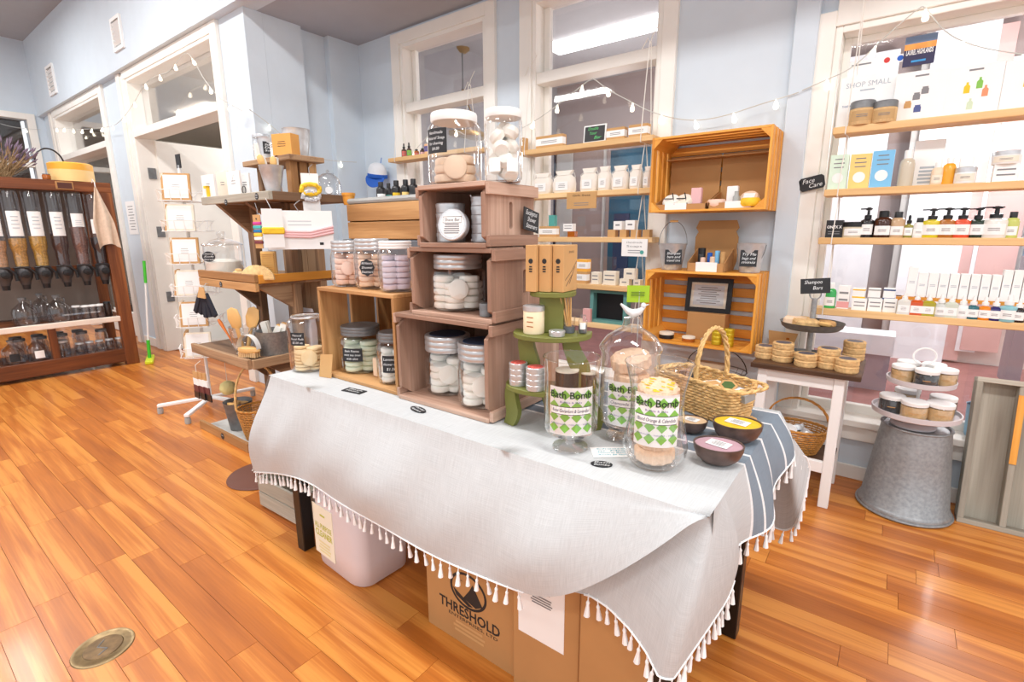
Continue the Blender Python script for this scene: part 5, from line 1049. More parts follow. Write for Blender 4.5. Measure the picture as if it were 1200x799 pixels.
# --- window 2, third shelf
c, w, h = sb('23', 'long kraft soap box with white band under the teal carton', 632, 656, 265, 'kraft', band=M['paper']); sb('23', 'small teal carton standing on the long kraft soap box', 643, 653, 252, 'teal', z=SHZ['23']+h, d=0.035)
c, w, h = sb('23', 'orange brown glycerin soap bar on the shelf of the teal carton', 665, 677, 271, 'amber', d=0.04); sb('23', 'white soap box balanced on the orange brown soap bar', 660, 675, 262, 'paper', z=SHZ['23']+h, d=0.04, nl=2)
hk = 0
for a, b_, lb in ((712, 725, 'kraft soap box starting the row above the white notice'), (726, 738, 'kraft soap box with a dark round seal above the white notice'), (739, 752, 'kraft soap box next to the seal stamped one above the white notice'), (753, 765, 'kraft soap box ending the row against the orange crate above the white notice')): c, w, hk = sb('23', lb, a, b_, 269, 'kraft')
sb('23', 'white soap box laid across the start of the kraft row', 719, 733, 259, 'paper', z=SHZ['23']+hk, nl=1); sb('23', 'white soap box laid across the middle of the kraft row', 733, 748, 258, 'paper', z=SHZ['23']+hk, nl=1)
# --- window 2, fourth shelf
c, w, h1 = sb('24', 'kraft soap box with white band at the back of the boxed soap shelf', 648, 661, 318, 'kraft', band=M['paper']); c, w, h1 = sb('24', 'wide kraft soap box with white band in the lower row', 662, 692, 318, 'kraft', band=M['paper'])
sb('24', 'kraft soap box with white band piled beside the orange one in the upper row', 661, 675, 305, 'kraft', z=SHZ['24']+h1, band=M['paper']); sb('24', 'orange soap box with white band piled beside the kraft one', 676, 693, 304, mat('orange_card', (244, 180, 70), 0.6), z=SHZ['24']+h1, band=M['paper'])
sb('24', 'white wrapped soap cube beside the wide kraft box', 693, 706, 319, 'cream', nl=2); sb('24', 'white wrapped soap cube wider than the cube beside the kraft box', 707, 726, 318, 'cream', nl=2)
c, w, h2 = sb('24', 'low cream soap block under the stacked cream block', 726, 741, 327, 'cream', nl=1); sb('24', 'cream soap block stacked on the low cream block', 731, 748, 315, 'cream', z=SHZ['24']+h2, nl=1); sb('24', 'last low cream soap block beside the lower orange crate', 742, 754, 328, 'cream', nl=1)
# --- window 2, lowest shelf, seen past the green stand
tf = thing('teal_shadow_box', 'teal framed shadow box with a black inside on the lowest rope-hung shelf', 'shadow box', (Yp(712, 380, 2.94).x, 2.965, SHZ['25']))
MB().box(-0.13, -0.03, 0, -0.105, 0.03, 0.22).box(0.105, -0.03, 0, 0.13, 0.03, 0.22).box(-0.105, -0.03, 0.195, 0.105, 0.03, 0.22).box(-0.105, -0.03, 0, 0.105, 0.03, 0.02).build('frame', mat('dusty_teal', (96, 152, 150), 0.6), tf, smooth=0); MB().box(-0.105, 0.02, 0.02, 0.105, 0.028, 0.195).build('backing', 'black', tf, smooth=0)
sb('25', 'pink wrapped soap carton in front of the teal shadow box', 683, 694, 362, mat('pink_card', (232, 178, 176), 0.6), y=2.905, d=0.025); sb('25', 'small white carton of soap beside the pink one', 684, 697, 374, 'paper', y=2.903, d=0.02, nl=1) if False else None
# --- corner window shelf: little dropper bottles
def bottle(label, px, pyt, wpx, z, body, cap='black', y=2.955, lab='paper', kind='dropper', group=None, cat='bottle', name='bottle', liquid=None, zt=None):
    q = Yp(px, pyt, y); w = span(wpx, q); r = w/2; h = (q.z-z) if zt is None else zt
    b = thing(name, label, cat, (q.x, y, z), 0, group); R = facing(q.x, y)
    if kind == 'dropper':
        MB().lathe([(0, 0), (r*0.95, 0), (r, h*0.03), (r, h*0.5), (r*0.8, h*0.56), (r*0.38, h*0.6), (r*0.38, h*0.64)], 20).build('body', body, b)
        MB().lathe([(r*0.5, h*0.62), (r*0.5, h*0.76), (r*0.28, h*0.78), (r*0.3, h*0.92), (r*0.2, h), (0, h)], 16).build('dropper_cap', cap, b)
    elif kind == 'pump':
        MB().lathe([(0, 0), (r*0.97, 0), (r, h*0.03), (r, h*0.5), (r*0.9, h*0.57), (r*0.45, h*0.62), (r*0.42, h*0.66)], 24).build('body', body, b)
        pm = MB().lathe([(r*0.5, h*0.62), (r*0.5, h*0.74), (r*0.2, h*0.76), (r*0.18, h*0.9), (r*0.4, h*0.91), (r*0.42, h*0.97), (r*0.2, h), (0, h)], 16); pm.bar((0, 0, h*0.955), (-r*1.15, -r*0.1, h*0.95), r*0.34, h*0.045); pm.bar((0, 0, h*0.955), (r*0.5, 0, h*0.955), r*0.4, h*0.04)
        pm.build('pump', cap, b)
    elif kind == 'cap':
        MB().lathe([(0, 0), (r*0.97, 0), (r, h*0.03), (r, h*0.62), (r*0.85, h*0.72), (r*0.5, h*0.78)], 22).build('body', body, b); MB().lathe([(r*0.56, h*0.77), (r*0.56, h*0.98), (r*0.5, h), (0, h)], 18).build('cap', cap, b)
    elif kind == 'square':
        loft([(rrect(w, w*0.8, w*0.12), 0), (rrect(w, w*0.8, w*0.12), h*0.6), (rrect(w*0.6, w*0.5, w*0.1), h*0.68), (rrect(w*0.4, w*0.35, w*0.1), h*0.7)]).build('body', body, b, smooth=40); MB().lathe([(r*0.42, h*0.69), (r*0.42, h*0.8), (r*0.24, h*0.82), (r*0.24, h*0.97), (0, h)], 14).build('dropper_cap', cap, b)
    elif kind == 'tub':
        MB().lathe([(0, 0), (r*0.96, 0), (r, h*0.06), (r, h*0.66), (r*0.97, h*0.68)], 24).build('body', body, b); MB().lathe([(r*1.0, h*0.68), (r*1.0, h*0.96), (r*0.93, h), (0, h)], 24).build('lid', cap, b)
    if lab:
        lz, lh = (h*0.1, h*0.34) if kind != 'tub' else (h*0.14, h*0.44)
        if kind == 'square': p_ = MB().box(-w*0.42, -w*0.405, lz, w*0.42, -w*0.4, lz+lh).build('label', lab, b, smooth=0); lines(p_, 3, w*0.5, lh*0.5, 'greyink', (0, -w*0.41, lz+lh*0.5), thick=0.14)
        else:
            p_ = patch(r*1.9, lh, r+0.0006, lz, 10).build('label', lab, b, smooth=60, rot=(0, 0, R)); lines(p_, 2, r*0.9, lh*0.35, 'greyink', (0, -r-0.0016, lz+lh*0.5), thick=0.16)
    return b
glz = lambda n, c, a=0.5: mat(n, c, 0.12, var=0.03, spec=0.6)
bottle('dark dropper bottle with a red label at the end of the corner shelf', 473, 168, 6, SHZ['11'], 'brown', lab=mat('rose_label', (220, 110, 100))); bottle('dark dropper bottle with a green label beside the red labelled one', 479, 167, 6, SHZ['11'], 'brown', lab='lgreen')
bottle('squat amber vial with black cap on the corner shelf', 488, 175, 6, SHZ['11'], 'amber', lab=mat('rose_label', (220, 110, 100)), kind='cap'); bottle('squat rose labelled vial touching the amber vial on the corner shelf', 495, 174, 6, SHZ['11'], 'brown', lab='pink', kind='cap')
sb('11', 'small peach and violet carton on the corner shelf', 497, 507, 168, mat('peach_card', (240, 188, 140), 0.6), band=mat('violet_card', (96, 84, 150), 0.6))
# --- cap hung on the corner wall
hc = thing('sun_visor_cap', 'blue and white mesh cap hanging on the corner wall', 'cap', (Yp(442, 210, 2.95).x, 2.95, Yp(442, 212, 2.95).z)); hc.rotation_euler = (0, R_(8), R_(25))
MB().lathe([(0.085, 0.0), (0.088, 0.02), (0.082, 0.07), (0.06, 0.105), (0.03, 0.12), (0, 0.124)], 24, sy=0.72).build('crown', mat('white_mesh', (228, 232, 238), 0.8), hc, loc=(0, 0, 0.03), rot=(R_(10), 0, 0))
MB().lathe([(0.089, -0.002), (0.091, 0.0), (0.090, 0.028), (0.086, 0.03)], 24, sy=0.74).build('band', 'blue', hc, loc=(0, 0, 0.03), rot=(R_(10), 0, 0))
MB().prism([(-0.085, 0)]+[(0.088*math.cos(math.pi+math.pi*i/12), -0.105*math.sin(math.pi*i/12)) for i in range(1, 12)]+[(0.085, 0)], 0, 0.004).build('brim', 'blue', hc, loc=(0, -0.035, 0.03), rot=(R_(62), 0, 0)); MB().tube([(0, 0.04, 0.15), (0, 0.05, 0.2)], 0.003, 6).build('hanging_loop', 'blue', hc)
# bottles on the grey tray
for i, (px, t, lm, lb) in enumerate(((446, 213, 'paper', 'black capped bottle with a white label at the end of the grey tray'), (455, 214, 'teal', 'black capped bottle with a teal label on the grey tray'), (464, 212, 'yellow', 'black capped bottle with a yellow label on the grey tray'), (475, 212, 'lyel', 'black capped bottle with a pale yellow label on the grey tray'), (484, 210, 'chalk', 'black capped bottle with a black label on the grey tray'))): bottle(lb, px, t, 11 if i != 1 else 8, 1.447, 'black', y=1.93 if i != 1 else 2.0, lab=lm, kind='cap', zt=0.118)
# --- wide window, topmost shelf
def leaning(key, label, px0, px1, pyt, m='paper', y=2.985, t=0.006, cat='poster', name='printed_card'):
    z = SHZ[key]; xa, xb_ = Yp(px0, pyt, y).x, Yp(px1, pyt, y).x; w = xb_-xa; h = Yp((px0+px1)/2, pyt, y).z-z
    c = thing(name, label, cat, ((xa+xb_)/2, y, z)); c.rotation_euler = (R_(-4), 0, 0); MB().box(-w/2, 0, 0, w/2, t, h).build('card', m, c, smooth=0); return c, w, h
c, w, h = leaning('31', 'white SHOP SMALL poster behind two tan jars on the topmost wide shelf', 987, 1052, 86)
text('SHOP SMALL', 0.032, mat('pale_ink', (176, 186, 196)), c, (0, -0.0008, h*0.83), width=w*0.8); lines(c, 1, w*0.4, 0.01, MATS['pale_ink'], (0, -0.0008, h*0.72)); text('THANK YOU FOR SUPPORTING THIS', 0.014, mat('steel_blue_ink', (70, 110, 150)), c, (0.0, -0.0008, h*0.44), width=w*0.86); text('SMALL BUSINESS', 0.013, MATS['steel_blue_ink'], c, (0.0, -0.0008, h*0.36), width=w*0.5)
for k, (px0, px1, t, lb) in enumerate(((1052, 1113, 82, 'white gift box printed with grey jars next to the SHOP SMALL poster'), (1114, 1179, 75, 'white gift box printed with yellow and green bottles'), (1181, 1260, 66, 'white gift box at the frame edge of the topmost wide shelf'))):
    c, w, h = sb('31', lb, px0, px1, t, 'paper', d=0.05, y=2.96, name='gift_box', cat='box')
    cols = [('greyink', 0.1, 0.6), ('greyink', -0.05, 0.5), ('kraft', -0.2, 0.35), (mat('slate_blue', (84, 96, 150)), 0.0, 0.25)] if k == 0 else [('yellow', -0.12, 0.55), ('lgreen', 0.1, 0.62), (mat('coral_ink', (240, 150, 110)), 0.22, 0.45), (mat('faint_green', (206, 222, 196)), -0.02, 0.22)]
    for m_, ox, oz in cols: MB().prism([(w*ox+w*a_*0.07, h*oz+h*b_*0.09) for a_, b_ in ([(-1, -0.8), (1, -0.8), (1, 0.3), (0.75, 0.45), (0.8, 0.8), (-0.8, 0.8), (-0.75, 0.45), (-1, 0.3)] if k == 0 else [(-0.8, -1.1), (0.8, -1.1), (0.8, 0.4), (0.3, 0.8), (0.3, 1.3), (-0.3, 1.3), (-0.3, 0.8), (-0.8, 0.4)])], -0.026, -0.0252, 'y').build('printed_jar', m_, c, smooth=0)
    lines(c, 1, w*0.4, 0.012, 'greyink', (0.0, -0.0256, h*0.9))
for px, lb in ((1012, 'tan filled glass jar with dark lid nearer the rope below the SHOP SMALL lettering'), (1038, 'tan filled glass jar with dark lid nearer the gift boxes below the SHOP SMALL lettering')): bottle(lb, px, 119, 25, SHZ['31'], 'scrubt', 'darkzinc', y=2.935, lab=mat('tan_label', (196, 160, 110)), kind='tub', name='scrub_jar', cat='jar')
ps = thing('landscape_poster', 'sunset landscape poster with white lettering taped to the wide window', 'poster', (Yp(1075, 78, 3.125).x, 3.132, Yp(1055, 79, 3.125).z)); a = Yp(1098, 37, 3.125); wv = a.x-Yp(1055, 79, 3.125).x; hv = a.z-Yp(1055, 79, 3.125).z
MB().box(-wv/2, 0, 0, wv/2, 0.003, hv*0.55).build('dark_field', mat('poster_indigo', (52, 48, 82), 0.6), ps, smooth=0); MB().box(-wv/2, 0, hv*0.55, wv/2, 0.003, hv*0.75).build('sunset_band', mat('poster_orange', (240, 160, 80), 0.6, var=0.2, vscale=20), ps, smooth=0); MB().box(-wv/2, 0, hv*0.75, wv/2, 0.003, hv).build('sky_band', mat('poster_blue', (110, 130, 160), 0.6), ps, smooth=0)
text('LAUREL HIGHLANDS', 0.03, 'paper', ps, (0, -0.001, hv*0.45), width=wv*0.85, bold=0.02); lines(ps, 1, wv*0.7, 0.015, mat('poster_cyan', (60, 150, 210)), (0, -0.001, hv*0.15))
stp = thing('window_sticker', 'small white sticker strip with red and blue dots on the wide window', 'sticker', (Yp(1024, 74, 3.13).x, 3.1385, Yp(1024, 77, 3.13).z)); MB().box(-0.14, 0, 0, 0.14, 0.0014, 0.034).build('strip', 'paper', stp, smooth=0); lines(stp, 1, 0.12, 0.012, 'greyink', (-0.05, -0.0005, 0.017)); MB().lathe([(0.012, 0), (0.012, 0.0005), (0, 0.0005)], 14).build('dot', 'red', stp, loc=(0.05, -0.0003, 0.017), rot=(R_(90), 0, 0)); MB().lathe([(0.012, 0), (0.012, 0.0005), (0, 0.0005)], 14).build('dot', 'blue', stp, loc=(0.1, -0.0003, 0.017), rot=(R_(90), 0, 0))
# --- wide window, second shelf
for px0, px1, t, m_, lb in ((974, 997, 181, 'lmint', 'mint green carton at the end of the carton shelf'), (998, 1023, 180, 'lyel', 'soft yellow carton beside the mint one'), (1024, 1050, 176, 'lblue', 'pale blue carton beside the yellow one')):
    c, w, h = sb('32', lb, px0, px1, t, m_, d=0.04, y=2.94); lines(c, 3, w*0.7, h*0.35, 'greyink', (0, -0.0208, h*0.75), thick=0.12); MB().lathe([(w*0.3, 0), (w*0.3, 0.0004), (0, 0.0004)], 16).build('printed_spot', 'paper', c, loc=(0, -0.0205, h*0.33), rot=(R_(90), 0, 0))
bottle('clear spray bottle with a white top beside the pale blue carton', 1066, 176, 15, SHZ['32'], glz('clear_amber_liquid', (206, 196, 176)), 'white', lab=None, kind='cap')
leaning('32', 'tall white printed card between the spray bottle and the amber bottle', 1074, 1110, 163, y=2.995); lines(COL.objects['printed_card.001'], 5, 0.06, 0.08, MATS['pale_ink'], (0, -0.0008, 0.05))
bottle('slim clear bottle with a peach label in front of the tall white card', 1101, 190, 12, SHZ['32'], glz('clear_peach', (238, 214, 186)), 'white', kind='cap', lab='cream'); bottle('bright amber bottle with a white cap on the carton shelf', 1115, 184, 13, SHZ['32'], glz('golden_oil', (236, 168, 46)), 'white', kind='cap', lab=None)
c, w, h = sb('32', 'white carton behind the low white cream tub', 1126, 1143, 183, 'paper', d=0.03, y=2.975); bottle('low white cream tub with a clear lid on the carton shelf', 1133, 196, 20, SHZ['32'], 'white', 'zinc', y=2.935, kind='tub', cat='jar', name='cream_tub', lab='cream')
c, w, h = sb('32', 'white carton under the round white tub', 1166, 1196, 192, 'paper', d=0.06, y=2.93, nl=2); bottle('round white tub sitting on the white carton', 1181, 177, 26, SHZ['32']+h, 'white', 'zinc', y=2.96, kind='tub', cat='jar', name='cream_tub', lab='cream')
# --- wide window, third shelf
c, w, h = sb('33', 'small black carton with white lettering at the end of the pump bottle shelf', 969, 990, 258, 'chalk', d=0.05, y=2.94); text('ONYX X', h*0.22, 'paper', c, (0, -0.0258, h*0.6), width=w*0.88, bold=0.03); lines(c, 2, w*0.7, h*0.25, 'greyink', (0, -0.0258, h*0.28), thick=0.15)
bottle('low glass jar with black lid beside the small black carton', 1001, 260, 21, SHZ['33'], glz('sand_cream', (214, 204, 180)), 'black', kind='tub', cat='jar', name='cream_jar')
for px, t, wp, bd, kd, lb in ((1019, 243, 14, ('smoked_glass', (36, 36, 38)), 'pump', 'slim black pump bottle with a white label'), (1037, 247, 18, ('dark_amber', (66, 34, 22)), 'cap', 'wide dark amber bottle with a white label'), (1054, 248, 15, ('white_amber', (198, 166, 130)), 'cap', 'tall bottle with an amber shoulder and white label'), (1067, 252, 10, ('olive_glass', (150, 146, 70)), 'dropper', 'small olive dropper bottle between the amber bottles and the pumps'), (1079, 255, 12, ('white_bottle', (236, 236, 236)), 'cap', 'small white bottle with black cap before the pump bottles'),
        (1095, 244, 18, ('yellow_gel', (214, 196, 40)), 'pump', 'pump bottle of bright yellow liquid'), (1113, 243, 18, ('honey_gel', (172, 104, 34)), 'pump', 'pump bottle of honey brown liquid'), (1131, 243, 18, ('red_gel', (222, 84, 52)), 'pump', 'pump bottle of orange red liquid'), (1149, 243, 16, ('bottle_green', (34, 52, 38)), 'pump', 'pump bottle of dark green glass'), (1170, 241, 24, ('milky_gel', (232, 228, 222)), 'pump', 'wide pump bottle of milky white lotion'), (1189, 248, 13, ('lime_oil', (196, 204, 110)), 'cap', 'pale lime bottle with a black cap at the frame end')): bottle(lb+' on the third wide shelf', px, t, wp, SHZ['33'], glz(*bd), 'black', y=2.95, kind=kd)
# --- wide window, lowest shelf
bottle('green labelled bottle with a white top at the end of the lowest wide shelf', 975, 331, 12, SHZ['34'], glz('leaf_green', (60, 176, 92)), 'white', kind='cap')
c, w, h = sb('34', 'white carton above a red edged tub on the lowest wide shelf', 983, 998, 335, 'paper', d=0.045, y=2.945, band=None, nl=2); bb = MB().box(-w/2-0.0005, -0.023, h*0.05, w/2+0.0005, -0.0222, h*0.32).build('printed_panel', mat('rose_edge', (226, 160, 160)), c, smooth=0)
hs = []
for px0, px1, lb in ((999, 1017, 'low white carton under the orange lidded carton'), (1018, 1035, 'low white carton under the grey lidded carton'), (1036, 1052, 'low white carton under the navy lidded carton')): c, w, hq = sb('34', lb, px0, px1, 350, 'paper', d=0.055, y=2.935, nl=2); hs.append(hq)
for px0, px1, m_, lb in ((1000, 1015, 'yellow', 'small white tub carton with an orange edge'), (1018, 1033, 'grey', 'small white tub carton with a grey edge'), (1036, 1050, mat('navy_card', (60, 84, 130)), 'small white tub carton with a navy edge')):
    c, w, h = sb('34', lb, px0, px1, 338, 'paper', d=0.045, y=2.94, z=SHZ['34']+hs[0]); MB().box(-w/2-0.001, -0.0235, h*0.05, w/2+0.001, 0.02, h*0.2).box(-w/2-0.001, -0.0235, h*0.8, w/2+0.001, 0.02, h*0.92).build('coloured_edge', m_, c, smooth=0)
rs = thing('wooden_riser', 'slatted wooden riser carrying the tall white cartons on the lowest wide shelf', 'riser', (0.4, 2.995, SHZ['34'])); xa = Yp(1064, 350, 2.97).x-0.4
MB().box(xa-0.045, -0.045, 0, xa-0.025, 0.03, 0.075).build('end_post', worg(2), rs, smooth=0); MB().box(xa-0.045, -0.02, 0.06, Yp(1214, 325, 2.985).x-0.4, 0.03, 0.075).build('board', worg(0), rs, smooth=0)
for k in range(12):
    px = 1064+k*12.4; tall = k in (0, 9, 10); t = 306 if tall else 313
    x0_, x1_ = Yp(px, 325, 2.985).x, Yp(px+11.2, 325, 2.985).x; zz = SHZ['34']+0.0755; hh = (0.135 if tall else 0.112)
    c = thing('tall_carton', ('taller' if tall else 'tall')+' slim white carton standing on the wooden riser', 'carton', ((x0_+x1_)/2, 2.998, zz), 0, 'tall white cartons on the riser' if not tall else 'taller white cartons on the riser'); MB().box(-(x1_-x0_)/2, -0.02, 0, (x1_-x0_)/2, 0.02, hh).build('body', 'paper', c, smooth=0, bevel=0.001); lines(c, 2, (x1_-x0_)*0.6, 0.012, MATS['pale_ink'], (0, -0.0208, hh*0.5), thick=0.2)
    if k % 2 == 0: pass
for px, bd, lb, kd in ((1062, ('clear_serum', (222, 222, 216)), 'clear square dropper bottle beside the riser post', 'square'), (1077, ('amber_red', (206, 84, 34)), 'amber red dropper bottle with white label', 'square'), (1091, ('olive_serum', (170, 160, 40)), 'olive yellow dropper bottle with white label', 'square'), (1106, ('frost_serum', (206, 210, 206)), 'frosted dropper bottle next to the olive yellow one', 'dropper'), (1118, ('pale_green_serum', (206, 214, 200)), 'pale green dropper bottle with white label', 'square'), (1132, ('white_serum', (240, 240, 240)), 'all white dropper bottle in the middle of the row', 'dropper'), (1144, ('deep_teal', (40, 104, 116)), 'deep teal dropper bottle', 'dropper'), (1158, ('bright_amber', (232, 134, 20)), 'bright amber dropper bottle', 'dropper'), (1171, ('ink_blue', (36, 36, 104)), 'ink blue dropper bottle', 'dropper'), (1186, ('aqua_serum', (140, 196, 206)), 'large aqua dropper bottle', 'dropper'), (1199, ('near_black', (40, 34, 34)), 'near black dropper bottle at the frame end', 'dropper')):
    bottle(lb+' on the lowest wide shelf', px, 341, 13 if px != 1186 else 17, SHZ['34'], glz(*bd), 'white', y=2.925, kind=kd, zt=0.098 if px != 1186 else 0.112)
tg = thing('chalk_tag', 'black chalk tag tied to the frame of the wide window', 'tag', (Yp(953, 214, 2.985).x, 2.995, Yp(953, 222, 2.985).z)); tg.rotation_euler = (0, R_(-12), 0); MB().prism([(-0.055, 0.01), (-0.045, 0), (0.045, 0), (0.055, 0.01), (0.055, 0.055), (0.045, 0.065), (-0.045, 0.065), (-0.055, 0.055)], 0, 0.004, 'y').build('board', 'chalk', tg, smooth=0); text('Face', 0.03, 'chalkw', tg, (-0.015, -0.001, 0.045), shear=0.3); text('Care', 0.03, 'chalkw', tg, (0.012, -0.001, 0.02), shear=0.3)
# --- goods in and on the orange crates
zc = 1.385+0.0125
for k, (x0_, x1_, lb) in enumerate(((-1.108, -0.83, 'open kraft display box on the window side of the upper orange crate'), (-0.822, -0.558, 'open kraft display box on the pilaster side of the upper orange crate'))):
    c = thing('display_box', lb, 'box', ((x0_+x1_)/2, 2.90, zc)); w = (x1_-x0_)/2
    MB().box(-w, 0.105, 0.0, w, 0.11, 0.30).build('back_flap', 'kraftd', c, smooth=0); MB().box(-w, -0.11, 0, w, 0.105, 0.004).build('base', 'kraftd', c, smooth=0)
    for s in (-1, 1): MB().prism([(-0.11, 0), (0.105, 0), (0.105, 0.10), (-0.11, 0.035)], s*w-0.0025*(1+s)+0.0, s*w+0.0025*(1-s), 'x').build('side', 'kraftd', c, smooth=0)
    MB().box(-w, -0.11, 0.004, w, -0.106, 0.03).build('front_lip', 'kraftd', c, smooth=0); MB().box(-w*0.35 if k else -w*0.6, -0.1125, 0.0, w*0.25 if k == 0 else w*0.6, -0.1105, 0.035).build('price_card', 'paper', c, smooth=0)
    MB().box(-w, 0.02, 0.275, w, 0.105, 0.279).build('top_flap', 'kraftd', c, smooth=0)
sl = [(-1.03, 2.84, 'round pale soap tied with black cord in the display box on the window side', 'soap'), (-0.965, 2.85, 'round cream soap crossed with dark cord in the display box on the window side', 'cream'), (-0.90, 2.845, 'slim pink carton standing in the display box on the window side', 'pink'), (-0.79, 2.83, 'peach shell shaped soap in the display box on the pilaster side', 'peach'), (-0.72, 2.86, 'white wrapped soap behind the peach one', 'paper'), (-0.635, 2.86, 'wooden dish soap with a white card in the display box on the pilaster side', 'tansoap'), (-0.62, 2.81, 'yellow soap disc at the front of the display box on the pilaster side', 'yellow'), (-0.69, 2.815, 'cork stoppered salt vial in the display box on the pilaster side', 'grey')]
for k, (x, y, lb, m_) in enumerate(sl):
    c = thing('boxed_soap', lb, 'soap', (x, y, zc+0.0045)); c.scale = (1.35, 1.25, 1.45)
    if k in (2, 4): MB().box(-0.02, -0.012, 0, 0.02, 0.012, 0.075).build('body', m_, c, smooth=0, bevel=0.002)
    elif k == 7: MB().lathe([(0, 0), (0.013, 0), (0.013, 0.035), (0.008, 0.042), (0.008, 0.055), (0, 0.055)], 14).build('body', m_, c)
    else: MB().lathe([(0, 0.002), (0.03, 0.002), (0.036, 0.01), (0.036, 0.022), (0.03, 0.03), (0, 0.03)], 22).build('body', m_, c, loc=(0, 0, 0.014 if k in (0, 1, 5) else 0), rot=(R_(38) if k in (0, 1, 5) else 0, 0, 0))
    if k in (0, 1): MB().box(-0.037, -0.002, 0.0305, 0.037, 0.002, 0.032).box(-0.002, -0.036, 0.0305, 0.002, 0.036, 0.032).build('cord', 'ink', c, smooth=0, loc=(0, 0, 0.014), rot=(R_(38), 0, 0.5))
    if k == 5: MB().box(-0.02, -0.015, 0.0305, 0.02, 0.015, 0.0315).build('card', 'paper', c, smooth=0, loc=(0, 0, 0.014), rot=(R_(38), 0, 0))
zt = 1.071
def pail(label, x, y, z, r0, r1, h, m='galv', bail=None, txt=None, rz=0, grp=None, lab_da=0.0, cat='bucket', ribs=True):
    p = thing('metal_pail', label, cat, (x, y, z), 0, grp); b = MB(); b.capt = False
    b.lathe([(0, 0.003), (r0*0.97, 0.0), (r0, 0.004), (r0+(r1-r0)*0.3, h*0.3), (r0+(r1-r0)*0.82+0.001, h*0.82), (r1*0.985, h*0.84), (r1, h*0.98), (r1*1.03, h), (r1*0.99, h-0.003), (r0*0.9, 0.006), (0, 0.006)], 32).build('body', m, p)
    if bail:
        pts = [(r1*1.02*math.cos(t*math.pi/20), bail[1]*math.sin(t*math.pi/20), h*0.95+bail[0]*math.sin(t*math.pi/20)) for t in range(21)]; hd = MB().tube(pts, 0.002, 6).build('bail', 'darkzinc', p, rot=(0, 0, bail[2] if len(bail) > 2 else 0))
        if bail[0] > 0.05: MB().tube([(-0.022, bail[1], h*0.95+bail[0]), (0.022, bail[1], h*0.95+bail[0])], 0.006, 8).build('grip', 'bwood', hd)
    if txt:
        a = math.atan2(-y, -x)+lab_da; rm = (r0+r1)/2; q = MB().box(-r1*0.6, -0.002, -h*0.28, r1*0.6, 0, h*0.28).build('chalk_label', 'chalk', p, smooth=0, loc=((rm+0.004)*math.cos(a), (rm+0.004)*math.sin(a), h*0.5), rot=(-math.atan2(r1-r0, h)*1.0, 0, a+math.pi/2))
        for i, s in enumerate(txt.split('|')): n = len(txt.split('|')); text(s, h*0.13, 'chalkw', q, (0, -0.0026, h*(0.2-0.4*(i+0.5)/n*1.0)), shear=0.25, width=r1*0.95)
    return p
pail('galvanised pail with wooden grip and black chalk label on the lower orange crate', -1.02, 2.86, zt, 0.055, 0.075, 0.145, 'zinc', (0.13, 0.0, 0.3), 'Shampoo|bars and|travel tins', lab_da=0.1)
pail('galvanised pail with its bail dropped beside the kraft box on the lower orange crate', -0.605, 2.86, zt, 0.05, 0.068, 0.15, 'zinc', (-0.11, -0.03), 'Try Me|bags and|minis', lab_da=-0.15)
kb = thing('display_box', 'open kraft box with upright lid holding lip balms between the two pails', 'box', (-0.81, 2.87, zt))
MB().box(-0.095, -0.085, 0, 0.095, 0.085, 0.004).build('base', 'kraftd', kb, smooth=0); MB().box(-0.095, -0.085, 0.004, 0.095, -0.081, 0.045).build('front_lip', 'kraftd', kb, smooth=0); MB().prism([(-0.1, 0), (0.1, 0), (0.115, 0.05), (0.115, 0.18), (0.10, 0.21), (0.115, 0.23), (0.1, 0.27), (-0.1, 0.27), (-0.115, 0.23), (-0.10, 0.21), (-0.115, 0.18), (-0.115, 0.05)], 0.085, 0.089, 'y').build('lid', 'kraftd', kb, smooth=0)
for s in (-1, 1): MB().prism([(-0.085, 0), (0.085, 0), (0.085, 0.12), (-0.085, 0.045)], s*0.095-0.002, s*0.095+0.002, 'x').build('side', 'kraftd', kb, smooth=0)
MB().box(-0.05, -0.0875, 0.0, 0.06, -0.0855, 0.05).build('price_card', 'paper', kb, smooth=0)
for k, (x, y, m_, lb, h) in enumerate(((-0.855, 2.86, 'black', 'tall black tube in the kraft box between the pails', 0.12), (-0.81, 2.855, 'blue', 'blue printed balm tube in the kraft box between the pails', 0.095), (-0.775, 2.87, 'lblue', 'pale blue balm tube in the kraft box between the pails', 0.105), (-0.74, 2.85, 'kraft', 'kraft balm tube in the kraft box between the pails', 0.1), (-0.835, 2.82, 'peach', 'peach balm tube at the front of the kraft box', 0.07), (-0.785, 2.82, 'tansoap', 'tan balm tube at the front of the kraft box', 0.075))):
    c = thing('balm_tube', lb, 'tube', (x, y, zt+0.0045)); r = 0.02 if k == 0 else 0.013; MB().lathe([(0, 0), (r, 0), (r, h*0.7), (r*0.97, h*0.71)], 16).build('tube', m_, c); MB().lathe([(r*1.0, h*0.71), (r*1.0, h*0.98), (0, h)], 16).build('cap', 'black' if k == 0 else m_, c)
zl = 0.66+0.0125
bx = thing('riser_box', 'plain kraft box carrying the framed notice in the lower orange crate', 'box', (-0.82, 2.955, zl)); MB().box(-0.105, -0.05, 0, 0.105, 0.05, 0.155).build('body', 'kraftd', bx, smooth=0, bevel=0.002); MB().box(-0.105, -0.0005, 0.155, 0.105, 0.0005, 0.1555).build('tape_seam', 'kraft', bx, smooth=0)
fr = thing('framed_notice', 'black framed printed notice standing on the kraft box in the lower orange crate', 'frame', (-0.83, 2.945, zl+0.156)); fr.rotation_euler = (R_(-8), 0, R_(3)); w, h = 0.125, 0.195
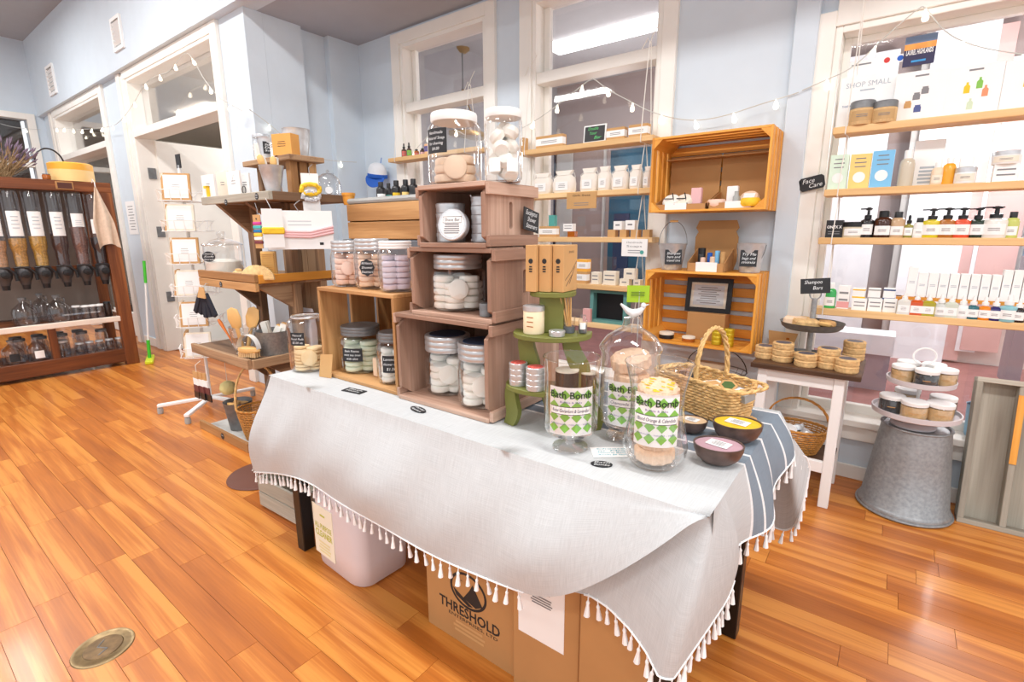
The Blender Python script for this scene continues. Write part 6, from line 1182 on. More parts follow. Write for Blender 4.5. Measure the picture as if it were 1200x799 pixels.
MB().box(-w, 0, 0, -w+0.026, 0.016, h).box(w-0.026, 0, 0, w, 0.016, h).box(-w+0.026, 0, 0, w-0.026, 0.016, 0.026).box(-w+0.026, 0, h-0.026, w-0.026, 0.016, h).build('frame', 'black', fr, smooth=0); MB().box(-w+0.026, 0.008, 0.026, w-0.026, 0.014, h-0.026).build('mat_board', 'cream', fr, smooth=0); q = MB().box(-w+0.042, 0.006, 0.04, w-0.042, 0.008, h-0.04).build('sheet', mat('sheet_grey', (214, 222, 228)), fr, smooth=0); lines(q, 8, 0.13, 0.10, 'greyink', (0, 0.0055, h/2), thick=0.16)
for x, y, r, h, m_, cp, lb in ((-1.02, 2.85, 0.042, 0.036, 'black', 'cream', 'black tin with a cream lid standing apart in the lower orange crate'), (-0.885, 2.83, 0.036, 0.03, 'amber', 'cream', 'flat amber balm tin in the lower orange crate'), (-0.80, 2.815, 0.014, 0.03, 'black', 'steel', 'tiny black and steel tin in the lower orange crate')):
    c = thing('balm_tin', lb, 'tin', (x, y, zl)); MB().lathe([(0, 0), (r, 0), (r, h*0.6), (r*0.97, h*0.62)], 24).build('body', m_, c); MB().lathe([(r*1.01, h*0.62), (r*1.01, h*0.95), (r*0.9, h), (0, h)], 24).build('lid', cp, c)
ym = mat('yellow_tin', (206, 178, 40), 0.35, 0.4)
for i, (x, y) in enumerate(((-0.735, 2.84), (-0.67, 2.83))):
    for k in range(4): tin('yellow tin in the %s pile in the lower orange crate' % ('first' if i == 0 else 'second'), x, y, zl+k*0.024, 0.027, 0.0235, ym, 'yellow tins in the %s pile' % ('first' if i == 0 else 'second'))
# wire basket hanging under the lower crate
wq = Yp(838, 440, 2.84); wr = thing('wire_basket', 'black wire basket hanging under the lower orange crate with a paper bag in it', 'basket', (wq.x, 2.84, 0.40)); b = MB()
for k in range(6): t = k/5; r = 0.085+0.055*t; b.tube([(r*1.15*math.cos(a*math.pi/16), r*0.9*math.sin(a*math.pi/16), 0.13*t) for a in range(32)], 0.002 if k < 5 else 0.0035, 5, True)
for a in range(20): t = a*math.pi/10; b.tube([(0.085*1.15*math.cos(t), 0.085*0.9*math.sin(t), 0), (0.14*1.15*math.cos(t), 0.14*0.9*math.sin(t), 0.13)], 0.0016, 5)
for a in range(-4, 5): b.tube([(a*0.02, -0.07, 0), (a*0.02, 0.07, 0)], 0.0016, 5)
b.build('wire_body', 'darkzinc', wr); MB().tube([(0.16*math.cos(t*math.pi/20), 0, 0.13+0.128*math.sin(t*math.pi/20)) for t in range(21)], 0.0028, 6).build('handle', 'black', wr)
pb = thing('paper_bag', 'crumpled kraft paper bag sitting in the black wire basket', 'bag', (wq.x-0.03, 2.84, 0.403)); loft([(rrect(0.12, 0.09, 0.02), 0), (rrect(0.14, 0.10, 0.03), 0.07), (rrect(0.16, 0.1, 0.03), 0.13), (rrect(0.19, 0.08, 0.02), 0.16)]).build('sack', mat('brown_paper', (186, 158, 128), 0.8, bump=0.5, bscale=30), pb, smooth=40)
# ================================================================== DISPLAY TOWER GOODS
def chalkdot(label, px, py, y, txt, r=0.017):
    q = Yp(px, py, y); c = thing('chalk_tag', label, 'tag', (q.x, y-0.0005, q.z)); MB().lathe([(r, 0), (r, 0.002), (0, 0.002)], 20).build('disc', 'chalk', c, rot=(R_(90), 0, 0))
    for i, t in enumerate(txt.split('|')): text(t, r*0.62, 'chalkw', c, (0, -0.0026, r*(0.35-0.7*i)), width=r*1.2)
chalkdot('round black tag on the top shelf edge near the white cards', 265, 237, 1.40, 'Soap|Care'); chalkdot('round black tag on the top shelf edge under the ribbed pail', 301, 230, 1.40, 'Bath|Care'); chalkdot('round black tag on the double board shelf edge', 259, 333, 1.39, 'Hair|Care'); chalkdot('round black tag on the floor tray edge', 261, 511, 1.268, 'Sale', 0.02)
def cardbox(name, label, cat, x, y, z, w, d, h, m, rz=0, tilt=0):
    c = thing(name, label, cat, (x, y, z), rz); c.rotation_euler = (tilt, 0, rz); MB().box(-w/2, -d/2, 0, w/2, d/2, h).build('card', m, c, smooth=0, bevel=0.0006); return c
ZT = 1.501
# topmost small shelf
zs = 1.716
xx = Yp(291, 170, 1.68).x
j = glassjar('tall clear jar of white salts with zinc lid on the small topmost board', -3.215, 1.69, zs, 0.05, 0.16, 'zinc', 0.018, 0.92, ring=False, sh=0.08); MB().lathe([(0, 0.005), (0.047, 0.005), (0.047, 0.105), (0, 0.11)], 24).build('salts', 'soap', j)
pail('galvanised pail with a black chalk label beside the salt jar on the topmost board', -3.10, 1.67, zs, 0.045, 0.058, 0.125, 'zinc', None, 'Solid|Dish|Soap', lab_da=0.1)
pail('galvanised oval pail behind the orange kraft box on the topmost board', -2.93, 1.755, zs, 0.06, 0.078, 0.165, 'zinc', None, None)
c = cardbox('carton', 'white carton tucked beside the orange kraft box on the topmost board', 'carton', -2.975, 1.655, zs, 0.07, 0.05, 0.085, 'paper'); lines(c, 2, 0.03, 0.02, 'ink', (-0.012, -0.0258, 0.065), thick=0.2)
c = cardbox('kraft_carton', 'orange kraft carton with printed lines at the edge of the topmost board', 'carton', -2.86, 1.645, zs, 0.13, 0.07, 0.115, mat('orange_kraft', (226, 164, 84), 0.7), R_(20)); lines(c, 3, 0.07, 0.035, 'ink', (0.0, -0.0358, 0.06), thick=0.12)
# top shelf
p = pail('ribbed zinc pail holding wooden bath brushes on the top shelf', -2.73, 1.475, ZT, 0.038, 0.062, 0.135, 'zinc'); pm = p.location
for k, (dx, dy, lx, ly, hl, lb) in enumerate(((-0.03, -0.01, -0.3, 0.1, 0.19, 'wooden bath brush with a pointed head and white bristles in the ribbed pail'), (0.02, 0.0, 0.25, 0.1, 0.175, 'round headed wooden brush standing in the ribbed pail'))):
    b = thing('bath_brush', lb, 'brush', (pm.x+dx*0.5, pm.y+dy, ZT+0.01)); b.rotation_euler = (0.1, lx*0.6, 0.4); MB().tube([(0, 0, 0), (0, 0, hl*0.7)], 0.006, 8).build('handle', 'bwood', b); MB().lathe([(0, -0.03), (0.016, -0.022), (0.022, 0), (0.018, 0.024), (0, 0.034)], 16, sy=0.4).build('head', 'bwood', b, loc=(0, 0, hl*0.8)); MB().box(-0.014, 0.008, hl*0.68, 0.014, 0.024, hl*0.95).build('bristles', 'soap', b, smooth=0)
for px, pyt, wp, yy, m_, lb, hh in ((246, 196, 24, 1.455, 'paper', 'white card with a yellow ribbon on the top shelf edge', 0.135), (276, 193, 24, 1.48, 'paper', 'white card printed with a grey sprig on the top shelf', 0.14), (263, 186, 22, 1.56, 'cream', 'cream card behind the white cards on the top shelf', 0.17), (289, 197, 16, 1.53, 'paper', 'small white card beside the ribbed pail', 0.13)):
    q = Yp(px, 225, yy); c = cardbox('soap_card', lb, 'card', q.x, yy, ZT, span(wp, q), 0.012, hh, m_, R_(8)); lines(c, 2, 0.04, 0.03, 'greyink', (0, -0.0068, hh*0.55), thick=0.12)
    if 'ribbon' in lb: MB().box(-0.005, -0.02, 0, 0.012, -0.007, 0.07).box(-0.03, -0.02, 0.055, 0.012, -0.007, 0.07).build('ribbon', 'yellow', c, smooth=0)
    if 'sprig' in lb: MB().tube([(-0.01, -0.0066, hh*0.6), (0.0, -0.0066, hh*0.75), (0.008, -0.0066, hh*0.85)], 0.0008, 4).build('sprig', 'greyink', c)
sc = thing('wire_loop', 'black wire loop holder on the top shelf edge', 'holder', (Yp(287, 232, 1.44).x, 1.44, ZT)); MB().tube([(0.02*math.cos(a*math.pi/12), 0, 0.022+0.02*math.sin(a*math.pi/12)) for a in range(24)], 0.0025, 6, True).build('loop', 'black', sc)
c = cardbox('kraft_carton', 'slim kraft carton leaning behind the ribbed pail', 'carton', -2.83, 1.55, ZT, 0.045, 0.03, 0.11, 'kraft', R_(20)); MB().tube([(-0.012, -0.016, 0.05), (0, -0.016, 0.062), (0.012, -0.016, 0.05)], 0.0012, 5).build('printed_arc', 'ink', c)
cl_ = thing('glass_cloche', 'clear glass cloche at the far corner of the top shelf', 'cloche', (-2.755, 1.83, ZT)); b = MB(); b.capb = False; b.lathe([(0.072, 0.0), (0.072, 0.06), (0.062, 0.10), (0.035, 0.125), (0.0, 0.132)], 28).build('dome', GL, cl_); MB().lathe([(0, 0.13), (0.008, 0.133), (0.01, 0.143), (0, 0.15)], 12).build('knob', GL, cl_)
for k, (x, y, lb) in enumerate(((-2.70, 1.72, 'steel balm tin near the glass cloche on the top shelf'),)): 
    for i in range(2): tin('steel balm tin in the short pile near the glass cloche', x, y, ZT+i*0.02, 0.022, 0.0195, 'steel', 'balm tins near the cloche')
t = tin('steel tin tipped on its edge beside the balm tin pile', -2.685, 1.785, ZT+0.022, 0.022, 0.016, 'steel'); t.rotation_euler = (R_(80), 0, R_(55))
bc = thing('blue_cloth', 'folded blue cloth tucked behind the wooden blocks of the top shelf', 'cloth', (-2.80, 1.72, ZT)); MB().prism([(-0.03, 0), (0.03, 0), (0.024, 0.07), (0, 0.1), (-0.02, 0.06)], -0.015, 0.015, 'y').build('fold', 'blue', bc, smooth=0, bevel=0.004)
cup = thing('wooden_cup', 'small turned wooden cup standing on the pine box beside the grey tray', 'cup', (-2.565+0.0, 1.83, 1.441)); MB().lathe([(0, 0), (0.028, 0), (0.03, 0.004), (0.034, 0.05), (0.038, 0.052), (0.038, 0.066), (0.034, 0.067), (0.03, 0.01), (0, 0.01)], 24).build('bowl', worg(2), cup)
# things hung under the top shelf
hk = thing('elastic_card', 'kraft card of coloured elastic bands hooked under the top shelf edge', 'card', Yp(304, 291, 1.385)); w, h = 0.078, 0.178; MB().box(-w/2, 0, 0, w/2, 0.004, h).build('card', 'kraft', hk, smooth=0)
for i, m_ in enumerate((('magenta', (206, 60, 150)), ('turquoise', (70, 190, 190)), ('azure', (20, 120, 180)), ('sun_yellow', (240, 206, 60)), ('pure_white', (248, 248, 246)), ('maroon', (120, 50, 60)))): MB().box(-w/2-0.002, -0.003, h*0.70-i*0.02, w/2+0.002, 0.007, h*0.70-i*0.02+0.016).build('elastic_band', mat(*m_), hk, smooth=0, bevel=0.002)
MB().lathe([(0.006, 0), (0.006, 0.0005), (0, 0.0005)], 12).build('printed_seal', 'ink', hk, loc=(0, -0.0004, h*0.88), rot=(R_(90), 0, 0)); MB().tube([(0.01, 0.002, h-0.01), (0.012, 0.004, h+0.03), (-0.02, 0.012, h+0.062)], 0.0015, 5).build('hook', 'steel', hk)
q = Xp(354, 292, -2.60); hb = thing('headband_card', 'white card of pink headbands hooked under the top shelf corner', 'card', q, R_(58)); w, h = 0.335, 0.205
MB().box(-w/2, 0, 0, w/2, 0.003, h).build('card', 'paper', hb, smooth=0)
for i in range(3): MB().tube([(-w/2-0.003, -0.006, h*0.42+i*0.014), (-w*0.2, -0.008, h*0.34+i*0.012), (w*0.15, -0.008, h*0.32+i*0.013), (w/2+0.003, -0.006, h*0.44+i*0.015)], 0.0075, 8).build('headband', 'pink', hb)
lines(hb, 2, 0.12, 0.04, MATS['pale_ink'], (0, -0.0008, h*0.68), thick=0.08); MB().box(w*0.28, -0.0012, 0.022, w*0.34, -0.0004, 0.036).build('printed_seal', 'ink', hb, smooth=0); MB().tube([(0, 0, h-0.006), (-0.02, 0.0, h+0.03), (0.01, 0.02, h+0.055)], 0.0016, 5).build('hook', 'steel', hb)
q2 = Xp(327, 290, -2.62); hb2 = thing('headband_card', 'white card with a yellow headband hung behind the pink ones', 'card', (q2.x-0.02, q2.y-0.01, q2.z), R_(72)); MB().box(-0.05, 0, 0, 0.05, 0.003, 0.20).build('card', 'paper', hb2, smooth=0); MB().box(-0.055, -0.01, 0.07, 0.055, 0.012, 0.105).build('headband', 'yellow', hb2, smooth=0, bevel=0.006); MB().tube([(0, 0, 0.195), (-0.02, 0.02, 0.255)], 0.0016, 5).build('hook', 'steel', hb2)
q = Xp(366, 247, -2.635); ys = thing('scrunchie_card', 'white card of yellow and grey scrunchies hung on the corner of the top shelf', 'card', q, R_(60)); MB().box(-0.045, 0, 0, 0.045, 0.002, 0.20).build('card', 'paper', ys, smooth=0)
def ruffle(m_, r, z, n=20, t=0.012): return MB().tube([(r*(1+0.12*math.sin(i*2.5))*math.cos(2*math.pi*i/n), -0.014+0.006*math.sin(i*1.7), z+0.55*r*math.sin(2*math.pi*i/n)) for i in range(n)], [t*(1+0.35*math.sin(i*3.1)) for i in range(n)], 7, True).build('scrunchie', m_, ys)
ruffle('yellow', 0.048, 0.115); ruffle(mat('grey_print', (206, 208, 214), 0.8, var=0.5, vscale=90), 0.042, 0.08); MB().tube([(0, 0, 0.19), (0.0, 0.0, 0.23), (0.02, 0.02, 0.25)], 0.0016, 5).build('hook', 'steel', ys)
# double board shelf
zb = 1.016
q = Yp(264, 318, 1.508); can = thing('glass_canister', 'big glass canister of white powder with a glass lid and black oval label', 'canister', (q.x, 1.508, zb)); r = span(41, q)/2; h = 0.25
b = MB(); b.capt = False; b.lathe([(0, 0.003), (r*0.95, 0.003), (r, 0.012), (r, h*0.72), (r*0.97, h*0.76)], 36).build('glass', GL, can); MB().lathe([(r*1.02, h*0.76), (r*1.04, h*0.79), (r*0.98, h*0.82), (r*0.5, h*0.92), (r*0.2, h*0.95), (r*0.16, h*0.99), (r*0.24, h*1.05), (r*0.2, h*1.12), (0, h*1.13)], 32).build('lid', GL, can); MB().lathe([(0, 0.006), (r*0.93, 0.006), (r*0.94, h*0.36), (r*0.5, h*0.42), (0, h*0.4)], 32).build('powder', 'soap', can); MB().tube([(r*1.035*math.cos(a*math.pi/18), r*1.035*math.sin(a*math.pi/18), h*0.785) for a in range(36)], 0.004, 6, True).build('lid_ring', GL, can)
a = math.atan2(-1.508, -q.x)-0.75; tagplate(can, 0.09, 0.065, ((r+0.004)*math.cos(a), (r+0.004)*math.sin(a), h*0.5), a+math.pi/2+0.1, 'Cleaning|Soft|Scrub', 'oval')
fan = thing('fan_brush', 'fan shaped straw brush lying on the double board shelf', 'brush', (Yp(304, 322, 1.45).x, 1.45, 1.017), R_(20)); fan.scale = (1.15, 1.0, 1.35); b = MB(); n = 26
for i in range(n): t = math.pi*(i+0.5)/n; b.tube([(0.02*math.cos(t), -0.015, 0.006+0.01*math.sin(t)), (0.06*math.cos(t), -0.02, 0.008+0.032*math.sin(t)), (0.10*math.cos(t), -0.012, 0.008+0.055*math.sin(t))], 0.0075, 5)
b.build('bristles', mat('straw', (240, 208, 150), 0.7, var=0.15, vscale=50), fan); MB().lathe([(0, 0.0), (0.03, 0.0), (0.034, 0.01), (0.02, 0.02), (0, 0.022)], 18, sy=0.6).build('head', 'bwood', fan, loc=(0, -0.018, 0))
blk_ = thing('ribbed_brush', 'upright ribbed wooden nail brush beside the fan brush on the double board shelf', 'brush', (-2.945, 1.52, 1.017), R_(38)); blk_.scale = (1.25, 1.0, 1.3); MB().box(-0.034, -0.012, 0, 0.034, 0.014, 0.125).build('block', 'bwood', blk_, smooth=0, bevel=0.003); b = MB()
for i in range(14): b.box(-0.03, -0.022, 0.008+i*0.008, 0.03, -0.012, 0.012+i*0.008)
b.build('bristle_rows', mat('ochre_bristle', (238, 190, 108), 0.7), blk_, smooth=0)
fan2 = thing('fan_brush', 'second straw brush with pale bristles behind the fan shaped one', 'brush', (Yp(285, 320, 1.5).x, 1.475, 1.017), R_(10)); MB().lathe([(0.0, 0), (0.05, 0), (0.055, 0.01), (0.045, 0.035), (0, 0.045)], 20, sy=0.55).build('head', MATS['straw'], fan2); MB().lathe([(0, 0.04), (0.03, 0.042), (0.025, 0.052), (0, 0.055)], 16, sy=0.55).build('back', 'bwood', fan2)
# hung from the double board shelf: black socks
sk = thing('sock_bundle', 'bundle of dark navy socks with kraft tags hung under the double board shelf', 'socks', Yp(245, 378, 1.366)); sk.scale = (1.5, 1.2, 1.12); rn = random.Random(2)
for k in range(7): x = -0.075+k*0.025; MB().bar((x*0.35, -0.01+0.004*(k % 2), 0.17), (x*1.35, -0.012+0.006*(k % 3), 0.03+0.02*abs(k-3)/3), 0.034, 0.012, up=(0, 1, 0)).build('sock', mat('navy_knit', (28, 30, 44), 0.9), sk, smooth=0, bevel=0.004); MB().bar((x*0.2, -0.014, 0.205), (x*0.45, -0.02, 0.145), 0.012, 0.004, up=(0, 1, 0)).build('tag', 'kraft', sk, smooth=0)
MB().tube([(0, -0.01, 0.2), (0.0, 0.01, 0.225), (0.0, 0.02, 0.22)], 0.0018, 5).build('hook', 'steel', sk)
# low shelf
z3 = 0.5655
q = Yp(281, 424, 1.385); gp = pail('clear pail with a wire handle holding hair brushes on the low shelf', -3.125, 1.405, z3, 0.052, 0.078, 0.165, GL, (-0.085, -0.06, 0.2)); 
for k, (dx, lean, m_, lb) in enumerate(((-0.025, -0.08, 'bwood', 'oval wooden hair brush standing in the clear pail'), (0.03, 0.18, 'black', 'black bristled hair brush standing in the clear pail'))):
    b = thing('hair_brush', lb, 'brush', (gp.location.x+dx*0.4, 1.40+0.015*k, z3+0.012)); b.scale = (1.25, 1.2, 1.12); b.rotation_euler = (0.12-0.25*k, lean, 0.5); MB().tube([(0, 0, 0), (0, 0, 0.13)], 0.009, 8).build('handle', 'bwood', b); MB().lathe([(0, -0.065), (0.026, -0.05), (0.037, 0), (0.028, 0.048), (0, 0.062)], 20, sy=0.22).build('head', 'bwood', b, loc=(0, 0, 0.185))
    if k: MB().lathe([(0, -0.055), (0.024, -0.045), (0.034, 0), (0.026, 0.045), (0, 0.055)], 20, sy=0.4).build('bristles', m_, b, loc=(0, 0.012, 0.185))
oh = thing('orange_brush', 'brush with an orange wooden handle leaning out of the clear pail', 'brush', (gp.location.x-0.02, 1.37, z3+0.02)); oh.rotation_euler = (0.15, -0.62, 0); MB().tube([(0, 0, 0), (0, 0, 0.12), (0, 0, 0.2), (0, 0, 0.225)], [0.004, 0.006, 0.011, 0.008], 10).build('handle', mat('orange_wood', (206, 112, 36), 0.4), oh); MB().tube([(0, 0, 0.0), (0, 0, 0.05)], 0.009, 8).build('ferrule', 'steel', oh)
pl_ = thing('zinc_planter', 'round galvanised planter of wooden brushes on the low shelf', 'planter', (-2.968, 1.51, z3))
b = MB(); b.capt = False; b.lathe([(0, 0.003), (0.086, 0), (0.089, 0.004), (0.097, 0.14), (0.101, 0.145), (0.094, 0.141), (0.084, 0.006), (0, 0.006)], 32).build('body', 'galv', pl_)
for k, (dx, dy, ln, m_, lb) in enumerate(((-0.01, -0.02, 0.5, 'bwood', 'slanted wooden scrub brush in the galvanised planter'), (0.03, 0.02, 0.3, 'kraft', 'kraft wrapped brush in the galvanised planter'), (-0.045, 0.01, -0.2, 'soap', 'white bristled brush in the galvanised planter'))):
    b = thing('scrub_brush', lb, 'brush', (pl_.location.x+dx, pl_.location.y+dy, z3+0.03)); b.rotation_euler = (0, ln, 0.6); MB().box(-0.022, -0.014, 0, 0.022, 0.014, 0.165).build('block', m_, b, smooth=0, bevel=0.004); MB().box(-0.018, -0.026, 0.06, 0.018, -0.014, 0.16).build('bristles', 'soap', b, smooth=0)
for k, (x, y, m_, lb, h) in enumerate(((-3.05, 1.72, mat('grey_pouch', (186, 178, 178), 0.6), 'grey translucent pouch standing behind the clear pail', 0.25), (-2.95, 1.74, mat('violet_pouch', (206, 200, 204), 0.5), 'pale pouch standing behind the galvanised planter', 0.25))): c = thing('paper_pouch', lb, 'pouch', (x, y, z3)); loft([(rrect(0.1, 0.05, 0.01), 0), (rrect(0.11, 0.055, 0.015), h*0.5), (rrect(0.11, 0.02, 0.005), h*0.9), (rrect(0.11, 0.006, 0.002), h)]).build('sack', m_, c, smooth=40)
ob = thing('body_brush', 'oval wooden body brush with a white strap on the low shelf edge', 'brush', (Yp(289, 424, 1.33).x, 1.352, z3+0.01), R_(20)); ob.scale = (1.25, 1.1, 1.25); MB().lathe([(0, 0.022), (0.055, 0.022), (0.062, 0.03), (0.058, 0.042), (0.03, 0.048), (0, 0.048)], 28, sy=0.5).build('back', 'bwood', ob); b = MB()
for i in range(9):
    for k in range(3): b.tube([(-0.045+i*0.0112, -0.018+k*0.016, 0.0), (-0.045+i*0.0112, -0.018+k*0.016, 0.023)], 0.0045, 5)
b.build('bristles', mat('tan_bristle', (226, 190, 140), 0.8), ob); MB().add([(0.058*math.cos(t*math.pi/14), yy, 0.04+0.065*math.sin(t*math.pi/14)) for t in range(15) for yy in (-0.016, 0.016)], [(2*i, 2*i+1, 2*i+3, 2*i+2) for i in range(14)]).build('strap', mat('white_strap', (238, 236, 232), 0.8), ob)
# hung from the low shelf
st_ = thing('hair_tie_card', 'striped hair tie cards in white, maroon and black hung from the low shelf corner', 'card', Yp(236, 466, 1.285)); st_.scale = (1.25, 1.2, 1.1); 
for k in range(3):
    for i, m_ in enumerate(('kraft', 'paper', mat('maroon_tie', (110, 56, 54)), 'black')): MB().box(-0.055+k*0.045-0.004*i*(1-k), -0.006+k*0.006, 0.16-0.042*i-0.042, 0.0+k*0.035-0.004*i*(1-k)+0.004*i*k, k*0.006, 0.16-0.042*i).build('tie_band', m_, st_, smooth=0)
MB().tube([(-0.02, 0, 0.155), (-0.02, 0, 0.2), (0.0, 0.02, 0.225)], 0.002, 5).build('hook', 'rope', st_)
lf = thing('loofah_ball', 'pale yellow sponge ball hanging under the low shelf', 'sponge', Yp(268, 462, 1.40)); MB().lathe([(0, 0), (0.03, 0.006), (0.048, 0.03), (0.05, 0.048), (0.042, 0.075), (0.02, 0.09), (0, 0.092)], 24).build('ball', mat('pale_sponge', (226, 214, 150), 0.9, bump=0.4, bscale=80), lf); MB().tube([(0, 0, 0.09), (0, 0, 0.515-lf.location.z)], 0.0015, 5).build('cord', 'rope', lf)
# floor tray goods
q = Z(270, 503, 0.023); pail('dark zinc pail with a round black label standing on the floor tray', q.x+0.03, 1.41, 0.0225, 0.06, 0.085, 0.19, 'darkzinc', None, None); 
p = COL.objects['metal_pail.006'] if 'metal_pail.006' in COL.objects else None
for k in range(5): a = k*1.3; c = thing('cork_coaster', 'tan wooden disc piled in the dark zinc pail', 'coaster', (q.x+0.03+0.03*math.cos(a), 1.41+0.03*math.sin(a), 0.17+0.006*k), 0, 'wooden discs in the dark pail'); c.rotation_euler = (0.25*math.cos(a), 0.25*math.sin(a), 0); MB().lathe([(0, 0), (0.035, 0), (0.035, 0.012), (0, 0.012)], 18).build('disc', 'bwood', c)
fb = thing('handled_basket', 'tall hooped wicker basket on the floor tray beside the cloth', 'basket', (-3.065, 1.42, 0.0225), R_(60)); woven(fb, 0.085, 0.075, 0.125, 0.105, 0.20, 'wickd', 16, 30); handle(fb, 0.125, 0.2, 0.48, 'wick', 'x', 0.008)
MB().tube([(0.02, -0.12, 0.2), (0.01, -0.13, 0.15), (0.03, -0.132, 0.1)], 0.003, 5).build('ribbon', 'rope', fb)
# ---- white wire card spinner behind the tower
sp = thing('card_spinner', 'white wire card spinner on castors behind the wooden tower', 'card rack', (-3.98, 1.50, 0))
MB().tube([(0, 0, 0.08), (0, 0, 1.72)], 0.011, 10).build('pole', 'white', sp)
for k in range(5):
    a = k*2*math.pi/5-2.1; e = (0.34*math.cos(a), 0.34*math.sin(a)); MB().bar((0, 0, 0.085), (e[0], e[1], 0.06), 0.035, 0.022).build('foot', 'white', sp, smooth=0, bevel=0.004); MB().lathe([(0, 0), (0.018, 0.0), (0.02, 0.02), (0.018, 0.042), (0, 0.042)], 14).build('castor', 'grey', sp, loc=(e[0]*0.96, e[1]*0.96, 0.001))
lv = [0.42, 0.64, 0.86, 1.08, 1.30, 1.50]
sides = [R_(-38), R_(-115), R_(48), R_(140)]
for zi in lv:
    for sd in sides:
        b = MB(); 
        def L(u, v, w_): c_, s_ = math.cos(sd), math.sin(sd); return (c_*(0.092+v)-s_*u, s_*(0.092+v)+c_*u, zi+w_)
        b.tube([L(-0.085, 0, 0), L(0.085, 0, 0), L(0.085, 0.05, 0), L(-0.085, 0.05, 0)], 0.0028, 5, True); b.tube([L(-0.085, 0.055, 0.07), L(0.085, 0.055, 0.07)], 0.0028, 5); b.tube([L(-0.085, 0.0, 0.02), L(-0.085, 0.055, 0.07), L(-0.03, 0.055, 0.07), L(-0.03, 0.05, 0)], 0.0028, 5); b.tube([L(0.085, 0.0, 0.02), L(0.085, 0.055, 0.07), L(0.03, 0.055, 0.07), L(0.03, 0.05, 0)], 0.0028, 5); b.tube([L(0, -0.085, 0.0), L(0, 0.0, 0)], 0.0028, 5)
        b.build('card_pocket', 'white', sp)
k = 0
words = ['kraft framed card with a small grey bird', 'kraft framed card with printed lines', 'kraft framed card with red berries', 'pale grey card with soft lettering', 'white greeting card with faint script', 'cream ribbed greeting card', 'white card with a pastel drawing', 'kraft card with white panel', 'cream card with a sprig', 'white tall greeting card', 'tan card with a white panel', 'white card with a grey border']
pos = ['in the topmost pocket', 'in the fifth pocket up', 'in the fourth pocket up', 'in the third pocket up', 'in the second pocket up', 'in the lowest pocket']
for zi_i, zi in enumerate(reversed(lv)):
    for si in (0, 1):
        sd = sides[si]; c_, s_ = math.cos(sd), math.sin(sd); c = thing('greeting_card', words[(zi_i*2+si) % 12]+' '+pos[zi_i]+' of the spinner', 'card', (sp.location.x+c_*0.118, sp.location.y+s_*0.118, zi+0.003), sd+math.pi/2); c.rotation_euler = (R_(-7), 0, sd+math.pi/2)
        km = 'kraft' if (zi_i+si) % 2 == 0 else 'cream'; MB().box(-0.085, -0.006, 0, 0.085, 0.012, 0.175).build('stack', km, c, smooth=0); f = MB().box(-0.072, -0.0075, 0.012, 0.072, -0.006, 0.163).build('front', 'paper' if si == 0 or zi_i > 2 else 'kraft', c, smooth=0); lines(f, 3, 0.06, 0.04, 'greyink', (0, -0.0082, 0.085), thick=0.1); k += 1
tsn = thing('spinner_sign', 'small black sign clipped on top of the white card spinner', 'sign', (-3.98, 1.50, 1.7205)); MB().box(-0.035, -0.003, 0, 0.035, 0.003, 0.09).build('board', 'chalk', tsn, smooth=0); MB().box(-0.012, -0.005, -0.0, 0.012, 0.005, 0.02).build('clip', 'steel', tsn, smooth=0)
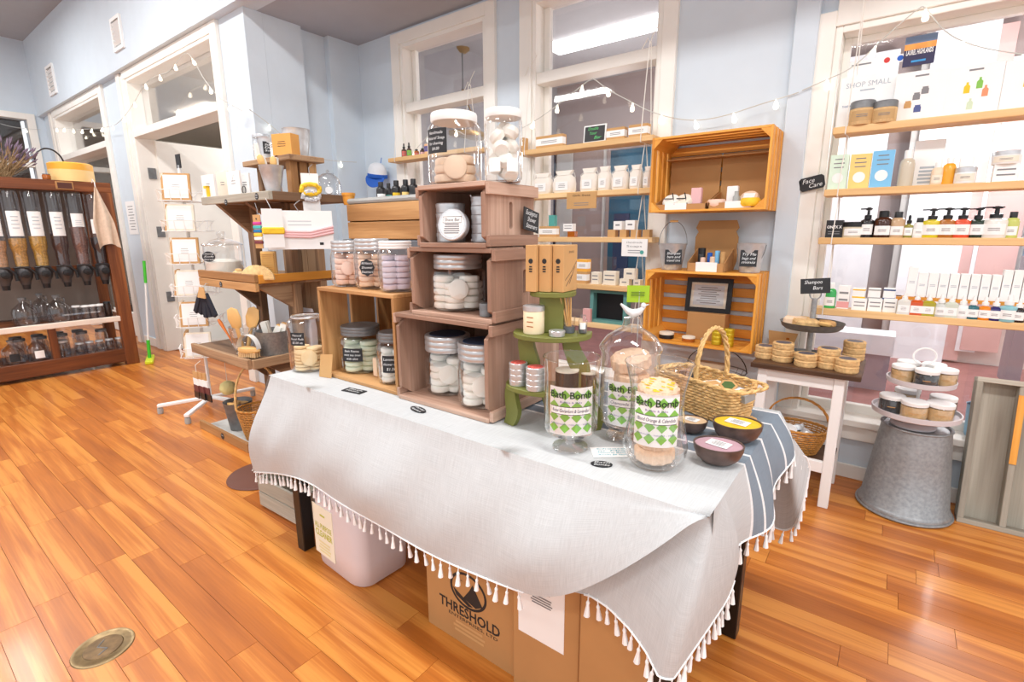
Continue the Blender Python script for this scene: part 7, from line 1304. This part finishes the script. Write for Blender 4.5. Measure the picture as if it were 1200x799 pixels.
# ================================================================== DISPENSER RACK GOODS
XD = XR-0.08
fills = [('peach_oats', (226, 176, 132)), ('golden_pasta', (226, 172, 92)), ('amber_pasta', (232, 178, 84)), ('dark_beans', (92, 66, 62)), ('pink_grain', (150, 112, 100)), ('black_beans', (74, 58, 56))]
names = ['pale oats', 'golden pasta', 'amber pasta', 'dark brown beans', 'reddish grains', 'near black beans']
ys_ = [Xp(p_, 262, XD).y for p_ in (-9, 16, 40.5, 66, 90, 112)]
for k, y in enumerate(ys_):
    d = thing('bulk_dispenser', 'clear gravity dispenser of %s with a white label in the dark rack' % names[k], 'dispenser', (XD, y, 0.83)); r = 0.0605
    b = MB(); b.lathe([(0.045, 0.16), (0.05, 0.26), (r*0.78, 0.30), (r*0.95, 0.34), (r, 0.38), (r, 0.81), (r*0.97, 0.82)], 24).build('tube', GLD, d)
    top = (0.40, 0.42, 0.44, 0.46, 0.52, 0.42)[k]
    MB().lathe([(0.0, 0.17), (0.042, 0.17), (0.047, 0.26), (r*0.75, 0.30), (r*0.92, 0.345), (r*0.95, 0.38), (r*0.95, top), (0, top+0.008)], 22).build('filling', mat(fills[k][0], fills[k][1], 0.7, var=0.35, vscale=70, bump=0.4, bscale=120), d)
    lh = (0.2, 0.21, 0.21, 0.21, 0.12, 0.13)[k]; p_ = patch(0.10, lh, r+0.001, 0.44 if k < 4 else 0.52-0.06*(k == 5)).build('label', 'paper', d, rot=(0, 0, R_(90))); lines(p_, 4, 0.07, lh*0.6, MATS['pale_ink'], (0, -r-0.003, 0.44+lh*0.55 if k < 4 else 0.55+0.0*k-0.06*(k == 5)), thick=0.1)
    MB().lathe([(0.0, 0.02), (0.034, 0.02), (0.038, 0.05), (0.055, 0.08), (0.062, 0.12), (0.056, 0.16), (0.048, 0.18), (0.0, 0.18)], 20).build('valve_body', mat('smoked_plastic', (70, 68, 70), 0.3), d); MB().lathe([(0, -0.02), (0.026, -0.02), (0.03, 0.02), (0, 0.02)], 16).build('spout', 'black', d)
    MB().tube([(0.045, -0.07, 0.17), (0.05, -0.02, 0.175), (0.055, 0.03, 0.165), (0.06, 0.065, 0.12), (0.062, 0.07, 0.06)], [0.006, 0.008, 0.010, 0.011, 0.012], 8).build('lever', 'black', d); MB().lathe([(0.0, -0.03), (0.03, -0.026), (0.03, 0.026), (0, 0.03)], 16).build('knob', 'black', d, loc=(0.05, 0, 0.11), rot=(0, R_(90), 0))
    MB().box(-0.22, -0.02, 0.10, -0.045, 0.02, 0.14).build('bracket', 'black', d, smooth=0)
def jug(label, y, z, r, h, x=XR-0.1, lab=None):
    j = thing('glass_jug', label, 'jug', (x, y, z)); b = MB(); b.capt = False; b.lathe([(0, 0.003), (r*0.95, 0.003), (r, 0.012), (r, h*0.5), (r*0.9, h*0.62), (r*0.4, h*0.78), (r*0.26, h*0.84), (r*0.26, h*0.95)], 28).build('glass', GLD, j); MB().lathe([(r*0.32, h*0.93), (r*0.32, h), (0, h)], 16).build('cap', 'darkzinc', j); MB().tube([(0, r*0.3, h*0.9), (0, r*0.62, h*0.88), (0, r*0.6, h*0.72)], 0.006, 6).build('handle', GLD, j)
    if lab: patch(r*0.9, r*0.9, r+0.001, h*0.16).build('label', lab, j, rot=(0, 0, R_(90)))
zq = 0.4865
for p_, lb in ((30, 'round glass growler jug farther from the white lidded jars on the pale edged shelf'), (70, 'round glass growler jug next to the white lidded jars on the pale edged shelf')): jug(lb, Xp(p_, 372, XR-0.1).y, zq, 0.088, 0.25)
jug('smaller glass growler jug behind the two front jugs', Xp(50, 368, XR-0.3).y, zq, 0.075, 0.26, x=XR-0.3)
def smalljar(label, y, z, r, h, x, lid='zinc', grp=None, body=GLD):
    j = thing('storage_jar', label, 'jar', (x, y, z), 0, grp); b = MB(); b.capt = False; b.lathe([(0, 0.003), (r*0.95, 0.003), (r, 0.01), (r, h*0.72), (r*0.85, h*0.84), (r*0.84, h*0.92)], 20).build('glass', body, j)
    if lid: MB().lathe([(r*0.9, h*0.88), (r*0.9, h*0.98), (r*0.85, h), (0, h)], 20).build('lid', lid, j)
for p_ in (92, 101, 110, 118): smalljar('empty glass jar with a white lid in the row on the pale edged shelf', Xp(p_, 368, XR-0.09).y, zq, 0.036, 0.135, XR-0.09-0.05*(p_ == 92), 'white', 'white lidded jars on the pale edged shelf')
smalljar('dark amber bottle jar beside the rack post on the pale edged shelf', Xp(127, 366, XR-0.12).y, zq, 0.032, 0.15, XR-0.12, 'black', body=mat('dark_amber_glass', (50, 34, 28), 0.15))
zw = 0.1565
for p_, lb, m_ in ((16, 'round glass jug with a black and white label behind the bottom beam', 'chalk'), (46, 'round glass jug with a white round label beside the divider', 'paper')): jug(lb, Xp(p_, 420, XR-0.1).y, zw, 0.075, 0.22, lab=m_)
smalljar('wide clip-top glass jar in the middle of the bottom shelf', Xp(73, 412, XR-0.1).y, zw, 0.06, 0.16, XR-0.1)
for i in range(5): smalljar('small glass tumbler jar in the front row of the bottom shelf', Xp(94+i*11.3, 408-i*3, XR-0.1).y, zw, 0.036, 0.115, XR-0.1, 'zinc', 'tumbler jars in the front row')
for i in range(9): smalljar('small glass jar in the back rows of the bottom shelf', 0.85+(i % 5)*0.15, zw, 0.05, 0.2, XR-0.25-0.14*(i//5), 'darkzinc', 'jars in the back rows of the bottom shelf')
# on top of the rack
bsx = Xp(84, 205, XR-0.16); bs = thing('bamboo_box', 'round bamboo steamer box with a black hoop handle on the dark rack', 'box', (XR-0.16, bsx.y, 1.7555)); r = 0.165
MB().lathe([(0, 0), (r, 0), (r, 0.10), (r*0.985, 0.102), (0, 0.104)], 36).build('body', mat('pale_bamboo', (242, 206, 138), 0.5, var=0.06), bs); MB().lathe([(r*0.99, 0.10), (r*0.995, 0.104), (r*0.995, 0.155), (r*0.9, 0.165), (0, 0.168)], 36).build('lid', mat('golden_bamboo', (244, 180, 62), 0.45, var=0.08), bs); MB().tube([(0, -0.12+0.0+0.10*math.cos(t*math.pi/16)-0.02, 0.15+0.13*math.sin(t*math.pi/16)) for t in range(17)], 0.007, 8).build('handle', 'black', bs)
lvm = mat('lavender_bud', (122, 106, 124), 0.9, var=0.3, vscale=60); stm = mat('dry_stalk', (158, 132, 96), 0.8, var=0.2)
lvb = thing('lavender_bunch', 'bunch of dried lavender lying on top of the dark rack', 'dried flowers', (XR-0.14, Xp(14, 205, XR-0.14).y, 1.7555)); rn = random.Random(11); bs_, bf = MB(), MB()
for i in range(150):
    a = rn.uniform(-1.25, 1.35); l = rn.uniform(0.18, 0.33); dx = rn.uniform(-0.5, 0.4); base = (rn.uniform(-0.04, 0.04), rn.uniform(-0.14, 0.0), 0.01); tip = (base[0]+dx*l*0.6, base[1]+math.sin(a)*l*0.75, base[2]+l*(0.35+0.5*math.cos(a)))
    bs_.tube([base, tip], 0.0022, 4); t2 = (tip[0]+(tip[0]-base[0])*0.22, tip[1]+(tip[1]-base[1])*0.22, tip[2]+(tip[2]-base[2])*0.22); bf.tube([tip, tuple((a_+b_)/2 for a_, b_ in zip(tip, t2)), t2], [0.003, 0.008, 0.002], 5)
bs_.build('stalks', stm, lvb)['kind'] = 'stuff'; bf.build('flower_heads', lvm, lvb)['kind'] = 'stuff'
smalljar('tiny amber jar between the lavender and the bamboo box', Xp(54, 205, XR-0.05).y, 1.7555, 0.03, 0.05, XR-0.05, 'darkzinc', body=M['amber'])
# towel on a hook
tw_ = thing('tea_towel', 'beige cotton tea towel hanging from a hook on the rack corner', 'towel', (XR+0.03, Xp(126, 290, XR+0.03).y, Xp(126, 292, XR+0.03).z)); ztop = Xp(112, 218, XR+0.03).z-tw_.location.z
clm = mat('beige_cotton', (226, 204, 182), 0.9, var=0.08, vscale=30, bump=0.3, bscale=60); yh = Xp(112, 222, XR+0.03).y-tw_.location.y
vs, fs = [], []; nu, nv = 14, 12
for j in range(nv+1):
    for i in range(nu+1):
        u, v = i/nu, j/nv; wd_ = 0.02+0.15*min(1, v*1.8); yy = yh*(1-v)+(u-0.5)*wd_+0.02*v; zz = ztop*(1-v)+0.05*math.sin(u*3)*v-0.03*(1-v)*abs(u-0.5); vs.append((0.022*math.sin(u*11+v*2)*(0.3+v), yy, zz))
for j in range(nv):
    for i in range(nu): a = j*(nu+1)+i; fs.append((a, a+1, a+nu+2, a+nu+1))
MB().add(vs, fs).build('cloth', clm, tw_, smooth=80); MB().tube([(0.0, yh, ztop-0.01), (0.0, yh, ztop+0.03), (-0.012, yh-0.01, ztop+0.06), (-0.028, yh-0.012, ztop+0.03)], 0.004, 6).build('hook', 'white', tw_)
# green mop between the doorways
q = Z(176, 423, 0); mp = thing('floor_squeegee', 'lime and white floor squeegee leaning on the wall between the doorways', 'squeegee', (q.x, min(q.y, 1.93), 0))
zt_ = 1.02; MB().box(-0.17, -0.035, 0.0, 0.17, 0.035, 0.035).build('head', mat('acid_yellow', (214, 226, 40), 0.5), mp, smooth=0, bevel=0.008, rot=(0, 0, R_(-20))); MB().tube([(0, 0, 0.03), (-0.0, 0.01, 0.22)], 0.016, 10).build('socket', mat('vivid_green', (70, 196, 50), 0.4), mp); MB().tube([(0, 0.01, 0.2), (-0.005, 0.07, zt_-0.2)], 0.009, 8).build('handle', 'white', mp); MB().tube([(-0.005, 0.07, zt_-0.22), (-0.006, 0.085, zt_)], 0.014, 10).build('grip', MATS['vivid_green'], mp)
nt_ = thing('wall_notice', 'white printed notice taped to the pier between the doorways', 'notice', (Yp(156, 262, YD).x, YD-0.004, 1.28)); MB().box(-0.14, 0, 0, 0.14, 0.003, 0.36).build('sheet', 'paper', nt_, smooth=0); lines(nt_, 9, 0.2, 0.28, 'greyink', (0, -0.0006, 0.18), thick=0.12)
# ================================================================== SIDE TABLE GOODS
zs_ = 0.6625
lmz = mat('dark_top', (104, 98, 104), 0.6, var=0.1)
bm_ = mat('wood_shaving', (224, 184, 128), 0.85, var=0.2, vscale=60, bump=0.5, bscale=90)
def wrapped(label, px, py, n, r=0.047, grp=None, z0=zs_, h=0.031):
    p = away(Z(px, py, z0), r)
    for k in range(n):
        t = thing('wrapped_soap', label, 'soap', (p.x+0.002*math.sin(k*3), p.y, z0+k*h), k, grp); MB().lathe([(0, 0), (r*0.95, 0), (r*1.02, h*0.2), (r*0.99, h*0.5), (r*1.03, h*0.8), (r*0.94, h*0.97), (r*0.72, h*0.97)], 18).build('wrapper', bm_, t); MB().lathe([(r*0.74, h*0.955), (r*0.72, h*0.985), (0, h*0.985)], 16).build('soap_top', lmz, t)
for px, py, n, lb in ((896, 421, 2, 'shaving-wrapped round soap piled two high at the wall end of the side table'), (916, 425, 3, 'shaving-wrapped round soap piled three high beside the wall end pile'), (943, 431, 2, 'shaving-wrapped round soap piled two high before the galvanised stand'), (969, 433, 3, 'shaving-wrapped round soap piled three high in the middle front'), (991, 438, 2, 'shaving-wrapped round soap piled two high at the front corner'), (999, 423, 3, 'shaving-wrapped round soap piled three high behind the front corner pile')): wrapped(lb, px, py, n, grp=lb.replace('soap piled', 'soaps piled') if n > 1 else None)
gt2 = thing('galvanised_stand', 'two-tier galvanised stand with ring top on the white side table', 'stand', (-0.29, 2.815, zs_)); MB().lathe([(0, 0), (0.125, 0), (0.128, 0.022), (0.124, 0.022), (0.12, 0.004), (0, 0.004)], 32).build('lower_tray', 'tire', gt2); MB().tube([(0, 0, 0.0), (0, 0, 0.30)], 0.0125, 12).build('post', 'galv', gt2)
zt2 = zat(385, -0.29, 2.815)-zs_
MB().lathe([(0.115, zt2), (0.13, zt2+0.012), (0.137, zt2+0.032), (0.140, zt2+0.034), (0.136, zt2+0.03), (0.112, zt2+0.004), (0, zt2+0.004)], 36).build('upper_tray', 'tire', gt2); MB().tube([(0.024*math.cos(a*math.pi/12), 0, 0.32+0.024*math.sin(a*math.pi/12)) for a in range(24)], 0.0032, 6, True).build('ring', 'galv', gt2)
sg2 = thing('chalk_sign', 'black chalk sign clipped to the ring of the galvanised stand', 'sign', (-0.29, 2.80, zs_+0.325)); sg2.rotation_euler = (R_(-6), R_(-6), 0); MB().box(-0.062, -0.002, 0, 0.062, 0.002, 0.072).build('board', 'chalk', sg2, smooth=0); text('Shampoo', 0.024, 'chalkw', sg2, (-0.008, -0.0028, 0.054), shear=0.2, width=0.075); text('Bars', 0.024, 'chalkw', sg2, (0.01, -0.0028, 0.026), shear=0.2, width=0.04)
zu = zs_+zt2+0.0045
for k, (dx, dy, m_, lb, sz) in enumerate(((-0.07, -0.03, 'tansoap', 'cream wrapped soap slab on the wall side of the upper tray', (0.045, 0.03, 0.03)), (-0.02, -0.055, bm_, 'straw wrapped soap bundle at the front of the upper tray', (0.05, 0.028, 0.028)), (-0.045, 0.03, bm_, 'straw wrapped soap bundle at the back of the upper tray', (0.045, 0.03, 0.026)), (0.065, -0.02, 'bwood', 'wooden soap dish slanting over the rim of the upper tray', (0.06, 0.024, 0.012)), (0.06, 0.04, 'kraft', 'kraft wrapped soap behind the wooden dish on the upper tray', (0.04, 0.025, 0.02)))):
    c = thing('soap_slab', lb, 'soap', (-0.29+dx, 2.815+dy, zu+(0.006 if k != 3 else 0.012)), 0.4*k); c.scale = (1.1, 1.1, 1.5); c.rotation_euler = (0.1*(k % 2), 0.25 if k == 3 else 0.05, 0.5*k); MB().box(-sz[0], -sz[1], 0, sz[0], sz[1], sz[2]).build('slab', m_, c, smooth=0, bevel=0.006)
for dx, dy, m_, lb, w_, h_ in ((-0.02, -0.10, bm_, 'long straw wrapped soap slab lying at the foot of the galvanised stand', 0.065, 0.03), (0.10, 0.0, 'yellow', 'long yellow tan soap slab lying behind the front piles', 0.07, 0.03)):
    c = thing('soap_slab', lb, 'soap', (-0.29+dx, 2.815+dy*0.5, zs_+0.0045), R_(-6)); MB().box(-w_, -0.022, 0, w_, 0.022, h_).build('slab', bm_ if m_ != 'yellow' else 'tansoap', c, smooth=0, bevel=0.006)
ko = thing('kraft_tray', 'open kraft box with a raised flap at the back of the white side table', 'box', (-0.43, 2.90, zs_)); MB().box(-0.055, -0.04, 0, 0.055, 0.04, 0.035).build('tray', 'kraft', ko, smooth=0); MB().prism([(-0.06, 0.035), (0.055, 0.035), (0.07, 0.10), (-0.07, 0.105)], 0.036, 0.039, 'y').build('flap', 'kraft', ko, smooth=0, rot=(R_(-8), 0, 0)); MB().box(0.02, 0.034, 0.06, 0.035, 0.0355, 0.07).build('printed_mark', 'amber', ko, smooth=0)
hb_ = thing('handled_basket', 'honey wicker basket of tins on the low shelf of the white side table', 'basket', (-0.295, 2.755, 0.2005), R_(4)); woven(hb_, 0.095, 0.075, 0.138, 0.10, 0.125, 'wickd', 11, 30); handle(hb_, 0.137, 0.125, 0.27, 'wickd', 'x', 0.006)
for k, (dx, dy, z_, rr, m_, lb) in enumerate(((-0.035, -0.03, 0.085, 0.045, 'white', 'white lidded jar lying in the honey wicker basket'), (0.05, -0.02, 0.085, 0.036, 'zinc', 'steel tin beside the white lidded jar in the honey wicker basket'), (0.0, 0.04, 0.085, 0.038, 'zinc', 'steel tin lying at the back in the honey wicker basket'), (-0.07, 0.03, 0.075, 0.032, 'darkzinc', 'dark tin tucked against the side of the honey wicker basket'))):
    t = tin(lb, -0.295+dx, 2.755+dy, 0.2005+z_, rr, 0.03, m_); t.rotation_euler = (0.5*math.cos(k*2), 0.5*math.sin(k*2), 0)
base_t = thing('storage_jar', 'hidden glass jar supporting the tins in the honey wicker basket', 'jar', (-0.295, 2.755, 0.207)); MB().lathe([(0, 0), (0.075, 0), (0.085, 0.07), (0, 0.075)], 20).build('glass', 'grey', base_t); MB().lathe([(0.05, 0.073), (0.05, 0.08), (0, 0.08)], 18).build('lid', 'zinc', base_t)
# ---- two tier stand on the upturned tub
tx, ty, tz = 0.155, 2.82, 0.4125
ts = thing('tiered_tray', 'two-tier whitewashed tray with ring handle on the upturned tub', 'tray', (tx, ty, tz)); wm = mat('whitewash', (214, 208, 212), 0.6, var=0.06, vscale=12)
MB().lathe([(0, 0), (0.082, 0), (0.085, 0.008), (0.06, 0.02), (0.03, 0.03), (0, 0.032)], 32).build('foot', wm, ts); MB().tube([(0, 0, 0.02), (0, 0, 0.295)], 0.007, 10).build('post', 'white', ts)
za, zb_ = 0.055, 0.20
MB().lathe([(0, za), (0.155, za), (0.162, za+0.004), (0.164, za+0.026), (0.158, za+0.026), (0.154, za+0.012), (0, za+0.012)], 44).build('lower_tray', wm, ts); MB().lathe([(0, zb_), (0.118, zb_), (0.124, zb_+0.004), (0.126, zb_+0.024), (0.12, zb_+0.024), (0.116, zb_+0.012), (0, zb_+0.012)], 40).build('upper_tray', wm, ts); MB().tube([(0.042*math.cos(a*math.pi/14), 0, 0.325+0.036*math.sin(a*math.pi/14)) for a in range(28)], 0.004, 6, True).build('ring', 'white', ts, rot=(0, 0, 0.3))
def scrub(label, x, y, z, m_, r=0.044, h=0.072):
    j = thing('scrub_jar', label, 'jar', (x, y, z)); MB().lathe([(0, 0.003), (r*0.93, 0.003), (r*0.95, h*0.7), (0, h*0.72)], 22).build('scrub', m_, j); b = MB(); b.capt = False; b.lathe([(0, 0), (r*0.97, 0), (r, 0.006), (r, h*0.72), (r*0.9, h*0.82)], 24).build('glass', GL, j); MB().lathe([(r*0.98, h*0.78), (r*1.0, h*0.96), (r*0.95, h), (0, h)], 24).build('lid', 'white', j); lines(j, 1, r*0.9, 0.008, 'kraft', (0, -r-0.001, h*0.4), thick=0.2)
for k, (a, m_, lb) in enumerate(((-2.6, 'scrubt', 'white lidded jar of tan scrub on the wall side of the upper tray tier'), (-1.4, 'scrubk', 'white lidded jar of charcoal scrub on the upper tray tier'), (-0.2, 'scrubt', 'white lidded jar of tan scrub beside the charcoal one on the upper tray tier'), (1.0, 'scrubt', 'white lidded jar of tan scrub at the back of the upper tray tier'), (2.25, 'scrubk', 'white lidded jar of charcoal scrub at the back of the upper tray tier'))): scrub(lb, tx+0.079*math.cos(a), ty+0.079*math.sin(a), tz+zb_+0.0125, M[m_])
for k, (a, m_, lb) in enumerate(((-2.6, 'scrubk', 'white lidded jar of charcoal scrub on the wall side of the lower tray tier'), (-1.68, 'scrubt', 'white lidded jar of tan scrub in the middle of the lower tray tier'), (-0.75, 'scrubt', 'white lidded jar of tan scrub nearest the leaning tray on the lower tier'), (0.5, 'scrubk', 'white lidded jar of charcoal scrub at the back of the lower tray tier'), (1.9, 'scrubt', 'white lidded jar of tan scrub at the back of the lower tray tier'))): scrub(lb, tx+0.105*math.cos(a), ty+0.105*math.sin(a), tz+za+0.0125, M[m_], 0.05, 0.078)
# ---- things on the sill of the wide window
bt_ = thing('blue_tub', 'pale blue plastic tub standing on the sill of the wide window', 'tub', (0.395, 3.085, 0.3335)); bt_.scale = (0.68, 0.68, 1.0); b = MB(); b.capt = False; b.lathe([(0, 0.003), (0.05, 0), (0.055, 0.01), (0.066, 0.15), (0.07, 0.155), (0.064, 0.152), (0.05, 0.008), (0, 0.008)], 28).build('body', mat('sky_plastic', (150, 196, 226), 0.35), bt_)
sc_ = thing('red_can', 'red canister with a bright green cap in the pale blue tub', 'canister', (0.395, 3.085, 0.342)); sc_.scale = (0.85, 0.85, 0.9); MB().lathe([(0, 0), (0.032, 0), (0.032, 0.19), (0.03, 0.195)], 22).build('body', 'red', sc_); MB().lathe([(0.033, 0.19), (0.033, 0.25), (0.028, 0.255), (0, 0.255)], 22).build('cap', mat('cap_green', (40, 160, 90), 0.4), sc_); patch(0.05, 0.05, 0.0325, 0.11).build('label', 'paper', sc_, rot=(0, 0, 0.0))
# ================================================================== STRING LIGHTS
wirem = mat('clear_wire', (206, 206, 200), 0.5); bulbm = mat('bulb_glow', (255, 244, 224), 0.3, emit=2.2)
bmesh_o = MB().lathe([(0.004, 0.0), (0.005, -0.008), (0.011, -0.024), (0.0135, -0.036), (0.010, -0.047), (0, -0.05)], 10).build('bulb', bulbm); bulb_me = bmesh_o.data; bpy.data.objects.remove(bmesh_o)
def fairy(label, pts, step, drop=0.0):
    root = thing('string_lights', label, 'string lights', pts[0]); sm = smoothpoly([Vector(p) for p in pts], 2)
    local(MB().tube(sm, 0.0026, 5).build('wire', wirem, root), root)
    L = sum((b-a).length for a, b in zip(sm, sm[1:])); n = max(2, int(L/step))
    for i in range(n): p = poly(sm, (i+0.5)/n); o = obj('bulb', bulb_me, None, root); o.matrix_parent_inverse = Matrix.Translation(-Vector(root.location)); o.location = p; o.rotation_euler = (random.uniform(-0.3, 0.3), random.uniform(-0.3, 0.3), 0)
YL = YD-0.085
fairy('string of small bulbs draped across the two doorway transoms', [Yp(a, b, YL) for a, b in ((62, 150), (78, 150), (95, 152), (118, 150), (138, 147), (158, 120), (170, 96), (185, 88), (200, 84), (217, 58), (228, 72), (240, 95), (258, 116), (270, 122), (284, 130))], 0.34)
fairy('string of small bulbs sagging across the far doorway', [Xp(a, b, XF+0.05) for a, b in ((-30, 135), (0, 145), (20, 150), (48, 152))], 0.4)
fairy('string of small bulbs sagging along the pillar and corner wall', [Xp(a, b, XS+0.03) for a, b in ((292, 128), (318, 147), (352, 178), (375, 186), (395, 189), (418, 190))], 0.3)
fairy('string of small bulbs looped over the corner window', [Yp(a, b, 2.985) for a, b in ((478, 186), (490, 172), (508, 152), (522, 136), (524, 138), (530, 150), (545, 158))], 0.16)
fairy('string of small bulbs looped over the soap window and down to the pilaster', [Yp(a, b, 2.985) for a, b in ((612, 150), (630, 140), (655, 122), (692, 92), (696, 92), (712, 105), (735, 117), (760, 130), (785, 138), (815, 142), (850, 136), (885, 124), (925, 112), (936, 108))], 0.2)
fairy('string of small bulbs looped over the wide window', [Yp(a, b, 2.985) for a, b in ((940, 106), (965, 95), (1000, 80), (1035, 45), (1078, 8), (1084, 8), (1105, 36), (1130, 50), (1160, 58), (1200, 64), (1240, 68))], 0.2)
